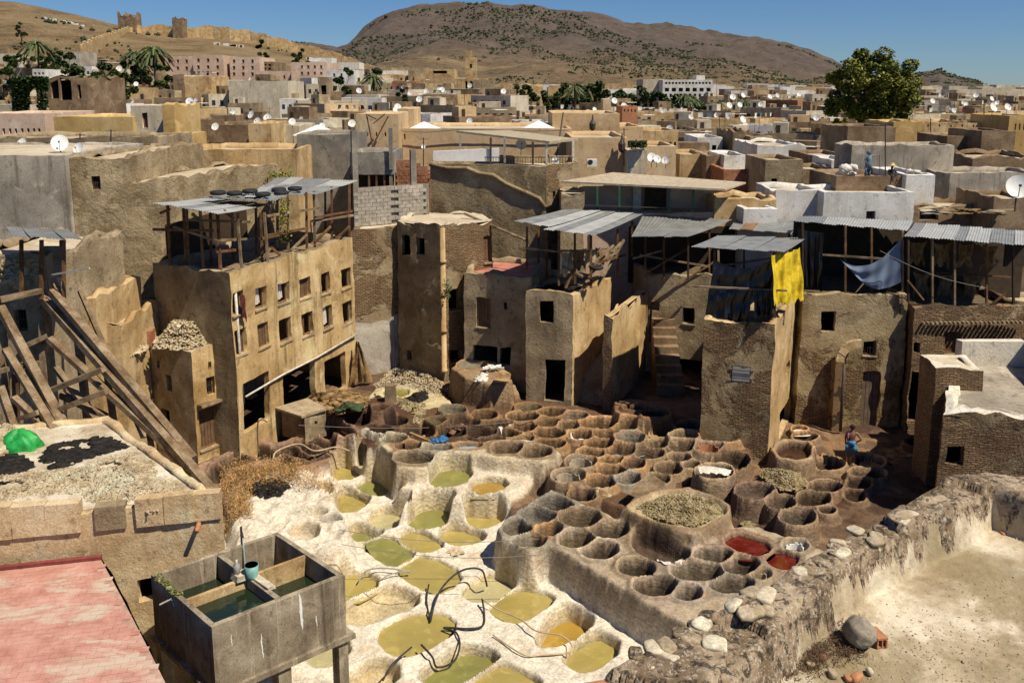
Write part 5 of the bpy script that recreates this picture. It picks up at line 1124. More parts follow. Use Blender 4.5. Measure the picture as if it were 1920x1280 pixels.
# ---- wool, straw, hides as loose stuff
def clumps(name, pts, mat, label, s0=.05, s1=.13, flat=.6, kind='stuff', group=None, cat=None):
    ico = bpy.data.meshes.new('t'); import bmesh
    bmm = bmesh.new(); bmesh.ops.create_icosphere(bmm, subdivisions=1, radius=1); V0 = np.array([v.co[:] for v in bmm.verts]); F0 = np.array([[v.index for v in f.verts] for f in bmm.faces]); bmm.free()
    n = len(pts); P = np.array(pts); s = s0 + (s1 - s0) * RN.rand(n) ** 1.5; a = RN.rand(n) * 6.28
    sh = V0[None] * (1 + .7 * (RN.rand(n, len(V0), 1) - .5)); sh[..., 2] *= flat; sh[..., 0] *= 1 + .6 * RN.rand(n)[:, None]
    x = sh[..., 0] * np.cos(a)[:, None] - sh[..., 1] * np.sin(a)[:, None]; y = sh[..., 0] * np.sin(a)[:, None] + sh[..., 1] * np.cos(a)[:, None]
    Vv = np.stack([x, y, sh[..., 2]], -1) * s[:, None, None] + P[:, None, :]; Q = (F0[None] + np.arange(n)[:, None, None] * len(V0)).reshape(-1, 3)
    o = link(name, npmesh(name, Vv.reshape(-1, 3), Q, smooth=True), mat)
    if cat: tag(o, label, cat, group)
    else: tag(o, label, kind='stuff')
    return o
def scatter(poly, z, n, mound=0, dens=0, seed=0, edge=.3, zf=None, thr=-.1):
    """random points inside a photo outline laid on height z; mound raises the middle"""
    W = np.array([PZ(x, y, z) for x, y in poly]); lo_, hi = W.min(0), W.max(0); out = []
    X = lo_[0] + RN.rand(n * 4) * (hi[0] - lo_[0]); Y = lo_[1] + RN.rand(n * 4) * (hi[1] - lo_[1]); d = sdf(W, X, Y)
    f = fbm(X * 1.6, Y * 1.6, 0, 100 + seed, 3)
    k = (d < 0) & ((f > thr) | (not dens)) & (RN.rand(len(X)) < np.clip(-d / edge, .15, 1)); X, Y, d = X[k][:n], Y[k][:n], d[k][:n]
    h = mound * sst(-d / .8) * RN.rand(len(X)) ** .5 if mound else RN.rand(len(X)) * .04
    for x, y, hh in zip(X, Y, h): out.append((x, y, (zf(x, y) if zf else z) + hh))
    return out
zr = ZR - .10
clumps('drying_wool', scatter([(0, 880), (90, 880), (160, 868), (240, 845), (278, 850), (300, 885), (330, 905), (372, 925), (352, 940), (262, 968), (250, 940), (170, 945), (150, 925), (60, 930), (-40, 950), (-60, 900)], zr, 9000, .10, 1, 1, thr=-.22), 'wool', 'pale wool spread to dry over the near flat roof', .018, .055)
clumps('drying_hides', scatter([(82, 850), (100, 835), (150, 825), (205, 820), (215, 828), (238, 838), (200, 850), (160, 858), (130, 875), (95, 880), (75, 868)], zr, 900, .05, 1, 2, thr=-.3, edge=.12), 'hides_black', 'patch of black hides drying in the middle of the near roof', .06, .16, .25, cat='hides')
clumps('drying_hides', scatter([(-30, 870), (20, 853), (45, 855), (60, 875), (35, 893), (5, 908), (-40, 915)], zr, 700, .1, 0, 3, edge=.12), 'hides_black', 'heap of black hides at the left edge of the near roof', .06, .16, .3, cat='hides')
clumps('wool_heap', scatter([(-30, 838), (0, 800), (30, 800), (40, 830), (20, 850), (-30, 860)], zr, 300, .6, 0, 4), 'wool', 'wool heap under the green net at left', .08, .18, .8, cat='wool heap')
clumps('yellow_scraps', scatter([(-10, 860), (18, 850), (22, 856), (0, 866)], zr, 40, .05, 0, 4), 'yellow_tarp', 'bright yellow scraps beside the black hides', .04, .1, .4, cat='scraps')
# green net bag
Vv = []; c = Vector(PZ3(38, 838, zr)); 
for j in range(15):
    for i in range(26):
        a = 2 * math.pi * i / 25; t = j / 14 * math.pi / 2; r = math.cos(t) * (1 + .13 * math.sin(a * 7 + t * 3) + .06 * math.sin(a * 13))
        Vv.append((c.x + .62 * r * math.cos(a), c.y + .42 * r * math.sin(a) , c.z + .52 * math.sin(t) * (1 + .1 * math.sin(a * 5))))
tag(link('green_net', npmesh('green_net', np.array(Vv), grid_faces(15, 26)), 'green_net'), 'crumpled bright green net bag over wool at the left edge', 'net bag')
clumps('roof_wool', scatter([(285, 655), (310, 608), (360, 595), (400, 610), (420, 640), (350, 656)], zt, 5000, .85, 0, 5), 'wool', 'tall heap of wool on the small ochre tower', .03, .08, .7, cat='wool heap')
clumps('roof_wool', scatter([(195, 655), (240, 630), (275, 640), (280, 655), (240, 670), (205, 668)], zt - .1, 1600, .4, 0, 6), 'wool', 'low heap of wool on the low ochre house', .03, .07, .7, cat='wool heap')
clumps('rag_bundle', scatter([(380, 640), (372, 612), (395, 604), (420, 615), (418, 640)], zt, 130, .85, 0, 7), 'hides_white', 'white and blue rag bundle on the small tower corner', .08, .2, .7, cat='bundle')
q = MB(); q.obox((c3[0] - .95, c3[1] - .3, zt - .2), (1.1, .25, 0), (-.1, .5, 0), (0, 0, .65)); rr = q.build('brick_corner', 'red_brick', None); tag(rr, 'small red brick upstand between the two wool roofs', 'wall')
# yard stuff
gz = lambda x, y: ground_z(x, y)
clumps('straw_heap', scatter([(1180, 950), (1215, 935), (1235, 925), (1290, 920), (1345, 935), (1365, 952), (1350, 968), (1300, 990), (1225, 972)], 1.72, 6000, .25, 1, 8, thr=-.3), 'straw', 'dirty straw and wool filling the walled box in mid yard', .02, .05, .7, cat='straw')
clumps('straw_heap', scatter([(1422, 890), (1428, 876), (1500, 885), (1515, 905), (1500, 920), (1460, 920)], .9, 2600, .35, 0, 9), 'straw', 'straw heap behind the round brown vats at right', .02, .05, .7, cat='straw')
clumps('straw_heap', scatter([(1385, 985), (1400, 975), (1420, 985), (1400, 995)], .8, 160, .2, 0, 9), 'straw', 'small straw heap above the red dye vat', .03, .08, .7, cat='straw')
clumps('wool_spill', scatter([(735, 745), (760, 735), (800, 745), (800, 765), (790, 790), (770, 785), (740, 765)], 1.3, 900, .15, 0, 10, zf=gz), 'straw', 'brownish wool spilled between the dark cluster and the honeycomb', .03, .09, .6)
clumps('wool_spill', scatter([(700, 715), (730, 690), (790, 688), (840, 715), (845, 740), (800, 735), (760, 722), (710, 725)], 1.1, 4500, .35, 1, 11, zf=gz, thr=-.35), 'wool', 'yellowish wool spread below the patched wall', .02, .05, .6)
clumps('drying_hides', scatter([(755, 740), (790, 726), (805, 728), (800, 745), (785, 750)], 1.2, 240, .2, 0, 12, zf=gz), 'hides_black', 'black hides heaped by the round shallow pool', .05, .13, .5, cat='hides')
clumps('drying_hides', scatter([(700, 730), (715, 738), (720, 745), (705, 748)], 1.2, 90, .2, 0, 12, zf=gz), 'hides_black', 'small black hide heap behind the dark cluster', .05, .13, .5, cat='hides')
clumps('drying_hides', scatter([(468, 908), (490, 895), (525, 892), (545, 905), (530, 918), (500, 925), (470, 920)], 1.2, 520, .1, 0, 13, zf=lambda x, y: gz(x, y) + .03, edge=.1), 'hides_black', 'oval patch of black hides on the white rocky mound', .05, .13, .35, cat='hides')
clumps('drying_hides', scatter([(1012, 538), (1040, 530), (1095, 538), (1105, 545), (1070, 552), (1025, 550)], zD - .2, 380, .1, 0, 14), 'hides_black', 'dark scraps drying on the square tower roof', .04, .1, .4, cat='hides')
clumps('hide_pile', scatter([(568, 755), (600, 740), (660, 735), (690, 745), (690, 765), (640, 775), (600, 770)], 1.9, 260, .3, 0, 15), 'hides_tan', 'heap of orange-brown hides by the dark bays', .12, .3, .3, cat='hides')
clumps('cloth_heap', scatter([(632, 768), (650, 752), (680, 760), (672, 770)], 2.1, 60, .25, 0, 16), 'green_cloth', 'dark green cloth on the orange-brown hides', .1, .22, .3, cat='cloth')
clumps('white_scraps', scatter([(888, 755), (905, 742), (915, 748), (912, 760), (895, 762)], 1.2, 60, .35, 0, 17, zf=gz), 'hides_white', 'white scraps heaped below the masonry platform', .06, .14, .6, cat='scraps')
q = MB(); 
for k in range(7): 
    a = PZ3(905 + k * 5, 693 - (k % 3) * 2, 2.55); q.obox(a, (.26, 0, 0), (0, .14, 0), (0, 0, .1), jit=.02)
tag(q.build('white_slabs', 'white_paint', None), 'few white slabs lying on the masonry platform', 'slabs')
q = MB(); a, b, c, d = [PZ3(x, y, 2.75) for x, y in [(925, 712), (940, 690), (958, 700), (955, 716)]]; q.quad(a, d, c, b); q.quad(*[(p[0], p[1], p[2] - .06) for p in (a, b, c, d)]); tag(q.build('orange_board', 'hides_tan', None), 'rusty orange board on the masonry platform', 'board')
clumps('red_hides', scatter([(835, 797), (860, 793), (880, 800), (860, 812), (840, 812)], 1.2, 30, .1, 0, 18), 'skin', 'pinkish hides soaking in a dark vat', .06, .16, .4, cat='hides')
# draped skins on rims
cloth('white_hide', (PZ3(1308, 874, 2.0), PZ3(1372, 880, 2.02), PZ3(1368, 892, 1.95), PZ3(1312, 886, 1.95)), 'hides_white', 'white hide spread over the free-standing drum vat', 'hide', 16, 10, sag=-.04, fold=.05)
cloth('white_hide', (PZ3(1456, 872, .95), PZ3(1476, 874, .95), PZ3(1478, 882, .85), PZ3(1459, 881, .85)), 'hides_white', 'small white star-shaped hide on the ground near the square tank', 'hide', 10, 8, sag=-.02, fold=.05)
cloth('white_hide', (PZ3(888, 1010, 1.5), PZ3(890, 1010, 1.5), PZ3(890, 1012, 1.5), PZ3(888, 1012, 1.5)), 'hides_white', 'tiny', 'hide', 2, 2)
bpy.data.objects.remove(THINGS.pop())
cloth('hanging_skin', (PY(667, 640, 41.4), PY(674, 640, 41.4), PZ3(698, 716, 1.1), PZ3(655, 722, 1.1)), 'hides_tan', 'grey-brown skin hanging to the ground at the right end of the ochre building', 'hide', 10, 14, sag=.0, fold=.1)
cloth('maroon_cloth', (PY(452, 555, 33.7), PY(459, 552, 34.0), PY(462, 605, 33.9), PY(456, 590, 33.7)), 'maroon_cloth', 'maroon cloth hanging out of the first upper window', 'cloth', 6, 12, sag=0, fold=.04)
q = MB(); a = PZ3(722, 760, 1.4); q.obox(a, (.5, .12, 0), (-.05, .3, 0), (.02, 0, .95), jit=.03); q.v = q.v; tag(q.build('masonry_stub', 'earth', None, noise=.04), 'leaning masonry stub in the dark cluster', 'stub')
q = MB(); a, b, c, d = [PZ3(x, y, z) for x, y, z in [(1172, 925, 1.55), (1205, 935, 1.6), (1250, 905, 1.9), (1215, 885, 1.9)]]
t = empty('ribbed_board', a, 'grey ribbed board laid over a vat beside the straw box', 'board'); corr_sheet(t, (a, b, c, d), 'wood_old', 'plank', .07, .012)
q = MB(); 
q.raw([PZ3(x, y, z) for x, y, z in [(800, 792, 1.9), (770, 812, 1.7)]], []); 
q = MB(); q.beam(PZ3(769, 811, 2.1), PZ3(805, 826, 2.1), .12, .05); tag(q.build('wood_plank', 'hides_tan', None), 'yellowish plank across a vat behind the central block', 'plank')
clumps('rag_pile', scatter([(803, 824), (830, 818), (842, 822), (835, 828), (810, 830)], 1.6, 50, .15, 0, 19), 'blue_plastic', 'dark blue and teal rags on the honeycomb edge', .05, .12, .5, cat='rags')
for k, (x, y, z, w_, m, lb) in enumerate([(790, 800, 1.55, .5, 'hides_tan', 'orange-tan hide over a rim left of the honeycomb'), (940, 790, 1.5, .45, 'hides_white', 'crumpled white hide on a rear honeycomb rim'), (1000, 790, 1.5, .4, 'skin', 'reddish hide on a rim in the rear honeycomb'), (1085, 806, 1.5, .45, 'hides_white', 'pale hide inside a mid honeycomb vat'), (1230, 800, 1.5, .5, 'hides_tan', 'tan hide over a rim left of the brick tower'), (1545, 842, 1.0, .5, 'hides_tan', 'tan hide on the ground left of the bather'), (1640, 845, 1.0, .8, 'hides_tan', 'stretched hide drying on the ground right of the bather'), (1130, 905, 1.55, .4, 'wool', 'fleece on a rim behind the front block'), (1250, 1040, 1.6, .5, 'hides_white', 'pale soaked hide in the long angular vat'), (1680, 832, 1.0, .7, 'hides_tan', 'brown hide near the half-open door'), (855, 1025, .5, .3, 'wool', 'small fleece scrap on the lime walkway')]):
    c_ = PZ(x, y, z); Vh = []; an = R(0, 3); w2 = w_ * 1.15
    for j_ in range(17):
        for i_ in range(17):
            u_, v_ = i_ / 8 - 1, j_ / 8 - 1; rr = max(abs(u_), abs(v_)); th_ = math.atan2(v_, u_); q_ = rr * (1 + .22 * math.sin(4 * th_ + k) + .12 * math.sin(7 * th_ + k * 2)) * w2 * .62
            X_ = c_[0] + q_ * math.cos(th_ + an) * 1.25; Y_ = c_[1] + q_ * math.sin(th_ + an); Vh.append((X_, Y_, max(gz(X_, Y_), z - .55) + .035 + .03 * math.sin(u_ * 6 + k) * math.sin(v_ * 5)))
    tag(link('draped_hide', npmesh('draped_hide', np.array(Vh), grid_faces(17, 17)), m), lb, 'hide')
# ruined small cabin at the square tanks
q = MB(); a = PZ3(574, 812, 1); bx = empty('low_hutch', a, 'low plastered hutch with tiny hole and sloping lid by the square tanks', 'hutch')
P0, P1, P2 = PZ(573, 826, .9), PZ(612, 812, .9), PZ(560, 790, .9)
facade(P0, P1, .8, 2.0, [(.5, 1.45, .65, 1.62)], 'plaster_beige', bx, .02, .2); P3 = (P1[0] - 1.0, P1[1] + .9); P4 = (P0[0] - 1.2, P0[1] + .8); facade(P4, P0, .8, 1.95, [], 'plaster_brown', bx, .02, .2); facade(P1, P3, .8, 2., [], 'plaster_brown', bx, .02, .2)
q = MB(); q.raw([(P0[0] - .1, P0[1] - .1, 1.95), (P1[0] + .1, P1[1] - .1, 2.02), (P3[0], P3[1], 2.1), (P4[0] - .3, P4[1], 2.0), (P0[0] - .1, P0[1] - .1, 2.05), (P1[0] + .1, P1[1] - .1, 2.12), (P3[0], P3[1], 2.2), (P4[0] - .3, P4[1], 2.1)], [(3, 2, 1, 0), (4, 5, 6, 7), (0, 1, 5, 4), (1, 2, 6, 5), (3, 0, 4, 7), (2, 3, 7, 6)]); q.build('lid', 'plaster_beige', bx)
# ---- concrete water tank on legs
ZK = 4.5
k0, k1 = Vector(PZ(397, 1176, ZK)), Vector(PZ(646, 1078, ZK)); k3 = Vector(PZ(287, 1078, ZK)); k2 = Vector(PZ(516, 996, ZK))
kx = (k1 - k0); ky = ((k3 - k0) + (k2 - k1)) / 2
tk = empty('water_tank', (k0.x, k0.y, ZK - 2), 'board-marked concrete water tank with four open basins on legs', 'water tank')
X3 = lambda u, v, z: Vector((k0.x + kx.x * u + ky.x * v, k0.y + kx.y * u + ky.y * v, z))
def kb(u0, v0, z0, u1, v1, z1, name, mat, j=.008):
    q = MB(); n = 6
    q.obox(X3(u0, v0, z0), X3(u1, v0, z0) - X3(u0, v0, z0), X3(u0, v1, z0) - X3(u0, v0, z0), (0, 0, z1 - z0), jit=j); return q.build(name, mat, tk)
tw = .12 / kx.length; th = .12 / ky.length; zb = ZK - 1.55
kb(0, 0, zb, 1, th, ZK, 'wall', 'cast_concrete'); kb(0, 1 - th, zb, 1, 1, ZK, 'wall', 'cast_concrete'); kb(0, th, zb, tw, 1 - th, ZK, 'wall', 'cast_concrete'); kb(1 - tw, th, zb, 1, 1 - th, ZK, 'wall', 'cast_concrete')
kb(.5 - tw / 2, th, zb, .5 + tw / 2, 1 - th, ZK - .02, 'divider', 'cast_concrete'); kb(tw, .5 - th / 2, zb, .5 - tw / 2, .5 + th / 2, ZK - .05, 'divider', 'plaster_ochre', .02); kb(.5 + tw / 2, .5 - th / 2, zb, 1 - tw, .5 + th / 2, ZK - .02, 'divider', 'plaster_ochre', .02)
kb(-.03, -.03, zb - .14, 1.06, 1.03, zb - .002, 'slab', 'cast_concrete')
for (u, v) in ((.0, .0), (.93, .0), (.0, .9), (.93, .9)): kb(u, v, .1, u + .08, v + .09, zb - .142, 'leg', 'cast_concrete')
kb(.45, .0, .1, .55, .09, zb - .142, 'leg', 'cast_concrete')
for (u0, v0, u1, v1, dz, m) in ((tw, th, .5, .5, .28, 'tank_water'), (.5, th, 1 - tw, .5, .55, 'tank_water'), (tw, .5, .5, 1 - th, .62, 'tank_water'), (.5, .5, 1 - tw, 1 - th, 1.1, 'liquor_amber')):
    q = MB(); z = ZK - dz; q.quad(X3(u0, v0, z), X3(u1, v0, z), X3(u1, v1, z), X3(u0, v1, z)); q.build('water', m, tk)
kb(.40, .46, ZK - .03, .52, .56, ZK + .1, 'cement_lump', 'plaster_cream', .03); kb(.5, .2, ZK - .02, .56, .48, ZK + .03, 'cement_lump', 'plaster_cream', .02)
for (u, a0, a1, w_) in ((.62, .0, .9, .028), (.33, .6, 1.2, .012), (.75, .7, 1.0, .01), (.12, .3, .6, .008)):
    q = MB(); Ls = []
    for m_ in range(13):
        tt_ = m_ / 12; ww_ = w_ * (.25 + .75 * math.sin(math.pi * min(1, tt_ * .9 + .08))) * R(.6, 1.1); cc_ = u + w_ * (.5 + .5 * tt_) + R(-.003, .003); Ls += [X3(cc_ - ww_ / 2, -.004, ZK - .02 - a0 - (a1 - a0) * tt_), X3(cc_ + ww_ / 2, -.004, ZK - .02 - a0 - (a1 - a0) * tt_)]
    q.raw(Ls, [(2 * m_, 2 * m_ + 1, 2 * m_ + 3, 2 * m_ + 2) for m_ in range(12)]); q.build('lime_run', 'white_paint', tk)
# bucket, bottle, pipe with running water
bk_ = empty('bucket', X3(.51, .45, ZK + .02), 'small turquoise bucket standing on the crossing of the tank walls', 'bucket'); q = MB(); c = X3(.51, .45, ZK + .02)
q.tube([c, c + Vector((0, 0, .3)), c + Vector((0, 0, .3)), c + Vector((0, 0, .06))], [.13, .17, .155, .12], 16, cap=False); q.build('shell', 'turquoise', bk_, True)
q = MB(); q.tube([c + Vector((0, 0, .25)), c + Vector((0, 0, .24))], .152, 16); q.build('liquid', 'liquor_pale', bk_)
c = X3(.43, .52, ZK + .1); q = MB(); q.tube([c, c + Vector((0, 0, .22)), c + Vector((0, 0, .28)), c + Vector((0, 0, .36))], [.08, .08, .03, .03], 12); tag(q.build('plastic_bottle', 'metal_plate', None, True), 'clear plastic bottle on the tank wall next to the bucket', 'bottle')
pw = empty('tap_pipe', X3(.72, 1.02, ZK), 'bent iron pipe pouring water into the far tank basin', 'pipe'); q = MB(); a = X3(.72, 1.04, ZK - .1); q.tube([a, a + Vector((0, 0, .5)), a + Vector((.02, 0, .3)), a + Vector((.08, -.14, .3))], .03, 7); q.build('pipe', 'iron', pw)
q = MB(); q.tube([a + Vector((.08, -.15, .28)), a + Vector((.12, -.24, .0)), a + Vector((.14, -.28, -.5)), a + Vector((.15, -.3, -.95))], [.015, .02, .03, .04], 7); q.build('water_jet', 'water_blue', pw, True)
q = MB(); q.tube([PZ3(300, 1133, 4.2), PZ3(322, 1122, 4.35), X3(0, .6, ZK - .3)], .025, 7); tag(q.build('overflow_pipe', 'pipe_white', None), 'thin white overflow pipe at the left side of the tank', 'pipe')
# leafy weeds on the tank rim
def leaves(name, P, s, mat, label=None, cat=None, kind=None, parent=None, up=.3, asp=.55):
    n = len(P); P = np.array(P); a = RN.rand(n) * 6.28; t = (RN.rand(n) - .3) * 1.6
    ax = np.stack([np.cos(a) * np.cos(t), np.sin(a) * np.cos(t), np.sin(t)], 1); bx_ = np.stack([-np.sin(a), np.cos(a), (RN.rand(n) - .5) * 1.2], 1); bx_ /= np.linalg.norm(bx_, axis=1, keepdims=True)
    ss = s * (.6 + .8 * RN.rand(n))[:, None]; A = P - ax * ss; B = P + ax * ss; C1 = P + bx_ * ss * asp; D1 = P - bx_ * ss * asp
    Vv = np.stack([A, D1, B, C1], 1).reshape(-1, 3); Q = np.arange(n * 4).reshape(-1, 4)
    o = link(name, npmesh(name, Vv, Q, smooth=False), mat, parent)
    if cat: tag(o, label, cat)
    elif label: tag(o, label)
    if kind: o['kind'] = kind
    return o
leaves('tank_weeds', [tuple(X3(R(-.01, .05), v, ZK + R(0, .07))) for v in [R(.55, .97) for _ in range(160)]], .035, 'weed', 'small green weeds growing along the left rim of the tank', 'weeds')
# dry bush on the mound
P = []
for k in range(11000):
    x, y = random.choice([(R(420, 640), R(862, 905)), (R(415, 470), R(880, 960)), (R(440, 560), R(860, 890))])
    w_ = PZ(x, y, 1.4); h = abs(random.gauss(0, .28)); P.append((w_[0] + random.gauss(0, .08), w_[1] + random.gauss(0, .12), gz(*w_) + h))
leaves('dry_bush', P, .075, 'dry_grass', 'golden dry brushwood overgrowing the back of the white rocky mound', None, 'stuff', asp=.12)
# hoses
def hose(pts, r, mat, label, z=.36):
    Q = [Vector((*PZ(x, y, z + dz), z + dz)) for x, y, dz in pts]; S = []
    for i in range(len(Q) - 1):
        p0_, p1_, p2_, p3_ = Q[max(i - 1, 0)], Q[i], Q[i + 1], Q[min(i + 2, len(Q) - 1)]
        for k in range(6):
            t = k / 6; S.append(.5 * ((2 * p1_) + (-p0_ + p2_) * t + (2 * p0_ - 5 * p1_ + 4 * p2_ - p3_) * t * t + (-p0_ + 3 * p1_ - 3 * p2_ + p3_) * t ** 3))
    S.append(Q[-1]); q = MB(); q.tube(S, r, 7); tag(q.build('hose', mat, None, True), label, 'hose')
hose([(807, 1165, -.1), (815, 1130, .1), (830, 1100, .3), (855, 1075, .5), (880, 1065, .6), (903, 1068, .5), (910, 1085, .3), (913, 1098, -.1)], .032, 'hose_black', 'black hose arching from the green vat over into the pale vat')
hose([(804, 1095, 0), (800, 1125, 0), (806, 1160, -.1)], .025, 'hose_black', 'short black hose beside the arching one')
hose([(904, 1122, .2), (908, 1150, 0), (905, 1172, 0), (880, 1178, 0), (832, 1176, -.05), (855, 1185, 0), (862, 1210, 0), (850, 1240, -.2), (820, 1250, -.25), (810, 1230, .1), (790, 1208, .15)], .03, 'hose_black', 'black hose looping from the junction into the lowest green vat')
hose([(905, 1122, .25), (930, 1140, .1), (975, 1160, .15), (1005, 1182, .2), (1050, 1190, .2), (1070, 1205, .1), (1068, 1222, 0), (1010, 1228, 0), (985, 1228, 0), (950, 1208, 0), (925, 1190, 0)], .022, 'hose_tan', 'tan hose looping round the small amber vat')
hose([(672, 1090, -.1), (690, 1068, .1), (730, 1065, .15), (770, 1072, 0)], .025, 'pipe_grey', 'grey hose between two yellow vats below the mound')
hose([(710, 1088, 0), (735, 1075, .1), (770, 1070, 0)], .02, 'pipe_grey', 'thin grey hose under the other grey one')
hose([(718, 1275, 0), (735, 1245, .1), (772, 1212, .2)], .025, 'hose_black', 'straight black hose at the bottom left of the white basin')
hose([(512, 860, .7), (520, 845, .85), (560, 832, .9), (590, 845, .85), (630, 838, .8), (655, 845, .7)], .035, 'hose_tan', 'tan hose lying across the square tanks')
hose([(485, 855, .6), (483, 800, 2.2), (488, 785, 2.6), (500, 790, 2.2)], .03, 'hose_tan', 'tan hose standing up out of a square tank')
# ---- right foreground terrace with the lichen parapet
ZF, ZP = 9.0, 9.65
outer = [(1040, 1300), (1097, 1264), (1202, 1207), (1260, 1175), (1306, 1152), (1332, 1141), (1380, 1118), (1420, 1096), (1475, 1059), (1557, 1010), (1636, 965), (1722, 912), (1771, 886), (1840, 878), (1935, 890)]
inner = [(1935, 945), (1860, 912), (1820, 942), (1755, 972), (1692, 1000), (1606, 1050), (1542, 1105), (1505, 1130), (1467, 1175), (1404, 1224), (1381, 1290)]
PW = [PZ(x, y, ZP) for x, y in outer] + [PZ(x, y, ZP) for x, y in inner]; OW = [PZ(x, y, ZP) for x, y in outer]
fx = np.arange(.2, 10.0, .03); fy = np.arange(7.0, 15.6, .03); FX, FY = np.meshgrid(fx, fy)
WX2 = FX + .06 * fbm(FX * 2.2, FY * 2.2, 0, 130, 4); WY2 = FY + .06 * fbm(FX * 2.2, FY * 2.2, 4, 131, 4)
dP = sdf(PW, WX2, WY2)
ow = [(OW[0][0] - 3, OW[0][1] - 2)] + OW + [(20, OW[-1][1]), (20, 0), (OW[0][0] - 3, 0)]
dO = sdf(ow, WX2, WY2)
FH = ZF + .05 * fbm(FX * .9, FY * .9, 0, 133, 5) + .012 * fbm(FX * 9, FY * 9, 0, 134, 2)
pk = sst((.10 - dP) / .22) ** .7
top_ = ZP + .05 * fbm(FX * 1.6, FY * 1.6, 0, 135, 4) + .03 * fbm(FX * 7, FY * 7, 0, 136, 3) - .12 * (vn(FX * 1.1, FY * 1.1, 0, 137) > .45)
FH = FH * (1 - pk) + top_ * pk
tH = FY * 0 + 0
inp = sst((dO + .05) / .05); 
keepv = dO < .046
gY, gX = np.gradient(dO, .03); FH = np.where(dO > -.04, FH - .10 * np.clip((dO + .04) / .04, 0, 1) ** 2, FH)
sn = (dO > 0) & (dO < .055); gn = np.maximum(gX ** 2 + gY ** 2, .2); FX2 = np.where(sn, FX - dO * gX / gn, FX); FY2 = np.where(sn, FY - dO * gY / gn, FY)
FVv = np.stack([FX2, FY2, FH], -1).reshape(-1, 3); FQ = grid_faces(*FX.shape); kk = keepv.ravel(); fq = FQ[kk[FQ].all(1)]
isp = (dP.ravel() < .05 + .16 * fbm(FX * 3, FY * 3, 0, 200, 4).ravel()) | (dO.ravel() > -.02); mq = isp[fq].all(1)
def part_mesh(name, q, mat):
    u, inv = np.unique(q, return_inverse=True); return link(name, npmesh(name, FVv[u], inv.reshape(-1, 4)), mat)
tag(part_mesh('lichen_parapet', fq[mq], 'lichen_stone'), 'thick crumbling parapet crusted with dark lichen in the near right corner', 'wall')
part_mesh('near_terrace', fq[~mq], 'terrace_near')['kind'] = 'structure'
# outside face of the terrace building
ot = building('near_house', 'shadowed side wall of the house below the near right terrace', 'house', [OW[0], OW[6], OW[12], OW[13], (OW[14][0] + 2, OW[14][1]), (14, 2), (OW[0][0] - .5, 2)][::-1], -.3, 8.85, 'brick_old', par=0, amp=.04, step=.5)
q = MB()
for a_, b_ in zip(OW, OW[1:]):
    for k in range(6):
        p = (a_[0] + (b_[0] - a_[0]) * k / 6, a_[1] + (b_[1] - a_[1]) * k / 6); r = (a_[0] + (b_[0] - a_[0]) * (k + 1) / 6, a_[1] + (b_[1] - a_[1]) * (k + 1) / 6)
        q.quad((p[0] + .05, p[1] - .05, 8.6), (r[0] + .05, r[1] - .05, 8.6), (r[0] + .05, r[1] - .05, 9.54), (p[0] + .05, p[1] - .05, 9.54))
lpo = [o for o in bpy.data.objects if o.name.startswith('lichen_parapet')][0]; q.build('outer_face', 'lichen_stone', lpo)
GP = []
while len(GP) < 520:
    x, y = PZ(R(1330, 1920), R(960, 1290), ZF)
    i, j = int((x - .2) / .03), int((y - 7.0) / .03)
    if 0 <= i < len(fx) and 0 <= j < len(fy) and dO[j, i] < -.3 and dP[j, i] > .3 * R(.6, 3) and vn(np.array([x * 1.2]), np.array([y * 1.2]), 0, 210)[0] > R(-.8, .6): GP.append((x, y, float(FH[j, i]) + .004))
clumps('terrace_grit', GP, 'stone', 'fine grit and chips scattered over the near terrace', .003, .014, .6)
# loose coping stones, boulder, bricks
def stone(name, c, s, mat, label=None, cat=None, group=None, sub_=2, par=None):
    import bmesh
    bmm = bmesh.new(); bmesh.ops.create_icosphere(bmm, subdivisions=3, radius=1)
    V0 = np.array([v.co[:] for v in bmm.verts]); V0 = np.sign(V0) * np.abs(V0) ** .62 * .5 + .05 * RN.randn(1, 3) * V0[:, ::-1]; me = bpy.data.meshes.new(name); a = R(0, 3); ca, sa = math.cos(a), math.sin(a)
    V1 = V0 * np.array(s) ; V1 = np.stack([V1[:, 0] * ca - V1[:, 1] * sa, V1[:, 0] * sa + V1[:, 1] * ca, V1[:, 2]], 1) + np.array(c)
    V1 = V1 + disp(V1 * 3., max(s) * .14); 
    for v, p in zip(bmm.verts, V1): v.co = p
    bmm.to_mesh(me); bmm.free(); me.polygons.foreach_set('use_smooth', [True] * len(me.polygons)); o = link(name, me, mat, par)
    if cat: tag(o, label, cat, group)
    return o
for k in range(28):
    t = R(0, len(outer) - 3.01); i = int(t); a_, b_ = PZ(*outer[i], ZP), PZ(*outer[i + 1], ZP); f_ = t - i; ox = R(.06, .42) ; e_ = Vector((b_[0] - a_[0], b_[1] - a_[1])).normalized(); p = Vector((a_[0] + (b_[0] - a_[0]) * f_, a_[1] + (b_[1] - a_[1]) * f_)) + Vector((e_.y, -e_.x)) * ox
    stone('stone', (p.x, p.y, ZP + R(-.03, .02)), (R(.16, .36), R(.12, .24), R(.06, .10)), random.choice(['lichen_stone', 'lichen_stone', 'stone', 'plaster_cream', 'terracotta' if k % 5 == 0 else 'lichen_stone']), par=lpo)
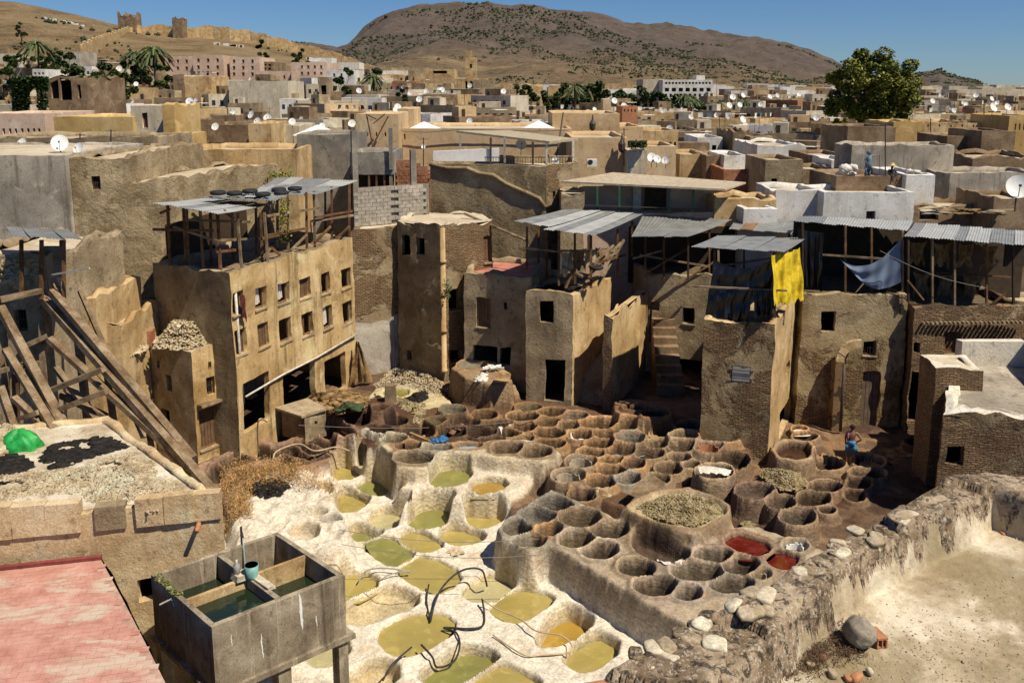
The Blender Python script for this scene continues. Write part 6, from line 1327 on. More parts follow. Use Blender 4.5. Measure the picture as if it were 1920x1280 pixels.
for k, (x, y, s, lb) in enumerate([(1694, 968, (.30, .24, .12), 'flat ochre stone lying loose on the parapet towards its far end'), (1550, 1052, (.34, .2, .08), 'dark flat stone bedded in the middle of the parapet'), (1375, 1135, (.22, .16, .1), 'pale coping stone at the parapet step, left of pair'), (1410, 1110, (.24, .2, .1), 'pale coping stone at the parapet step, right of pair'),
        (1310, 1165, (.22, .15, .1), 'whitish coping stone on the outer parapet edge'), (1340, 1205, (.24, .2, .1), 'whitish broken stone in the parapet top near the bottom'), (1440, 1145, (.2, .16, .08), 'small pale stone on the inner parapet edge'), (1290, 1190, (.26, .2, .1), 'pale square stone low on the parapet'), (1225, 1215, (.2, .16, .1), 'orange-stained stone near the bottom of the parapet'), (1640, 1015, (.2, .15, .08), 'pinkish stone on the inner edge of the parapet')]):
    p = PZ3(x, y, ZP + .0); stone('coping_stone', p, (s[0] * 1.25, s[1] * 1.2, s[2]), ['stone', 'lichen_stone', 'plaster_cream'][k % 3], lb, 'stone', 'loose stones of the parapet')
import bmesh
p = PZ3(1612, 1190, ZF + .14); bmm = bmesh.new(); bmesh.ops.create_icosphere(bmm, subdivisions=4, radius=.20); Vb = np.array([v.co[:] for v in bmm.verts]); Vb[:, 2] *= .9
Vb = Vb + np.array([p[0], p[1], ZF + .17]) + np.stack([fbm(Vb[:, 0] * 7, Vb[:, 1] * 7, Vb[:, 2] * 7, k, 4) for k in (1, 2, 3)], 1) * .05
for v, c_ in zip(bmm.verts, Vb): v.co = c_
me = bpy.data.meshes.new('boulder'); bmm.to_mesh(me); bmm.free(); me.polygons.foreach_set('use_smooth', [True] * len(me.polygons)); tag(link('boulder', me, 'plaster_grey'), 'round grey boulder of old mortar on the near terrace', 'boulder')
hb = empty('hollow_brick', PZ3(1655, 1216, ZF), 'broken hollow terracotta brick leaning beside the boulder', 'brick'); c = Vector(PZ3(1655, 1216, ZF)); q = MB()
for (x0, z0, x1, z1) in ((-.07, 0, .07, .025), (-.07, .115, .07, .14), (-.07, .025, -.045, .115), (.045, .025, .07, .115), (-.01, .025, .01, .115)): q.obox(c + Vector((x0, 0, z0)), (x1 - x0, .02, 0), (-.05, .24, 0), (0, 0, z1 - z0))
q.build('shell', 'terracotta', hb)
for k, (x, y, s) in enumerate([(1425, 1265, .16), (1560, 1262, .09), (1590, 1270, .07), (1500, 1150, .06), (1860, 985, .06), (1880, 1000, .07), (1475, 1235, .08), (1520, 1245, .07), (1545, 1232, .06), (1630, 1258, .07), (1805, 1240, .03), (1606, 1268, .1)]):
    stone('rubble_stone', PZ3(x, y, ZF + s * .3), (s * 1.6, s, s * .9), ['plaster_cream', 'stone', 'terracotta'][k % 3] if k else 'hides_white', ['long pale bone-like stone at the bottom edge of the terrace', 'grey rubble piece at the bottom edge', 'small rubble beside it near the weeds', 'stone chip below the parapet, middle', 'stone chip on the far floor', 'darker stone chip on the far floor', 'rubble piece among dry twigs', 'reddish rubble among dry twigs', 'pale chip among the twigs', 'chip under the hollow brick', 'tiny dark pebble on the open floor', 'rust red brick lump at the bottom edge'][k], 'stone', 'rubble on the near terrace')
P = []
for k in range(2600):
    t = random.random(); cx_, cy_ = [(1560, 1180), (1525, 1240), (1470, 1260), (1590, 1215), (1530, 1215)][k % 5]
    w_ = PZ(cx_ + random.gauss(0, 18), cy_ + random.gauss(0, 14), ZF); P.append((w_[0], w_[1], ZF + abs(random.gauss(0, .035))))
g = NG('dry_twigs'); g.base((.10, .06, .035)); leaves('dry_twigs', P, .045, 'dry_twigs', 'brown dry twigs and roots scattered on the near terrace', None, 'stuff', asp=.10)
# ---- timber props (old scaffold) at left
tp = empty('timber_props', (-14, 27, 3), 'leaning framework of heavy weathered timber props holding up the left wall', 'timber props')
BM = [(70, 545, 29, 405, 930, 24, .30), (98, 545, 28.5, 362, 860, 25, .26), (85, 560, 29.4, 385, 925, 24.4, .24), (92, 635, 28, 330, 850, 25, .22), (0, 575, 27.5, 120, 800, 26, .26), (10, 655, 27, 120, 835, 25, .22), (55, 690, 27, 118, 805, 25.8, .24), (25, 745, 26, 90, 805, 25.5, .2),
      (0, 725, 26, 30, 810, 25.6, .22), (80, 545, 29, 85, 800, 28.5, .24), (5, 560, 27.8, 12, 790, 27, .22), (30, 700, 27, 32, 800, 27, .18), (145, 620, 28, 165, 800, 27.5, .24), (115, 740, 27, 200, 780, 26.6, .2), (0, 695, 26.6, 75, 680, 27, .16), (88, 735, 26.8, 195, 692, 26.4, .2), (110, 768, 26.3, 200, 733, 26, .2), (0, 562, 27.6, 78, 545, 28.6, .2),
      (45, 650, 28.5, 90, 628, 28.6, .2), (150, 545, 29, 270, 820, 26.5, .16), (200, 700, 27.2, 215, 800, 26.6, .2), (270, 760, 26.2, 285, 840, 25.5, .18), (130, 600, 28.4, 260, 770, 27, .18), (78, 480, 29, 85, 560, 29, .16), (95, 520, 28.8, 150, 625, 28.2, .18), (35, 785, 25.8, 72, 772, 25.6, .16), (105, 690, 27.5, 245, 870, 25, .2)]
for (x0, y0, a0, x1, y1, a1, w_) in BM:
    q = MB(); q.beam(PY(x0, y0, a0), PY(x1, y1, a1), w_, w_ * .8, jit=.02); q.build('beam', random.choice(['wood_old', 'wood_old', 'wood_brown' if w_ < .2 else 'wood_old']), tp, noise=.01)
# stone house behind the props
v0_, v1_ = PY(-60, 560, 29.6)[:2], PY(92, 560, 29.4)[:2]; zH_ = ZA(60, 480, 29.5)
bL = building('stone_house', 'rubble stone house behind the timber props with a barred window', 'house', [v0_, v1_, (v1_[0] + .4, 34.5), (v0_[0], 34.5)], .3, zH_, 'plaster_beige', ops={0: [(27, 580, 50, 620, 'bars')]}, par=.2, amp=.08, mats={0: 'plaster_beige'}, jag=.3, step=.3)
for k in range(70):
    x, y = R(0, 76), R(486, 538); p = PY(x, y, 29.42); stone('stone', (p[0], 29.5, p[2]), (R(.2, .38), .22, R(.1, .2)), random.choice(['stone', 'plaster_ochre']), par=bL)
zs_ = empty('sheet_canopy', PY(80, 440, 29), 'small grey-blue corrugated canopy on posts over the stone house', 'canopy'); corr_roof(zs_, (PY(25, 445, 28.2), PY(155, 452, 28.), PY(125, 432, 31), PY(12, 425, 31.3)), 4, ('zinc', 'zinc'))
for (x, Y) in ((78, 28.6), (120, 28.4), (115, 30.5), (40, 28.6)): post(zs_, PY(x, 560, Y), PY(x, 450, Y), .1)
q = MB(); a, b = PY(80, 462, 29.8), PY(122, 520, 29.8); q.box(a[0], 29.8, b[2], b[0], 29.9, a[2]); q.build('back_wall', 'cement_grey', zs_)
q = MB(); q.beam(PY(98, 515, 28.4), PY(168, 503, 27.8), .05, .05); q.build('rail', 'pipe_white', zs_)
fb('side_house', 'small ochre house with stepped parapet behind the timber props', 'house', 118, 178, 560, 31.5, 4, 'plaster_ochre', z0=.3, par=.25, jag=.25)
fb('side_house', 'ochre wall block with wool beside the low house', 'house', 178, 225, 606, 32.2, 4, 'plaster_ochre', z0=.3, par=.25, jag=.2)
# ---------------------------------------------------------------- the town behind
def grid_w(x0, x1, ys, n, w_, h_, kind='glass', skip=()):
    return [(x0 + (x1 - x0) * (i + .5) / n - w_ / 2, y, x0 + (x1 - x0) * (i + .5) / n + w_ / 2, y + h_, kind) for y in ys for i in range(n) if (i, y) not in skip]
H_ = 'hole'
MID = [ # x0,x1,top,Y,depth,material,z0,label,windows,extra
 (-60, 288, 258, 50, 6, 'plaster_beige', 3, 'long dusty ochre wall behind the three big dishes', [], dict(jag=.12)),
 (100, 248, 219, 62, 8, 'plaster_yellow', 3, 'yellow ochre house front with a raised band, left of the red door', [], dict(jag=.03)),
 (245, 306, 198, 62.5, 4, 'plaster_cream', 3, 'peeling whitish roof room with a dark red door', [(267, 211, 277, 240, 'shutter')], {}),
 (303, 326, 196, 61, 5, 'plaster_yellow', 3, 'yellow stair tower right of the red door', [], dict(jag=.2)),
 (282, 337, 254, 57, 5, 'plaster_yellow', 3, 'smooth yellow lower block beneath the stair tower', [], dict(jag=.02)),
 (-50, 83, 213, 66, 8, 'plaster_pink', 3, 'pinkish house with a row of seven narrow slits at the left edge', [(x, 241, x + 4.5, 252, H_) for x in (5, 17, 28, 40, 51, 62, 72)], dict(jag=.02)),
 (86, 162, 146, 92, 9, 'plaster_brown', 3, 'ruined brown house with an open pillared floor next to the ivy', [(95, 152, 110, 185, H_), (113, 150, 134, 188, H_), (146, 160, 152, 185, H_)], dict(jag=.5)),
 (336, 556, 280, 46.5, 5, 'plaster_ochre', 3, 'long stained ochre wall left of the grey concrete cube', [], dict(jag=.05)),
 (330, 372, 226, 66, 6, 'brick_old', 3, 'narrow brick house with tiny twin windows', [(344, 238, 347, 247, H_), (350, 238, 353, 247, H_)], {}),
 (372, 465, 234, 68, 7, 'plaster_brown', 3, 'brown walled house with brushwood piled on its terrace', [(357 + 20, 268, 432, 276, H_)], {}),
 (465, 508, 232, 66, 6, 'plaster_ochre', 3, 'plain ochre house beside the brushwood terrace', [], {}),
 (508, 560, 236, 70, 6, 'plaster_cream', 3, 'patchy cream house with tents on the roof', [], {}),
 (668, 746, 214, 60, 6, 'plaster_riad', 3, 'tall riad wall with three slits and crossed poles', [(687, 248, 690, 256, H_), (704, 248, 707, 256, H_), (721, 248, 724, 256, H_)], dict(jag=.01)),
 (740, 1072, 241, 62, 10, 'plaster_riad', 3, 'long smooth ochre riad wall behind the pergola', [(757, 252, 760, 262, H_)], dict(jag=.01)),
 (745, 776, 204, 68, 5, 'plaster_riad', 3, 'roof pavilion with green tiled top behind the riad wall', [(756, 226, 760, 236, H_)], {}),
 (1036, 1162, 213, 66, 8, 'plaster_riad', 3, 'square riad roof block with a black wall lantern', [(1118, 251, 1128, 257, H_)], dict(jag=.01)),
 (1072, 1178, 258, 56, 8, 'plaster_riad', 3, 'lower riad wall beside the pergola with the air conditioner', [], dict(jag=.01)),
 (1160, 1206, 238, 68, 8, 'plaster_riad', 3, 'small riad wing at the right of the lantern block', [], dict(jag=.01)),
 (1178, 1213, 282, 54, 5, 'plaster_cream', 3, 'cream wall with fine battlements near the dish pair', [], {}),
 (1208, 1268, 274, 55, 5, 'plaster_riad', 3, 'ochre roof room carrying a cluster of dishes', [], dict(jag=.01)),
 (1206, 1272, 246, 75, 7, 'plaster_ochre', 3, 'ochre house with a row of small black arches', grid_w(1236, 1270, [266], 4, 4, 8, H_), {}),
 (1308, 1355, 258, 88, 7, 'plaster_white', 3, 'small bright white house with two dark doors', [(1319, 277, 1327, 284, H_), (1335, 272, 1343, 284, H_)], dict(jag=.01)),
 (1375, 1412, 247, 86, 7, 'plaster_brown', 3, 'dark brown battlemented tower house', [], dict(jag=.3)),
 (1408, 1450, 256, 84, 7, 'plaster_beige', 3, 'beige block right of the battlemented tower', [], {}),
 (1420, 1512, 272, 76, 8, 'plaster_white', 3, 'low white house with a crumpled tarp on its roof', [], dict(jag=.2)),
 (1275, 1330, 290, 66, 6, 'plaster_ochre', 3, 'ochre wall left of the red brick one', [], {}),
 (1325, 1362, 293, 64, 5, 'plaster_brown', 3, 'dark brown cube beside a white-stained wall', [], {}),
 (1358, 1404, 292, 63, 5, 'plaster_white', 3, 'white wall streaked with rust between brown cubes', [], {}),
 (1357, 1440, 318, 60, 5, 'red_brick', 3, 'bare red brick wall in mid town', [], dict(jag=.03)),
 (1436, 1506, 300, 56, 5, 'plaster_beige', 3, 'brownish cube with a dark low window', [(1447, 335, 1457, 343, H_)], dict(jag=.03)),
 (1506, 1575, 318, 58, 5, 'plaster_brown', 3, 'plain brown wall between the cube and the rooftop workers', [], {}),
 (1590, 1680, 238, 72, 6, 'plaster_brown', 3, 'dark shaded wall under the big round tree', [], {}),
 (1676, 1730, 229, 73, 6, 'plaster_yellow', 3, 'bright yellow sloping wall right of the tree', [], dict(jag=.1)),
 (1728, 1842, 230, 74, 7, 'plaster_ochre', 3, 'rough ochre wall with small square holes', grid_w(1730, 1836, [233], 5, 3, 5, H_), dict(jag=.1)),
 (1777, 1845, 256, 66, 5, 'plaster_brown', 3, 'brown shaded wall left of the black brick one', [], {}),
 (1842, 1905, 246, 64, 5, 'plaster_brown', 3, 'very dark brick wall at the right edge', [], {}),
 (1893, 1960, 217, 70, 6, 'plaster_yellow', 3, 'yellow house with four slits at the right edge', [(x, 232, x + 3, 244, H_) for x in (1903, 1911, 1919)], {}),
 (1825, 1960, 293, 58, 5, 'plaster_brown', 3, 'low brown wall with rounded top at the right edge', [], dict(jag=.3)),
 (1525, 1600, 292, 66, 6, 'plaster_brown', 3, 'low dark wall left of the rooftop workers', [], {}),
 (1560, 1600, 300, 60, 4, 'plaster_white', 3, 'little white parapet below the big tree', [], {}),
 (1598, 1790, 272, 56, 3, 'plaster_grey', 3, 'big grey stained wall behind the rooftop workers', [], dict(jag=.1)),
 (1782, 1960, 325, 53, 4, 'plaster_grey', 3, 'lower grey stained wall going off to the right edge', [], dict(jag=.15)),
 (1568, 1722, 331, 50, 4.5, 'plaster_brown', 3, 'dark flat-roofed house carrying the two rooftop workers', [], dict(jag=.05, roof='earth')),
 (1700, 1754, 328, 49.5, 5, 'plaster_white', 3, 'white peeling wall right of the rooftop workers', [], {}),
 (1340, 1456, 372, 47, 3, 'plaster_ochre', 3, 'ochre parapet wall above the middle loft', [], dict(jag=.15)),
 (1395, 1458, 392, 45.5, 3, 'plaster_white', 3, 'white peeling low wall above the middle loft', [], {}),
 (1455, 1546, 358, 48, 4, 'plaster_white', 3, 'whitewashed rough house left of the chimney stub', [], dict(jag=.1)),
 (1545, 1716, 361, 47, 4, 'plaster_white', 3, 'long whitewashed house with small blue-grey window', [(1624, 396, 1641, 412, 'glass')], dict(jag=.04)),
 (1715, 1868, 388, 48, 4, 'plaster_brown', 3, 'dark house under a roof of broken boards', [(1725, 392, 1760, 412, H_)], dict(jag=.3)),
 (1864, 1960, 372, 46, 4, 'plaster_brown', 3, 'brown house below the largest satellite dish', [], dict(jag=.2)),
]
TAKEN = []
for (x0, x1, yt, Y, dep, mt_, z0, lab, wn, kw) in MID:
    k = dict(par=.3, amp=.04); k.update(kw)
    fb('wall_house', lab, 'house', x0, x1, yt, Y, dep, mt_, z0=z0, ops={0: wn} if wn else {}, **k)
# rough wall with a diagonal ledge, the pergola roof house
zw1 = ZA(900, 307, 49); a0, a1, a2 = PY(806, 308, 49.5)[:2], PY(1024, 308, 47.6)[:2], PY(1088, 308, 49.5)[:2]
bw1 = building('pergola_house', 'large rough brown wall with a wavy diagonal ledge under the pergola terrace', 'house', [a0, a1, a2, (a2[0], 55), (a0[0], 55)], 4, zw1, 'plaster_rough', par=.5, amp=.06, ops={1: [(1036, 358, 1041, 374, H_)]}, jag=.05, mats={1: 'brick_patchy'})
led = [(806, 308), (840, 315), (875, 315), (900, 325), (925, 328), (950, 345), (985, 360), (1012, 372), (1022, 388)]
q = MB(); L3 = []
for x, y in led:
    u, z = on_wall(x, y, a0, a1); d = Vector((a1[0] - a0[0], a1[1] - a0[1], 0)).normalized(); n = Vector((d.y, -d.x, 0)); L3.append(Vector((a0[0], a0[1], z)) + d * u + n * .05)
q.tube(L3, .12, 6); q.build('ledge', 'plaster_rough', bw1, True)
per = empty('pergola', PY(970, 305, 49.5), 'thin-posted roof terrace pergola with a sloping flat canopy and railing', 'pergola')
for x, yb, yt, Y, m in [(863, 303, 252, 51.5, 'pipe_grey'), (920, 305, 258, 50.2, 'iron'), (946, 305, 258, 50.4, 'pipe_grey'), (999, 308, 266, 49.9, 'iron'), (1025, 308, 268, 49.6, 'pipe_white'), (1075, 306, 265, 51, 'pipe_white')]: post(per, PY(x, yb, Y), PY(x, yt, Y), .12, m)
q = MB(); v = [PY(856, 249, 52), PY(1030, 269, 49.4), PY(1084, 264, 52), PY(955, 248, 55)]; vv = [Vector(p) for p in v]; q.raw(vv + [p + Vector((0, 0, .12)) for p in vv], [(3, 2, 1, 0), (4, 5, 6, 7), (0, 1, 5, 4), (1, 2, 6, 5), (2, 3, 7, 6), (3, 0, 4, 7)]); q.build('canopy', 'canvas_tan', per)
for x in range(910, 1075, 5):
    q = MB(); q.beam(PY(x, 307, 49.9), PY(x, 295, 49.9), .03, .03); q.build('rail', 'iron', per)
q = MB(); q.beam(PY(908, 295, 49.9), PY(1075, 295, 49.9), .05, .05); q.build('rail', 'iron', per)
q = MB(); q.raw([PY(812, 302, 50.6), PY(936, 303, 50.2), PY(936, 278, 50.2), PY(812, 284, 50.6)], [(0, 1, 2, 3)]); v = list(q.v); q.raw([(p[0], p[1] + .25, p[2]) for p in v], [(3, 2, 1, 0)]); q.raw([v[3], v[2], (v[2][0], v[2][1] + .25, v[2][2]), (v[3][0], v[3][1] + .25, v[3][2])], [(0, 1, 2, 3)])
tag(q.build('white_screen_wall', 'white_paint', None), 'bright white low wall at the left of the pergola', 'wall')
# cafe terrace
cf = empty('roof_cafe', PY(1220, 400, 46), 'pinkish open roof room with green posts under a long flat sheet roof', 'roof room')
q = MB(); v = [Vector(PY(*c)) for c in [(1052, 343, 47), (1360, 358, 45), (1398, 345, 49), (1150, 326, 51)]]; q.raw(v + [p + Vector((0, 0, .1)) for p in v], [(3, 2, 1, 0), (4, 5, 6, 7), (0, 1, 5, 4), (1, 2, 6, 5), (2, 3, 7, 6), (3, 0, 4, 7)]); q.build('roof', 'sheet_beige', cf, noise=.03)
a, b = PY(1082, 345, 49.5), PY(1345, 400, 48); q = MB(); q.box(a[0], 49, 7.5, b[0], 49.3, ZA(1200, 350, 49)); q.build('back_wall', 'plaster_pink', cf)
for x in (1120, 1161, 1255, 1300): post(cf, PY(x, 398, 46.2), PY(x, 350, 46.2), .1, 'green_paint')
q = MB(); q.beam(PY(1098, 385, 46.1), PY(1340, 393, 46.1), .05, .05); q.build('rail', 'iron', cf)
a = PY(1188, 396, 48.4); b = PY(1204, 350, 48.4); q = MB(); q.box(a[0], 48.7, a[2], b[0], 48.8, b[2]); q.build('door', 'pipe_white', cf)
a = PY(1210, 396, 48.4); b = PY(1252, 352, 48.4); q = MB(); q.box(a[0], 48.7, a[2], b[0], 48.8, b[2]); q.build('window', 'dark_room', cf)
fb('cafe_floor_house', 'low terrace block under the pinkish roof room', 'house', 1095, 1345, 399, 47.2, 3, 'plaster_pink', z0=3, par=.05)
fb('rounded_wall', 'little rounded stub wall with white edge at the left of the roof room', 'wall', 1052, 1096, 362, 46.6, 2, 'plaster_beige', z0=4, par=.05, jag=.3)
pil = empty('junk_roof', PY(1790, 400, 46.5), 'roof of broken tan boards and scraps near the right edge', 'junk roof')
for k in range(34):
    x = R(1722, 1862); q = MB(); a = Vector(PY(x, R(392, 402), R(45.5, 48))); an = R(-.5, .5) ; q.beam(a, a + Vector((R(.6, 1.4) * math.cos(an), R(-.5, .5), R(-.1, .15))), R(.12, .35), .04); q.build('board', random.choice(['hides_tan', 'wood_old', 'canvas_tan', 'sheet_beige']), pil)
# ---- satellite dishes
def dish(r, mat='dish_white', pole=.8):
    b = empty('satellite_dish', (0, 0, 0)); n1, n2 = 5, 20; Vv = [(0, 0, 0)]; f = []
    for j in range(1, n1 + 1):
        for i in range(n2):
            a = 2 * math.pi * i / n2; rr = r * j / n1; Vv.append((rr * math.cos(a), -rr * rr * .22 / r, rr * math.sin(a) * 1.08))
    for i in range(n2): f.append((0, 1 + i, 1 + (i + 1) % n2))
    for j in range(n1 - 1):
        for i in range(n2): f.append((1 + j * n2 + i, 1 + (j + 1) * n2 + i, 1 + (j + 1) * n2 + (i + 1) % n2, 1 + j * n2 + (i + 1) % n2))
    m = Matrix.Translation((0, 0, pole + r * .6)) @ Matrix.Rotation(-.45, 4, 'X'); q = MB(); q.raw([m @ Vector(v) for v in Vv], f); o = q.build('reflector', mat, b, True)
    q = MB(); q.tube([(0, .08, 0), (0, .08, pole + r * .5)], .035, 6); q.build('pole', 'iron', b)
    q = MB(); q.tube([m @ Vector((0, -.05, -r)), m @ Vector((0, -r * .9, -r * .15))], .018, 5); q.box(*(m @ Vector((0, -r * .9, -r * .15)) - Vector((.05, .05, .05))), *(m @ Vector((0, -r * .9, -r * .15)) + Vector((.05, .05, .05)))); q.build('arm', 'iron', b)
    return b
D0 = dish(.55); D1 = dish(.5, 'dish_grey', .5)
for k, (x, y, rp, Y, lab) in enumerate([(42, 270, 10, 44, 'white dish at the far left, smaller than its neighbour'), (112, 268, 16.5, 38.5, 'largest of three white dishes above the grey plastered house'), (148, 278, 11.5, 38, 'white dish with lettering, right of the largest of the three'),
        (404, 238, 7, 64, 'white dish on a pole above the brushwood terrace'), (977, 271, 11, 52, 'white dish seen under the pergola canopy'), (1042, 301, 8, 50, 'low dish beside the pergola railing'), (1222, 296, 9, 53, 'dish at left of the ochre roof room cluster'), (1232, 298, 8, 52.8, 'front dish of the ochre roof room cluster'), (1248, 300, 8, 52.8, 'right dish of the ochre roof room cluster'),
        (1862, 202, 8, 64, 'left dish of the pair on the dark roof at right'), (1889, 201, 7, 64, 'right dish of the pair on the dark roof at right'), (1908, 350, 23, 43, 'very large dish at the right edge'), (483, 228, 7, 68, 'dish on the plain ochre house'), (548, 228, 7, 68, 'dish near the roof tents'), (604, 236, 6, 68, 'dish left of the riad'), (660, 232, 7, 64, 'dish against the left end of the riad'), (794, 275, 4.5, 55, 'tiny dish on a thin pole before the riad wall')]):
    p = PY(x, y, Y); r = rp / F * Y; o = dish(.5 if k % 3 else .55); s = r / .55
    o.location = (p[0], p[1], p[2] - (.8 + .33) * s); o.scale = (s, s, s); o.rotation_euler = (0, 0, R(-.5, .4)); tag(o, 'round ' + lab, 'satellite dish', 'satellite dishes on the roofs')
# ---- landmarks
fb('apartment_block', 'first pink apartment block from the left, three storeys', 'apartment block', 309, 362, 106, 215, 14, 'plaster_pink', z0=5, ops={0: grid_w(309, 358, [112, 125], 3, 4.5, 6)}, par=.8, jag=0)
fb('apartment_block', 'tallest pink apartment block, second from the left', 'apartment block', 361, 418, 104, 212, 14, 'plaster_pink', z0=5, ops={0: grid_w(363, 417, [110, 123, 136], 3, 4.5, 6, skip=((0, 136), (1, 136)))}, par=.8, jag=0)
fb('apartment_block', 'narrow pink apartment block between two wider ones', 'apartment block', 417, 431, 110, 216, 12, 'plaster_pink', z0=5, ops={0: grid_w(417, 430, [115, 128, 140], 1, 4.5, 6)}, par=.6, jag=0)
fb('apartment_block', 'pink apartment block with a lower projecting front, third wide one', 'apartment block', 430, 486, 107, 214, 14, 'plaster_pink', z0=5, ops={0: grid_w(430, 482, [112, 124, 136], 3, 4.5, 6)}, par=.8, jag=0)
fb('white_house', 'dark-fronted building with balcony frame right of the pink blocks', 'house', 482, 512, 116, 218, 12, 'plaster_brown', z0=5, ops={0: grid_w(484, 510, [120, 127], 3, 5, 4, H_)}, par=.5)
fb('white_house', 'pale pink low house below the balcony building', 'house', 480, 545, 134, 205, 10, 'plaster_pink', z0=5, ops={0: grid_w(483, 543, [142], 3, 4, 5)}, par=.5)
fb('apartment_block', 'pinkish white apartment block with two rows of four windows', 'apartment block', 545, 612, 117, 200, 14, 'plaster_pink', z0=5, ops={0: grid_w(560, 608, [123, 135], 4, 4, 5)}, par=.8, jag=0, mats={3: 'plaster_brown'})
fb('apartment_block', 'small white house right of the pinkish white block', 'house', 612, 664, 131, 190, 12, 'plaster_white', z0=5, ops={0: grid_w(620, 660, [138], 3, 4, 5)}, par=.6)
fb('white_house', 'grey villa with two windows behind the dark trees', 'house', 112, 148, 97, 235, 10, 'plaster_grey', z0=5, ops={0: grid_w(114, 146, [105], 3, 4, 7)}, par=.3)
fb('white_house', 'low white villa under the tall palm', 'house', 60, 84, 130, 190, 10, 'plaster_white', z0=5, ops={0: grid_w(62, 84, [136], 3, 4, 4, H_)}, par=.3)
mr = fb('minaret', 'square brown minaret with a small lantern top', 'minaret', 872, 893, 108, 262, 4, 'plaster_ochre', z0=8, ops={0: [(881, 120, 885, 128, H_)]}, par=.6, jag=0)
a = PY(880, 96, 264); q = MB(); q.box(a[0] - .8, 263.3, a[2] - 4, a[0] + .8, 265, a[2]); q.build('lantern', 'plaster_ochre', mr); a = PY(880, 92, 264); q = MB(); q.tube([(a[0], 264, a[2] - 1.2), (a[0], 264, a[2])], [.3, .05], 6); q.build('finial', 'iron', mr)
fb('madrasa', 'large ochre block with a flat overhanging roof left of the minaret', 'building', 797, 852, 130, 240, 14, 'plaster_ochre', z0=8, ops={0: [(812, 133, 838, 138, H_)]}, par=.5, mats={3: 'plaster_brown'}, jag=0)
fb('madrasa', 'ochre block under the minaret with low windows', 'building', 852, 888, 148, 235, 12, 'plaster_ochre', z0=8, ops={0: grid_w(870, 888, [152], 2, 4, 16, H_)}, par=.5)
fb('madrasa', 'plain tan block right of the minaret', 'building', 887, 926, 150, 230, 12, 'plaster_beige', z0=8, par=.4)
fb('madrasa', 'grey brick block below the minaret', 'building', 920, 968, 168, 190, 10, 'plaster_beige', z0=6, par=.4)
fb('orange_house', 'row of red-brick fronted houses left of the madrasa', 'house', 735, 780, 153, 215, 9, 'red_brick', z0=6, ops={0: grid_w(738, 778, [157], 6, 3, 5, H_)}, par=.4)
fb('tall_house', 'brown-sided tall house below the pink blocks', 'house', 324, 345, 140, 165, 10, 'plaster_brown', z0=5, par=.4)
fb('tall_house', 'ochre house joined to the brown-sided one', 'house', 345, 392, 143, 165, 10, 'plaster_ochre', z0=5, par=.4, jag=.3)
fb('mosque', 'long mosque hall with green tiled roof edge below the pink blocks', 'mosque', 428, 540, 152, 160, 12, 'plaster_cream', z0=5, par=.4, mats={'cap': 'green_tile'})
fb('minaret', 'small square minaret with green band in the left town', 'minaret', 597, 617, 146, 150, 3, 'plaster_beige', z0=5, ops={0: [(602, 160, 612, 178, H_)]}, par=.3, mats={'cap': 'green_tile'})
ht = fb('arcaded_hotel', 'white arcaded hotel building with rows of dark arches above the grove', 'hotel', 1243, 1336, 150, 255, 18, 'plaster_white', z0=0, ops={0: grid_w(1246, 1334, [154], 14, 4, 4, H_) + grid_w(1244, 1335, [165], 7, 8, 7, H_) + grid_w(1244, 1335, [176, 187], 10, 4.5, 7, H_)}, par=.5, jag=0, amp=.02)
fb('arcaded_hotel', 'plain cream wing at the left of the arcaded hotel', 'hotel', 1206, 1246, 149, 262, 14, 'plaster_cream', z0=0, par=.5, jag=0)
fb('arcaded_hotel', 'small square top room of the arcaded hotel', 'hotel', 1306, 1322, 142, 262, 6, 'plaster_white', z0=10, par=.4, jag=0)
fb('ochre_house', 'ochre and yellow house right of the arcaded hotel', 'house', 1345, 1392, 180, 230, 12, 'plaster_yellow', z0=0, par=.4)
fb('battlement_wall', 'ochre battlemented city wall before the fields', 'wall', 928, 1018, 160, 250, 3, 'plaster_ochre', z0=4, par=.6, jag=.7, step=1.2)
fb('chimney_house', 'tall ochre chimney-like block in front of the grove', 'house', 1131, 1146, 186, 120, 3, 'plaster_riad', z0=2, par=.1)
fb('orange_house', 'orange house with small windows right of the chimney block', 'house', 1167, 1196, 200, 118, 7, 'terracotta', z0=2, ops={0: grid_w(1168, 1194, [205], 4, 2.5, 5)}, par=.4)
# hill ruins and rampart
rw = empty('rampart', (-120, 466, 40), 'ochre rampart climbing over the dry hill crest', 'rampart')
RP = [(150, 84, 300), (175, 74, 330), (205, 64, 390), (240, 52, 450), (262, 50, 455), (307, 48, 458), (350, 53, 458), (400, 50, 462), (430, 54, 462), (470, 60, 466), (500, 67, 466), (560, 82, 470), (600, 92, 470), (640, 104, 470), (668, 114, 470), (705, 128, 470), (735, 138, 470)]
for (x0, y0, a0), (x1, y1, a1) in zip(RP, RP[1:]):
    A_, B_ = Vector(PY(x0, y0, a0)), Vector(PY(x1, y1, a1)); q = MB(); d = B_ - A_; n = max(2, int(d.length / 5))
    for k in range(n):
        p = A_ + d * k / n; e_ = d / n * .98; q.obox((p.x, p.y, p.z - 9), (e_.x, e_.y, e_.z), (0, 1.5, 0), (0, 0, 9 + (.7 if k % 2 else 0)))
    q.build('rampart_section', 'plaster_ochre', rw)
for x0, x1, y, w_, lab in [(220, 233, 29, 8, 'left half of the ruined brown hilltop tower'), (234, 252, 28, 8, 'right half of the ruined brown hilltop tower'), (322, 341, 35, 7, 'slender battlemented hilltop tower')]:
    fb('ruined_tower', lab, 'tower', x0, x1, y, 452, w_, 'plaster_brown', z0=30, par=.5, jag=2.2, step=1.5)
q = MB()
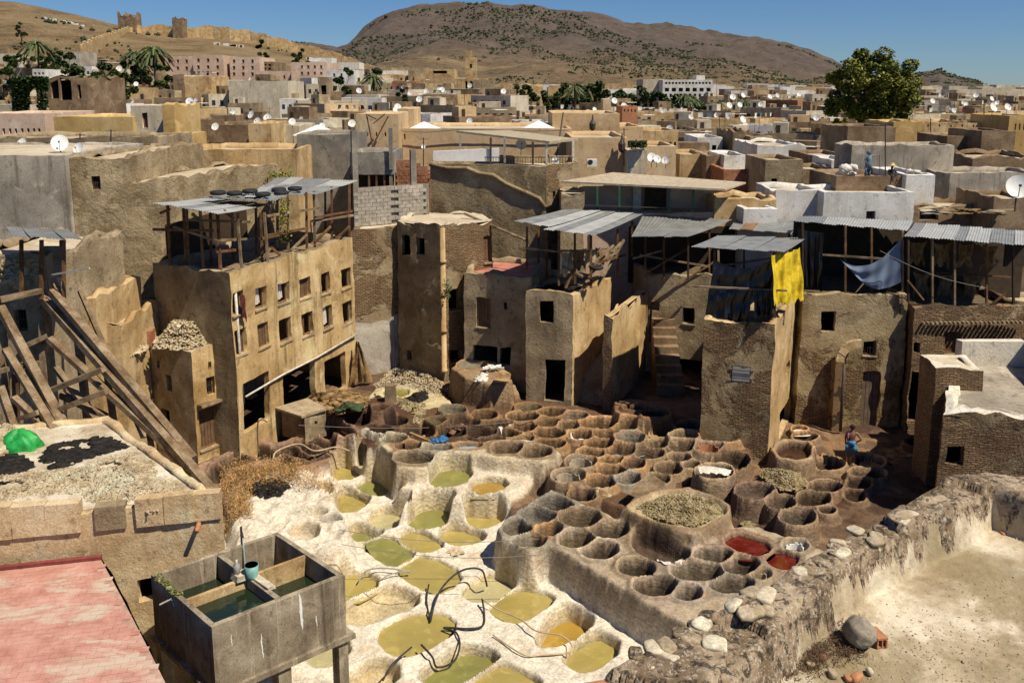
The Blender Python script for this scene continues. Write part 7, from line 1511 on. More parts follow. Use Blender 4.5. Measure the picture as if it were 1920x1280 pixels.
for k in range(40):
    x, y = random.choice([(R(70, 150), R(18, 24)), (R(400, 450), R(88, 94)), (R(560, 610), R(100, 108)), (R(110, 130), R(30, 36))]); 
    Yd = 430; p = PY(x, y, Yd); z = float(terr(p[0], Yd)); q.box(p[0], Yd, z - .3, p[0] + R(.8, 2.5), Yd + 1, z + R(.5, 1.1))
tag(q.build('hill_tombs', 'white_paint', None), 'tiny white tombs strewn on the dry hill', kind='stuff')
hp = []
while len(hp) < 260:
    D = R(240, 470); x = R(-30, 640); X = (x - 960) / F * D
    if fbm(np.array([X * .02]), np.array([D * .02]), 0, 140)[0] < .02: continue
    hp.append((X, D, float(terr(X, D)) + .3))
blobs('hill_scrub', np.array(hp), .7 + 1.3 * RN.rand(len(hp)) ** 3, 'olive', 'dark bushes scattered over the dry hill')
# ---- far houses: a dozen kinds, copied
HM = ['plaster_beige', 'plaster_ochre', 'plaster_cream', 'plaster_white', 'plaster_brown', 'plaster_pink', 'plaster_riad', 'plaster_beige', 'plaster_beige', 'plaster_ochre', 'plaster_cream', 'plaster_white', 'plaster_brown', 'red_brick']
HN = ['beige', 'ochre', 'cream', 'white', 'dark brown', 'pink', 'warm ochre', 'beige', 'beige', 'ochre', 'cream', 'white', 'dark brown', 'red brick']
PROT = []
for k, m in enumerate(HM):
    w_, d_, h_ = 8 + (k * 37 % 5), 7 + (k * 13 % 4), 7.; b = empty('town_house', (0, 0, 0)); hw = w_ / 2
    q = MB(); t = .3; z1 = h_; zr = h_ - .7
    for (x0, y0, x1, y1) in ((-hw, 0, hw, 0), (hw, 0, hw, d_), (hw, d_, -hw, d_), (-hw, d_, -hw, 0)): q.quad((x0, y0, -6), (x1, y1, -6), (x1, y1, z1), (x0, y0, z1))
    I = [(-hw + t, t), (hw - t, t), (hw - t, d_ - t), (-hw + t, d_ - t)]; O = [(-hw, 0), (hw, 0), (hw, d_), (-hw, d_)]
    for i in range(4):
        a, c_, e_, g_ = O[i], O[(i + 1) % 4], I[(i + 1) % 4], I[i]; q.quad((*a, z1), (*c_, z1), (*e_, z1), (*g_, z1)); q.quad((*g_, z1), (*e_, z1), (*e_, zr), (*g_, zr))
    q.build('wall', m, b)
    q = MB(); q.poly([(*p, zr) for p in I]); q.build('roof', 'roof_dust' if k % 3 else 'plaster_white', b)
    if k % 2 == 0:
        q = MB(); x = -hw + 1 + (k % 4); q.box(x, 2.2, zr, x + 2.6 + k % 3, 5, h_ + 1.5 + .2 * (k % 4)); q.build('roof_room', HM[(k + 2) % 14], b)
        q = MB(); q.box(x + .6, 2.14, zr, x + 1.3, 2.2, zr + 1.8); q.build('door', 'dark_wood', b)
    if k % 3 == 1:
        q = MB(); q.box(hw - 3, 1, zr + 1.6, hw - .5, 3, zr + 1.7); q.build('canopy', ['canvas_tan', 'canopy_white', 'zinc'][k % 3], b)
    for i in range(3 + k % 3):
        for r in range(1 + (k % 2)):
            x = -hw + w_ * (i + .4) / (3.4 + k % 3); z = z1 - 2.6 - r * 2.6; q = MB(); q.box(x, -.05, z, x + .75, .02, z + 1.15, 0); q.build('window', 'glass_dark' if (i + k) % 3 else 'dark_wood', b)
    if k in (1, 9):
        q = MB(); q.beam((-hw + .6, 1.2, zr), (-hw + .6, 1.2, h_ + 1.3), .06, .06); q.beam((hw - .8, 1.2, zr), (hw - .8, 1.2, h_ + 1.3), .06, .06); q.beam((-hw + .6, 1.2, h_ + 1.25), (hw - .8, 1.2, h_ + 1.2), .02, .02); q.build('clothes_line', 'iron', b)
        for i in range(5):
            x = -hw + 1 + i * (w_ - 2) / 5; q = MB(); q.raw([(x, 1.2, h_ + 1.22), (x + R(.5, 1.), 1.2, h_ + 1.22), (x + R(.5, 1.), 1.25, h_ + R(.2, .5)), (x, 1.15, h_ + R(.2, .5))], [(0, 1, 2, 3)]); q.build('laundry', ['canopy_white', 'overall_blue', 'canvas_tan', 'canopy_white', 'maroon_cloth'][i], b)
    if k % 3 == 0:
        q = MB(); q.beam((hw - 1, d_ - 1, zr), (hw - 1, d_ - 1, h_ + 2.6), .06, .06); q.beam((hw - 1.5, d_ - 1, h_ + 2.4), (hw - .5, d_ - 1, h_ + 2.4), .04, .04); q.build('aerial', 'iron', b)
    # clutter on the roof
    q = MB()
    for i in range(4): x, y = R(-hw + .6, hw - 1), R(.8, d_ - 1.2); q.box(x, y, zr, x + R(.3, .9), y + R(.3, .8), zr + R(.3, .9))
    o = q.build('roof_clutter', random.choice(['plaster_white', 'wood_old', 'blue_plastic', 'terracotta', 'iron']), b); o['kind'] = 'stuff'
    PROT.append(b)
MARK = [(40, 'at far left'), (150, 'below the ivy-grown trees'), (265, 'below the palm cluster'), (370, 'below the pink apartment blocks'), (480, 'near the green-edged mosque'), (600, 'near the small green-banded minaret'), (700, 'left of the madrasa'), (830, 'below the madrasa'), (920, 'below the big minaret'), (1060, 'before the left half of the grove'), (1170, 'before the right half of the grove'), (1290, 'below the arcaded hotel'), (1400, 'right of the arcaded hotel'), (1490, 'left of the big round tree'), (1620, 'behind the big round tree'), (1780, 'right of the big round tree'), (1900, 'at far right')]
def mark(px): return min(MARK, key=lambda t: abs(t[0] - px))[1]
used = [False] * len(PROT); cells = []; roofs = []
D = 64.
while D < 262:
    step_ = 5.9 + D * .009; hx = .63 * D
    x = -hx - R(0, 8)
    while x < hx:
        cells.append((x + R(-1.5, 1.5), D + R(-2.5, 2.5))); x += step_ * R(1.0, 1.4)
    D += step_ * .95 + D * .022
HOUS = []
for (X, D) in cells:
    z = float(terr(X, D)); px, py = proj(X, D, z + 7)
    if px < -40 or px > 1960: continue
    if D < 72 and (560 < px < 1280 or px < 480): continue
    if D < 88 and (100 < px < 345 or 1290 < px < 1360): continue
    if 180 < D < 262 and 985 < px < 1345: continue
    if D > 195 and (300 < px < 665): continue
    if D > 150 and px < 300 and R(0, 1) < .45: continue
    if 85 < D < 125 and 1560 < px < 1690: continue
    HOUS.append((X, D, z, px, py))
HOUS.sort(key=lambda t: t[1]); print('town houses', len(HOUS))
def aux_h(D): return R(.75, 1.35)
far_q = {}
for n_, (X, D, z, px, py) in enumerate(HOUS):
    k = random.choice([0, 1, 2, 3, 4, 6, 7, 8, 9, 10, 11, 12, 2, 10, 1, 6, 13 if R(0, 1) < .4 else 0, 5 if R(0, 1) < .5 else 2]); s = aux_h(D); hh = 2.5 + R(0, 3.2)
    if px > 960: hh *= .85
    o = PROT[k] if not used[k] else copy_tree(PROT[k]); used[k] = True
    o.location = (X, D, z + hh - 7 * s * .55); o.rotation_euler = (0, 0, R(-.6, .6)); o.scale = (R(.58, 1.02), R(.6, .9), s * .55 + .25)
    tl_ = z + hh - 7 * s * .55 + 7 * (s * .55 + .25)
    roofs.append((X, D, tl_, px))
    siz = 'wide' if o.scale[0] > .92 else 'small' if o.scale[0] < .74 else 'middling'
    lab = '%s %s house %s' % (siz, HN[k], mark(px)); o['label'] = lab; o['category'] = 'house'; o['group'] = 'town houses behind the tannery'
    if o not in THINGS: THINGS.append(o)
for k, u_ in enumerate(used):
    if not u_:
        for c in list(PROT[k].children): bpy.data.objects.remove(c)
        bpy.data.objects.remove(PROT[k])
# farthest roofs, one mass
BX = {}
for k in range(900):
    D = R(262, 700); x = R(560, 1600) if k % 4 else R(1600, 1960); X = (x - 960) / F * D
    if 985 < x < 1345 and D < 330: continue
    if x < 1000 and D > 300: continue
    b = BX.setdefault(k % 4, MB()); z = float(terr(X, D)); w_, h_ = R(6, 13), R(4, 8.5); b.box(X, D, z - 5, X + w_, D + R(6, 10), z + h_)
for k, b in BX.items(): tag(b.build('distant_town', ['plaster_cream', 'plaster_beige', 'plaster_white', 'plaster_ochre'][k], None), 'farthest pale roofs of the town melting together below the mountain', kind='stuff')
# dishes on the far roofs
cand = [r for r in roofs if r[1] < 235]; random.shuffle(cand); dn_ = 0
for i in range(150):
    X, D, z, px = cand[i % len(cand)]; o = copy_tree(D1 if i % 4 == 1 else D0); dn_ += 1
    s = R(.55, .95) * (1 + D / 600); o.location = (X + R(-3, 3), D + R(.2, .8), z + R(-.5, -.1)); o.rotation_euler = (0, 0, R(-.8, .5)); o.scale = (s, s, s)
    THINGS.append(o) if o not in THINGS else None
    o['label'] = ('grey' if i % 4 == 1 else 'white') + ' dish ' + mark(proj(X, D, z)[0]); o['category'] = 'satellite dish'; o['group'] = 'satellite dishes on the roofs'
for c in list(D0.children) + list(D1.children): bpy.data.objects.remove(c)
bpy.data.objects.remove(D0); bpy.data.objects.remove(D1); D0 = None
# roof tents
for k, (x, y, Y, lab) in enumerate([(795, 234, 66, 'white pyramid tent on the riad roof, left one'), (1010, 232, 66, 'white pyramid tent on the riad roof, right one'), (595, 240, 66, 'white roof tent beside the grey concrete cube')]):
    p = Vector(PY(x, y - 6, Y)); w_ = 1.6; q = MB(); z = p.z - .75; 
    q.raw([p, (p.x - w_, p.y - 1.5, z), (p.x + w_, p.y - 1.5, z), (p.x + w_, p.y + 1.5, z), (p.x - w_, p.y + 1.5, z)], [(0, 1, 2), (0, 2, 3), (0, 3, 4), (0, 4, 1)]); t = empty('roof_tent', (p.x, p.y, z - 2), lab, 'tent', 'white tents on the roofs'); q.build('canopy', 'canopy_white', t)
    for sx in (-1, 1): post(t, (p.x + sx * w_ * .95, p.y - 1.45, z - 2), (p.x + sx * w_ * .95, p.y - 1.45, z + .02), .07, 'wood_old')
# poles and aerials
for k, (x, y0, y1, Y, lab) in enumerate([(794, 312, 258, 52, 'thin pole with a tiny dish before the riad wall'), (1170, 312, 240, 54, 'grey pole at the right corner of the lower riad wall'), (1660, 330, 230, 50, 'tall thin mast behind the rooftop workers'), (1344, 215, 148, 180, 'thin mast right of the arcaded hotel'), (1349, 285, 215, 90, 'thin aerial mast by the small white house'), (1705, 268, 222, 74, 'thin aerial on the yellow wall'), (1745, 270, 222, 74, 'thin aerial on the rough ochre wall'), (208, 285, 243, 49, 'lamp pole on the dusty ochre wall'), (150, 262, 250, 49, 'short aerial behind the three dishes'), (1845, 215, 185, 66, 'aerial beside the dish pair at right')]):
    q = MB(); q.tube([PY(x, y0, Y), PY(x, y1, Y)], .035, 6); a = PY(x, y1 + 3, Y); q.beam((a[0] - .3, Y, a[2]), (a[0] + .3, Y, a[2]), .03, .03); tag(q.build('mast', 'iron', None), lab, 'mast')
for k, (a, b) in enumerate([((687, 214), (702, 290)), ((706, 224), (690, 216)), ((728, 218), (690, 290)), ((722, 214), (700, 232))]):
    q = MB(); q.beam(PY(a[0], a[1], 59.3), PY(b[0], b[1], 59.2), .09, .09); tag(q.build('wood_pole', 'wood_brown', None), ['long pole leaning right across the slit wall', 'short crossing pole at the top of the slit wall', 'long pole leaning left across the slit wall', 'short upper pole on the slit wall'][k], 'pole')
q = MB(); a = Vector(PY(1056, 212, 57)); b = Vector(PY(1044, 292, 52)); q.tube([a, b], .05, 6); tag(q.build('wood_pole', 'iron', None), 'long dark pole leaning against the riad beside the pergola', 'pole')
ac_ = empty('air_conditioner', PY(1108, 300, 54), 'white air conditioner with round black fan on the lower riad wall', 'air conditioner'); a = PY(1100, 311, 54.5); b = PY(1118, 298, 54.5); q = MB(); q.box(a[0], 54, a[2], b[0], 54.5, b[2]); q.build('casing', 'dish_white', ac_); q = MB(); c = Vector(PY(1107, 304, 53.98)); q.poly([c + Vector((.16 * math.cos(t / 12 * 6.28), 0, .16 * math.sin(t / 12 * 6.28))) for t in range(12)][::1]); q.build('fan', 'rubber', ac_)
for k, (x, y) in enumerate([(1111, 232), (1166, 270)]):
    p = Vector(PY(x, y, 65.5 if k == 0 else 55.6)); q = MB(); q.tube([p + Vector((0, 0, .7)), p + Vector((0, 0, .3)), p, p - Vector((0, 0, .4)), p - Vector((0, 0, .6))], [.03, .08, .25, .22, .03], 8); tag(q.build('wall_lantern', 'iron', None), ['black wall lantern on the square riad roof block', 'black wall lantern on the corner of the lower riad wall'][k], 'lantern')
q = MB(); q.tube([PY(x, y, 61.6) for x, y in [(738, 222), (742, 240), (760, 247), (800, 248), (860, 243), (930, 244), (1000, 246), (1068, 244)]], .035, 5); tag(q.build('cable', 'cable', None), 'sagging cable along the top of the riad wall', 'cable')
q = MB(); q.tube([PY(870, 400, 45), PY(990, 452, 43)], .07, 6); tag(q.build('wood_pole', 'wood_old', None), 'pale pole leaning from the pipe tower roof to the shed', 'pole')
for k, (A_, B_, z, lab) in enumerate([((560, 797, 34.), (1000, 787, 36.), 0, 'thin wire stretched over the dark vats'), ((1165, 768, 36.6), (1322, 746, 35.4), 0, 'thin wire across the dark courtyard'), ((636, 993, 25), (1010, 1010, 25), 0, 'upper thin wire over the lime vats'), ((640, 1020, 24), (1010, 1040, 24), 0, 'lower thin wire over the lime vats'), ((1650, 470, 36.5), (1850, 540, 36.4), 0, 'thin wire before the rightmost loft')]):
    a, b = Vector(PY(*A_)), Vector(PY(*B_)); q = MB(); q.tube([a.lerp(b, t / 6) - Vector((0, 0, .25 * math.sin(math.pi * t / 6))) for t in range(7)], .011, 4); tag(q.build('wire', 'cable', None), lab, 'wire')
# ---- trees
def tree(name, label, base, H_t, crown, n, s, mat, group=None, trunk_r=.3, nc=40, cat='tree'):
    """trunk with limbs and a crown of leaf-sized faces gathered in clumps"""
    t = empty(name, base, label, cat, group); b = Vector(base); cx_, cz_, rx_, rz_ = crown
    c = b + Vector((cx_, 0, cz_)); q = MB(); q.tube([b - Vector((0, 0, .5)), b + Vector((.1, 0, H_t * .3)), b + (c - b) * .8], [trunk_r, trunk_r * .75, trunk_r * .4], 8)
    cl = []
    for k in range(nc):
        v = Vector((random.gauss(0, 1), random.gauss(0, 1), random.gauss(0, 1))).normalized() * (R(.15, 1) ** .45); p = c + Vector((v.x * rx_, v.y * rx_, v.z * rz_)); cl.append((p, R(.13, .25) * rx_))
        if k % 4 == 0: q.tube([b + (c - b) * .55, (b + (c - b) * .55).lerp(p, .5) + Vector((0, 0, .2)), p], [trunk_r * .35, trunk_r * .2, .04], 5)
    q.build('trunk', 'trunk', t); P = []
    for k in range(n):
        p, r = cl[k % nc]; v = np.random.RandomState(k + len(P)).randn(3) if False else RN.randn(3); v = v / np.linalg.norm(v) * r * (.55 + .45 * RN.rand()); P.append((p.x + v[0], p.y + v[1], p.z + v[2] * .8))
    leaves('crown', P, s, mat, parent=t, asp=.7); return t
bz = float(terr(44, 112)); pb = PY(1625, 280, 112); pt = PY(1630, 98, 112); cxm = PY(1627, 180, 112)
tree('plane_tree', 'big round leafy tree towering over the right half of the town', (pb[0], 112, bz), pt[2] - bz, (.2, (PY(0, 172, 112)[2] - bz), 5.7, 5.3), 36000, .19, 'leaf_plane', trunk_r=.5, nc=90)
tree('bushy_tree', 'lighter green small tree at the foot of the big round tree', (PY(1573, 280, 104)[0], 104, bz), 6, (0, (PY(0, 255, 104)[2] - bz), 1.6, 2.3), 3500, .16, 'leaf_plane', nc=20)
for k, (x, y, r, D) in enumerate([(1018, 180, 3.2, 205), (1045, 176, 3.6, 210), (1072, 173, 3.8, 206), (1098, 172, 3.8, 212), (1122, 172, 3.4, 205), (1146, 175, 3.6, 210), (1172, 182, 3.2, 200), (1195, 178, 3.6, 208), (1218, 182, 3.6, 200), (1245, 188, 3.3, 196), (1275, 190, 3.3, 194), (1300, 192, 2.8, 192), (1060, 190, 3.2, 196), (1110, 190, 3.2, 196), (1160, 192, 2.8, 192), (978, 172, 2.6, 215)]):
    p = PY(x, y, D); z = float(terr(p[0], D)) ; tree('grove_tree', 'dark green tree of the grove, ' + ['leftmost in the front', 'second from the left', 'third from left', 'fourth from left, tallest', 'fifth from left', 'in the middle of the grove', 'just right of the middle', 'fourth from the right', 'third from the right, below the hotel wing', 'before the left end of the hotel', 'before the middle of the hotel', 'last one at right', 'low one at left front', 'low one at middle front', 'low one at right front', 'alone by the battlemented wall'][k], (p[0], D, z), 7, (0, (p[2] - z) * .8, r * 1.25, max(r, (p[2] - z) * .5)), 2200, .36, 'leaf_dark', 'dark grove before the hotel', nc=16)
for k, (x, y, r, D, lab) in enumerate([(150, 148, 4.6, 178, 'large dark tree right of the ivy house'), (178, 135, 4.4, 185, 'tall dark tree in the left garden'), (200, 158, 4.0, 170, 'dark tree below the garden wall'), (228, 135, 3.4, 190, 'dark tree left of the palms'), (250, 140, 3.4, 185, 'dark tree below the palms'), (35, 105, 3., 240, 'grey-green tree at the left edge'), (96, 130, 2.6, 200, 'slim dark conifer by the low villa'), (106, 128, 2.4, 202, 'second slim dark conifer by the low villa'), (705, 143, 4.2, 200, 'broad tree left of the madrasa'), (562, 104, 2.6, 235, 'lone dark tree above the white apartment block'), (38, 52, 2., 330, 'small round tree alone on the dry hill'), (760, 180, 1.5, 150, 'small dark tree in the middle of town'), (492, 98, 2., 240, 'shrubby tree above the balcony building'), (0, 128, 4., 180, 'dark tree cut by the left edge'), (135, 160, 4.6, 150, 'broad dark tree directly behind the ruined pillared house'), (165, 165, 4.4, 148, 'second broad dark tree behind the ruined pillared house'), (192, 145, 4.2, 172, 'dense tree between the pillared house and the palms'), (212, 168, 3.6, 152, 'low dense tree right of the pillared house'), (118, 112, 3.4, 215, 'tree at the left of the grey villa'), (270, 128, 4., 192, 'dense tree right under the left palm'), (298, 134, 3.4, 190, 'dense tree under the taller palm'), (80, 100, 3.4, 225, 'olive tree on the slope over the low villa'), (640, 150, 2.6, 170, 'small tree near the small green-banded minaret')]):
    p = PY(x, y, D); z = float(terr(p[0], D)); hz_ = max(3., p[2] - z); tree('garden_tree', lab, (p[0], D, z), 5, (0, hz_ * .72, r * 1.15, max(r, hz_ * .62)), 2600, .36, 'leaf_dark', None, nc=18)
def palm(label, x, ytop, D, hgt, r):
    p = PY(x, ytop, D); z0 = p[2] - hgt; t = empty('palm_tree', (p[0], D, z0), label, 'palm tree', 'palm trees of the town'); q = MB(); q.tube([(p[0], D, z0 - 4), (p[0] + .2, D, p[2])], [.35, .22], 7); q.build('trunk', 'trunk', t); P = []
    q = MB()
    for k in range(44):
        a = R(0, 6.28); el = R(-.5, 1.2); pts = [Vector((p[0], D, p[2])) + Vector((math.cos(a) * math.cos(el) * r * s, math.sin(a) * math.cos(el) * r * s, math.sin(el) * r * s * .8 - .9 * r * s * s * .8)) for s in (0, .35, .7, 1)]
        for u_, v_ in zip(pts, pts[1:]):
            d = (v_ - u_); sd = d.cross(Vector((0, 0, 1))).normalized() * r * .055; q.raw([u_ - sd, u_ + Vector((0, 0, .15)), v_ + Vector((0, 0, .1)), v_ - sd], [(0, 1, 2, 3)]); q.raw([u_ + sd, u_ + Vector((0, 0, .15)), v_ + Vector((0, 0, .1)), v_ + sd], [(3, 2, 1, 0)])
    q.build('crown', 'leaf_palm', t)
for a in [('tall palm leaning over the left gardens', 68, 84, 205, 14, 4.6), ('left palm of the cluster above the pink blocks', 255, 104, 190, 9, 4.2), ('right taller palm of the cluster by the pink blocks', 287, 95, 190, 10, 4.6), ('palm beside the broad tree near the madrasa', 700, 145, 190, 6, 3.6), ('first palm right of the arcaded hotel', 1372, 183, 200, 8, 2.6), ('second palm right of the arcaded hotel', 1395, 192, 190, 7, 2.4), ('palm in front of the arcaded hotel', 1284, 182, 185, 8, 2.4), ('palm at the right end of the arcaded hotel', 1296, 184, 186, 7, 2.4), ('short palm below the arcaded hotel', 1345, 195, 180, 6, 2.2), ('palm rising out of the grove', 1077, 165, 190, 8, 2.6)]: palm(*a)
P = []
for k in range(5200):
    x = R(24, 90); y = R(145, 215) if x < 60 or R(0, 1) < .35 else R(145, 165)
    if 55 < x < 70 and y > 170: continue
    p = PY(x, y, 90 + R(-.8, .3)); P.append(p)
leaves('ivy', P, .22, 'leaf_ivy', 'dense dark ivy cascading over the ruined house at left', 'ivy')
leaves('roof_vine', [PY(R(1178, 1213), R(264, 276), 53.6 + R(-.5, .5)) for _ in range(700)], .09, 'leaf_ivy', 'dark potted greenery on the cream battlemented wall', 'plants')
leaves('roof_vine', [PY(R(505, 545) + random.gauss(0, 3), R(322, 335), 45 + R(-.3, .3)) for _ in range(160)], .09, 'leaf_plane', 'small vine leaves creeping left of the concrete cube', 'plants')
leaves('loft_vine', [PY(530 + random.gauss(0, 7), R(370, 455), 37.5 + R(-.5, .5)) for _ in range(420)], .07, 'leaf_plane', 'green creeper climbing a post of the drying loft', 'plant')
leaves('weed_tuft', [PY(838 + random.gauss(0, 5), 545 + random.gauss(0, 9), 41.3 + R(-.2, .2)) for _ in range(160)], .07, 'leaf_ivy', 'weed tuft growing from the clay downpipe', 'plant')
# ---------------------------------------------------------------- people
def skinned(name, V_, E_, Rr, mat, parent, sub_=2):
    me = bpy.data.meshes.new(name); og = ORG[parent.name]; me.from_pydata([tuple(Vector(v) - og) for v in V_], E_, []); o = bpy.data.objects.new(name, me); COL.objects.link(o); o.parent = parent; ORG[o.name] = og
    m = o.modifiers.new('skin', 'SKIN'); m.use_smooth_shade = True; s = o.modifiers.new('sub', 'SUBSURF'); s.levels = s.render_levels = sub_
    for i, r in enumerate(Rr): me.skin_vertices[0].data[i].radius = (r, r) if not isinstance(r, tuple) else r
    me.skin_vertices[0].data[0].use_root = True
    me.materials.append(MAT[mat]); return o
def person(label, foot, face, pose, mats):
    """pose gives joint offsets in metres (x right, y forward of the viewer, z up) for a 1.72 m figure"""
    b = Vector(foot); t = empty('person', b, label, 'person'); ca, sa = math.cos(face), math.sin(face)
    def W(p): return b + Vector((p[0] * ca - p[1] * sa, p[0] * sa + p[1] * ca, p[2]))
    J = dict(pel=(0, 0, .92), wai=(0, 0, 1.08), che=(0, 0, 1.28), nek=(0, 0, 1.47), hd0=(0, -.01, 1.55), hd1=(0, -.015, 1.64), hd2=(0, -.01, 1.70), shl=(-.18, 0, 1.40), shr=(.18, 0, 1.40), ell=(-.24, 0, 1.12), elr=(.24, 0, 1.12), hal=(-.25, -.08, .88), har=(.25, -.08, .88), hil=(-.1, 0, .88), hir=(.1, 0, .88), knl=(-.12, -.02, .48), knr=(.12, -.02, .48), anl=(-.12, .02, .08), anr=(.12, .02, .08), tol=(-.13, -.13, .03), tor=(.13, -.13, .03)); J.update(pose)
    K = list(J); Rd = dict(pel=(.13, .1), wai=(.12, .09), che=(.15, .105), nek=.055, hd0=.075, hd1=.10, hd2=.07, shl=.07, shr=.07, ell=.042, elr=.042, hal=.028, har=.028, hil=.09, hir=.09, knl=.06, knr=.06, anl=.04, anr=.04, tol=.03, tor=.03)
    Ed = [('pel', 'wai'), ('wai', 'che'), ('che', 'nek'), ('nek', 'hd0'), ('hd0', 'hd1'), ('hd1', 'hd2'), ('che', 'shl'), ('che', 'shr'), ('shl', 'ell'), ('shr', 'elr'), ('ell', 'hal'), ('elr', 'har'), ('pel', 'hil'), ('pel', 'hir'), ('hil', 'knl'), ('hir', 'knr'), ('knl', 'anl'), ('knr', 'anr'), ('anl', 'tol'), ('anr', 'tor')]
    Vv = [W(J[k]) for k in K]; Rr = [Rd[k] for k in K]; Ee = [(K.index(a), K.index(c)) for a, c in Ed]
    for side in ('l', 'r'):   # five fingers from each wrist
        h = W(J['ha' + side]); e_ = W(J['el' + side]); d = (h - e_).normalized(); s_ = d.cross(Vector((0, 0, 1))); s_ = s_.normalized() if s_.length > .1 else Vector((1, 0, 0)); u = s_.cross(d)
        pi = len(Vv); Vv.append(h + d * .07); Rr.append((.036, .022)); Ee.append((K.index('ha' + side), pi))
        for f in range(4):
            a = len(Vv); o_ = s_ * (-.027 + .018 * f); L_ = [.075, .085, .08, .06][f]; Vv += [h + d * .10 + o_, h + d * (.10 + L_ * .6) + o_ - u * .008, h + d * (.10 + L_) + o_ - u * .025]; Rr += [.010, .009, .007]; Ee += [(pi, a), (a, a + 1), (a + 1, a + 2)]
        a = len(Vv); Vv += [h + d * .05 + s_ * .045, h + d * .09 + s_ * .06]; Rr += [.011, .009]; Ee += [(K.index('ha' + side), a), (a, a + 1)]
    skinned('body', Vv, Ee, Rr, mats['body'], t)
    hd = W(J['hd1']); fw = Vector((sa, -ca, 0)); rt = Vector((ca, sa, 0))
    q = MB(); q.raw([hd + fw * .095 + Vector((0, 0, .015)), hd + fw * .125 - Vector((0, 0, .02)), hd + fw * .09 + rt * .018 - Vector((0, 0, .025)), hd + fw * .09 - rt * .018 - Vector((0, 0, .025))], [(0, 1, 2), (0, 3, 1), (1, 3, 2)]); q.build('nose', 'skin', t)
    for s_ in (-1, 1): q = MB(); q.box(*(hd + fw * .097 + rt * s_ * .035 + Vector((-.012, -.006, .015))), *(hd + fw * .097 + rt * s_ * .035 + Vector((.012, .006, .027)))); q.build('eye', 'hair', t)
    return t, W, J
def shell(name, pts, rs, mat, t, n=14):
    q = MB(); q.tube(pts, rs, n); return q.build(name, mat, t, True)
# bather with blue shorts, back turned, hand on hip
f0_ = PZ(1594, 869, .75); fz = ground_z(*f0_) + .02
t, W, J = person('bare-chested man in blue patterned shorts standing with one hand on his hip', (f0_[0], f0_[1], fz), math.pi * .9, dict(elr=(-.36, .06, 1.14), shr=(-.18, 0, 1.40), shl=(.18, 0, 1.4), har=(-.17, .02, 1.0), ell=(.25, .02, 1.12), hal=(.22, -.12, .92), hil=(.1, 0, .88), hir=(-.1, 0, .88), knl=(.14, -.02, .48), knr=(-.14, -.02, .48), anl=(.16, .02, .08), anr=(-.16, .02, .08), tol=(.18, -.13, .03), tor=(-.18, -.13, .03)), dict(body='skin'))
shell('shorts', [W((0, 0, 1.06)), W((0, 0, .95)), W((0, 0, .84))], [.15, .17, .16], 'shorts_blue', t); shell('shorts', [W((.1, 0, .9)), W((.13, -.01, .55))], [.12, .115], 'shorts_blue', t); shell('shorts', [W((-.1, 0, .9)), W((-.13, -.01, .55))], [.12, .115], 'shorts_blue', t)
shell('hair', [W((0, .02, 1.62)), W((0, .02, 1.68)), W((0, .01, 1.735))], [.108, .105, .05], 'hair', t); shell('scarf', [W((.12, .02, 1.44)), W((.16, .08, 1.2)), W((.17, .06, 1.05))], [.05, .045, .03], 'rose_cloth', t)
# rooftop worker with outstretched arm
Yw = 51.; p = PY(1627, 326, Yw); zr_ = ZA(1640, 331, 50) - .28
t, W, J = person('standing roof worker in grey-blue overall and hood holding out a long stick', (p[0], Yw, zr_), .5, dict(elr=(.46, -.05, 1.42), har=(.70, -.08, 1.45), ell=(-.32, .03, 1.2), hal=(-.2, -.05, 1.0), hd1=(-.02, -.03, 1.64), knl=(-.12, -.03, .48), anl=(-.16, .03, .08)), dict(body='overall_blue'))
shell('tunic', [W((0, 0, 1.45)), W((0, 0, 1.2)), W((0, 0, .95)), W((0, 0, .62))], [.14, .18, .18, .21], 'overall_blue', t); shell('trouser_leg', [W((-.11, 0, .7)), W((-.15, .03, .1))], [.11, .08], 'overall_blue', t); shell('trouser_leg', [W((.11, 0, .7)), W((.13, .02, .1))], [.11, .08], 'overall_blue', t); shell('hood', [W((0, .02, 1.5)), W((0, .02, 1.62)), W((0, .03, 1.74))], [.11, .125, .06], 'overall_blue', t)
q = MB(); q.tube([W((.78, -.1, 1.5)), W((.82, -.12, 1.1)), W((.95, -.15, .1))], .02, 6); tag(q.build('stick', 'wood_old', None), 'long thin stick held by the standing roof worker', 'stick')
# seated man in straw hat
p = PY(1669, 330, 50.4)
t, W, J = person('seated man in dark clothes and a wide straw hat on the roof edge', (p[0], 50.4, zr_), .2, dict(pel=(0, 0, .16), wai=(0, -.03, .32), che=(0, -.08, .52), nek=(0, -.12, .70), hd0=(0, -.13, .78), hd1=(0, -.15, .86), hd2=(0, -.14, .92), shl=(-.18, -.1, .64), shr=(.18, -.1, .64), ell=(-.26, -.22, .45), elr=(.26, -.22, .45), hal=(-.14, -.36, .4), har=(.14, -.36, .4), hil=(-.1, -.02, .14), hir=(.1, -.02, .14), knl=(-.2, -.36, .42), knr=(.2, -.36, .42), anl=(-.14, -.44, .06), anr=(.14, -.44, .06), tol=(-.14, -.56, .03), tor=(.14, -.56, .03)), dict(body='dark_clothes'))
shell('straw_hat', [W((0, -.15, .90)), W((0, -.15, .915)), W((0, -.15, .93)), W((0, -.15, 1.04)), W((0, -.15, 1.06))], [.26, .25, .13, .10, .05], 'straw_hat', t, 18)
p = PY(1700, 325, 50.6); q = MB(); q.box(p[0] - .5, 50.6, zr_, p[0] - .2, 50.9, zr_ + .3); tag(q.build('red_bucket', 'red_paint', None, noise=.02), 'small red bucket beside the seated man', 'bucket')
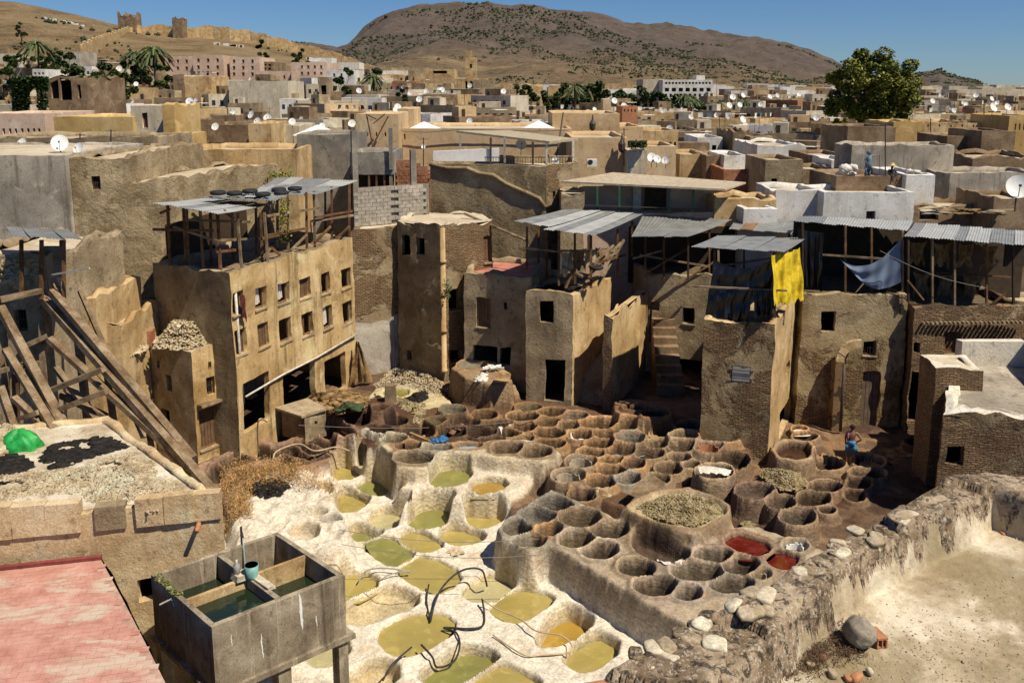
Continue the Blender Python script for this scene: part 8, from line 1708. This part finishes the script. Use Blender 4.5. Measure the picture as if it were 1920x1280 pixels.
clumps('white_sacks', [(PY(R(1598, 1622), 0, 52)[0], R(51.6, 52.4), zr_ + R(.1, .7)) for _ in range(26)], 'hides_white', 'heap of white sacks left of the standing roof worker', .15, .3, .8, cat='sacks')
clumps('white_sacks', [(PY(R(1732, 1750), 0, 50.5)[0], R(50.3, 50.9), ZA(1740, 326, 50.5) + R(-.2, .15)) for _ in range(10)], 'hides_white', 'white bundle at the right end of the workers roof', .15, .26, .6, cat='bundle')
# ---------------------------------------------------------------- labels: add places where looks do not suffice
ORDN = ['first', 'second', 'third', 'fourth', 'fifth', 'sixth', 'seventh', 'eighth', 'ninth', 'tenth', 'eleventh', 'twelfth', 'thirteenth', 'fourteenth', 'fifteenth', 'sixteenth', 'seventeenth', 'eighteenth', 'nineteenth', 'twentieth']
bpy.context.view_layer.update()
by = {}
live = []
for o in THINGS:
    try: o.name
    except ReferenceError: continue
    if o not in live: live.append(o)
for o in live:
    if 'label' in o: by.setdefault(o['label'], []).append(o)
for lab, L in by.items():
    if len(L) < 2: continue
    pts = [(proj(*o.location), o) for o in L]
    def fit(s): return s if len(s.split()) <= 16 else None
    if len(L) <= 4:
        pts.sort(key=lambda t: t[0][0])
        for k, (_, o) in enumerate(pts): o['label'] = lab + ', ' + (['leftmost', 'rightmost'] if len(L) == 2 else ['leftmost', 'middle', 'rightmost'] if len(L) == 3 else ['leftmost', 'second from left', 'third from left', 'rightmost'])[k]
    else:
        pts.sort(key=lambda t: t[0][1]); nr = max(2, int(round(len(L) / 4.5))); per = -(-len(L) // nr)
        rn = ['farthest row', 'second row', 'third row', 'fourth row', 'fifth row', 'sixth row', 'nearest row'] 
        for r in range(nr):
            row = sorted(pts[r * per:(r + 1) * per], key=lambda t: t[0][0]); nm = 'farthest row' if r == 0 else 'nearest row' if r == nr - 1 else rn[min(r, 5)]
            for k, (_, o) in enumerate(row): o['label'] = lab + ', ' + nm + ', ' + ORDN[k] + ' from left'
for o in live:
    w_ = o['label'].split() if 'label' in o else []
    if len(w_) > 16: print('LONG', o.name, len(w_), o['label'])
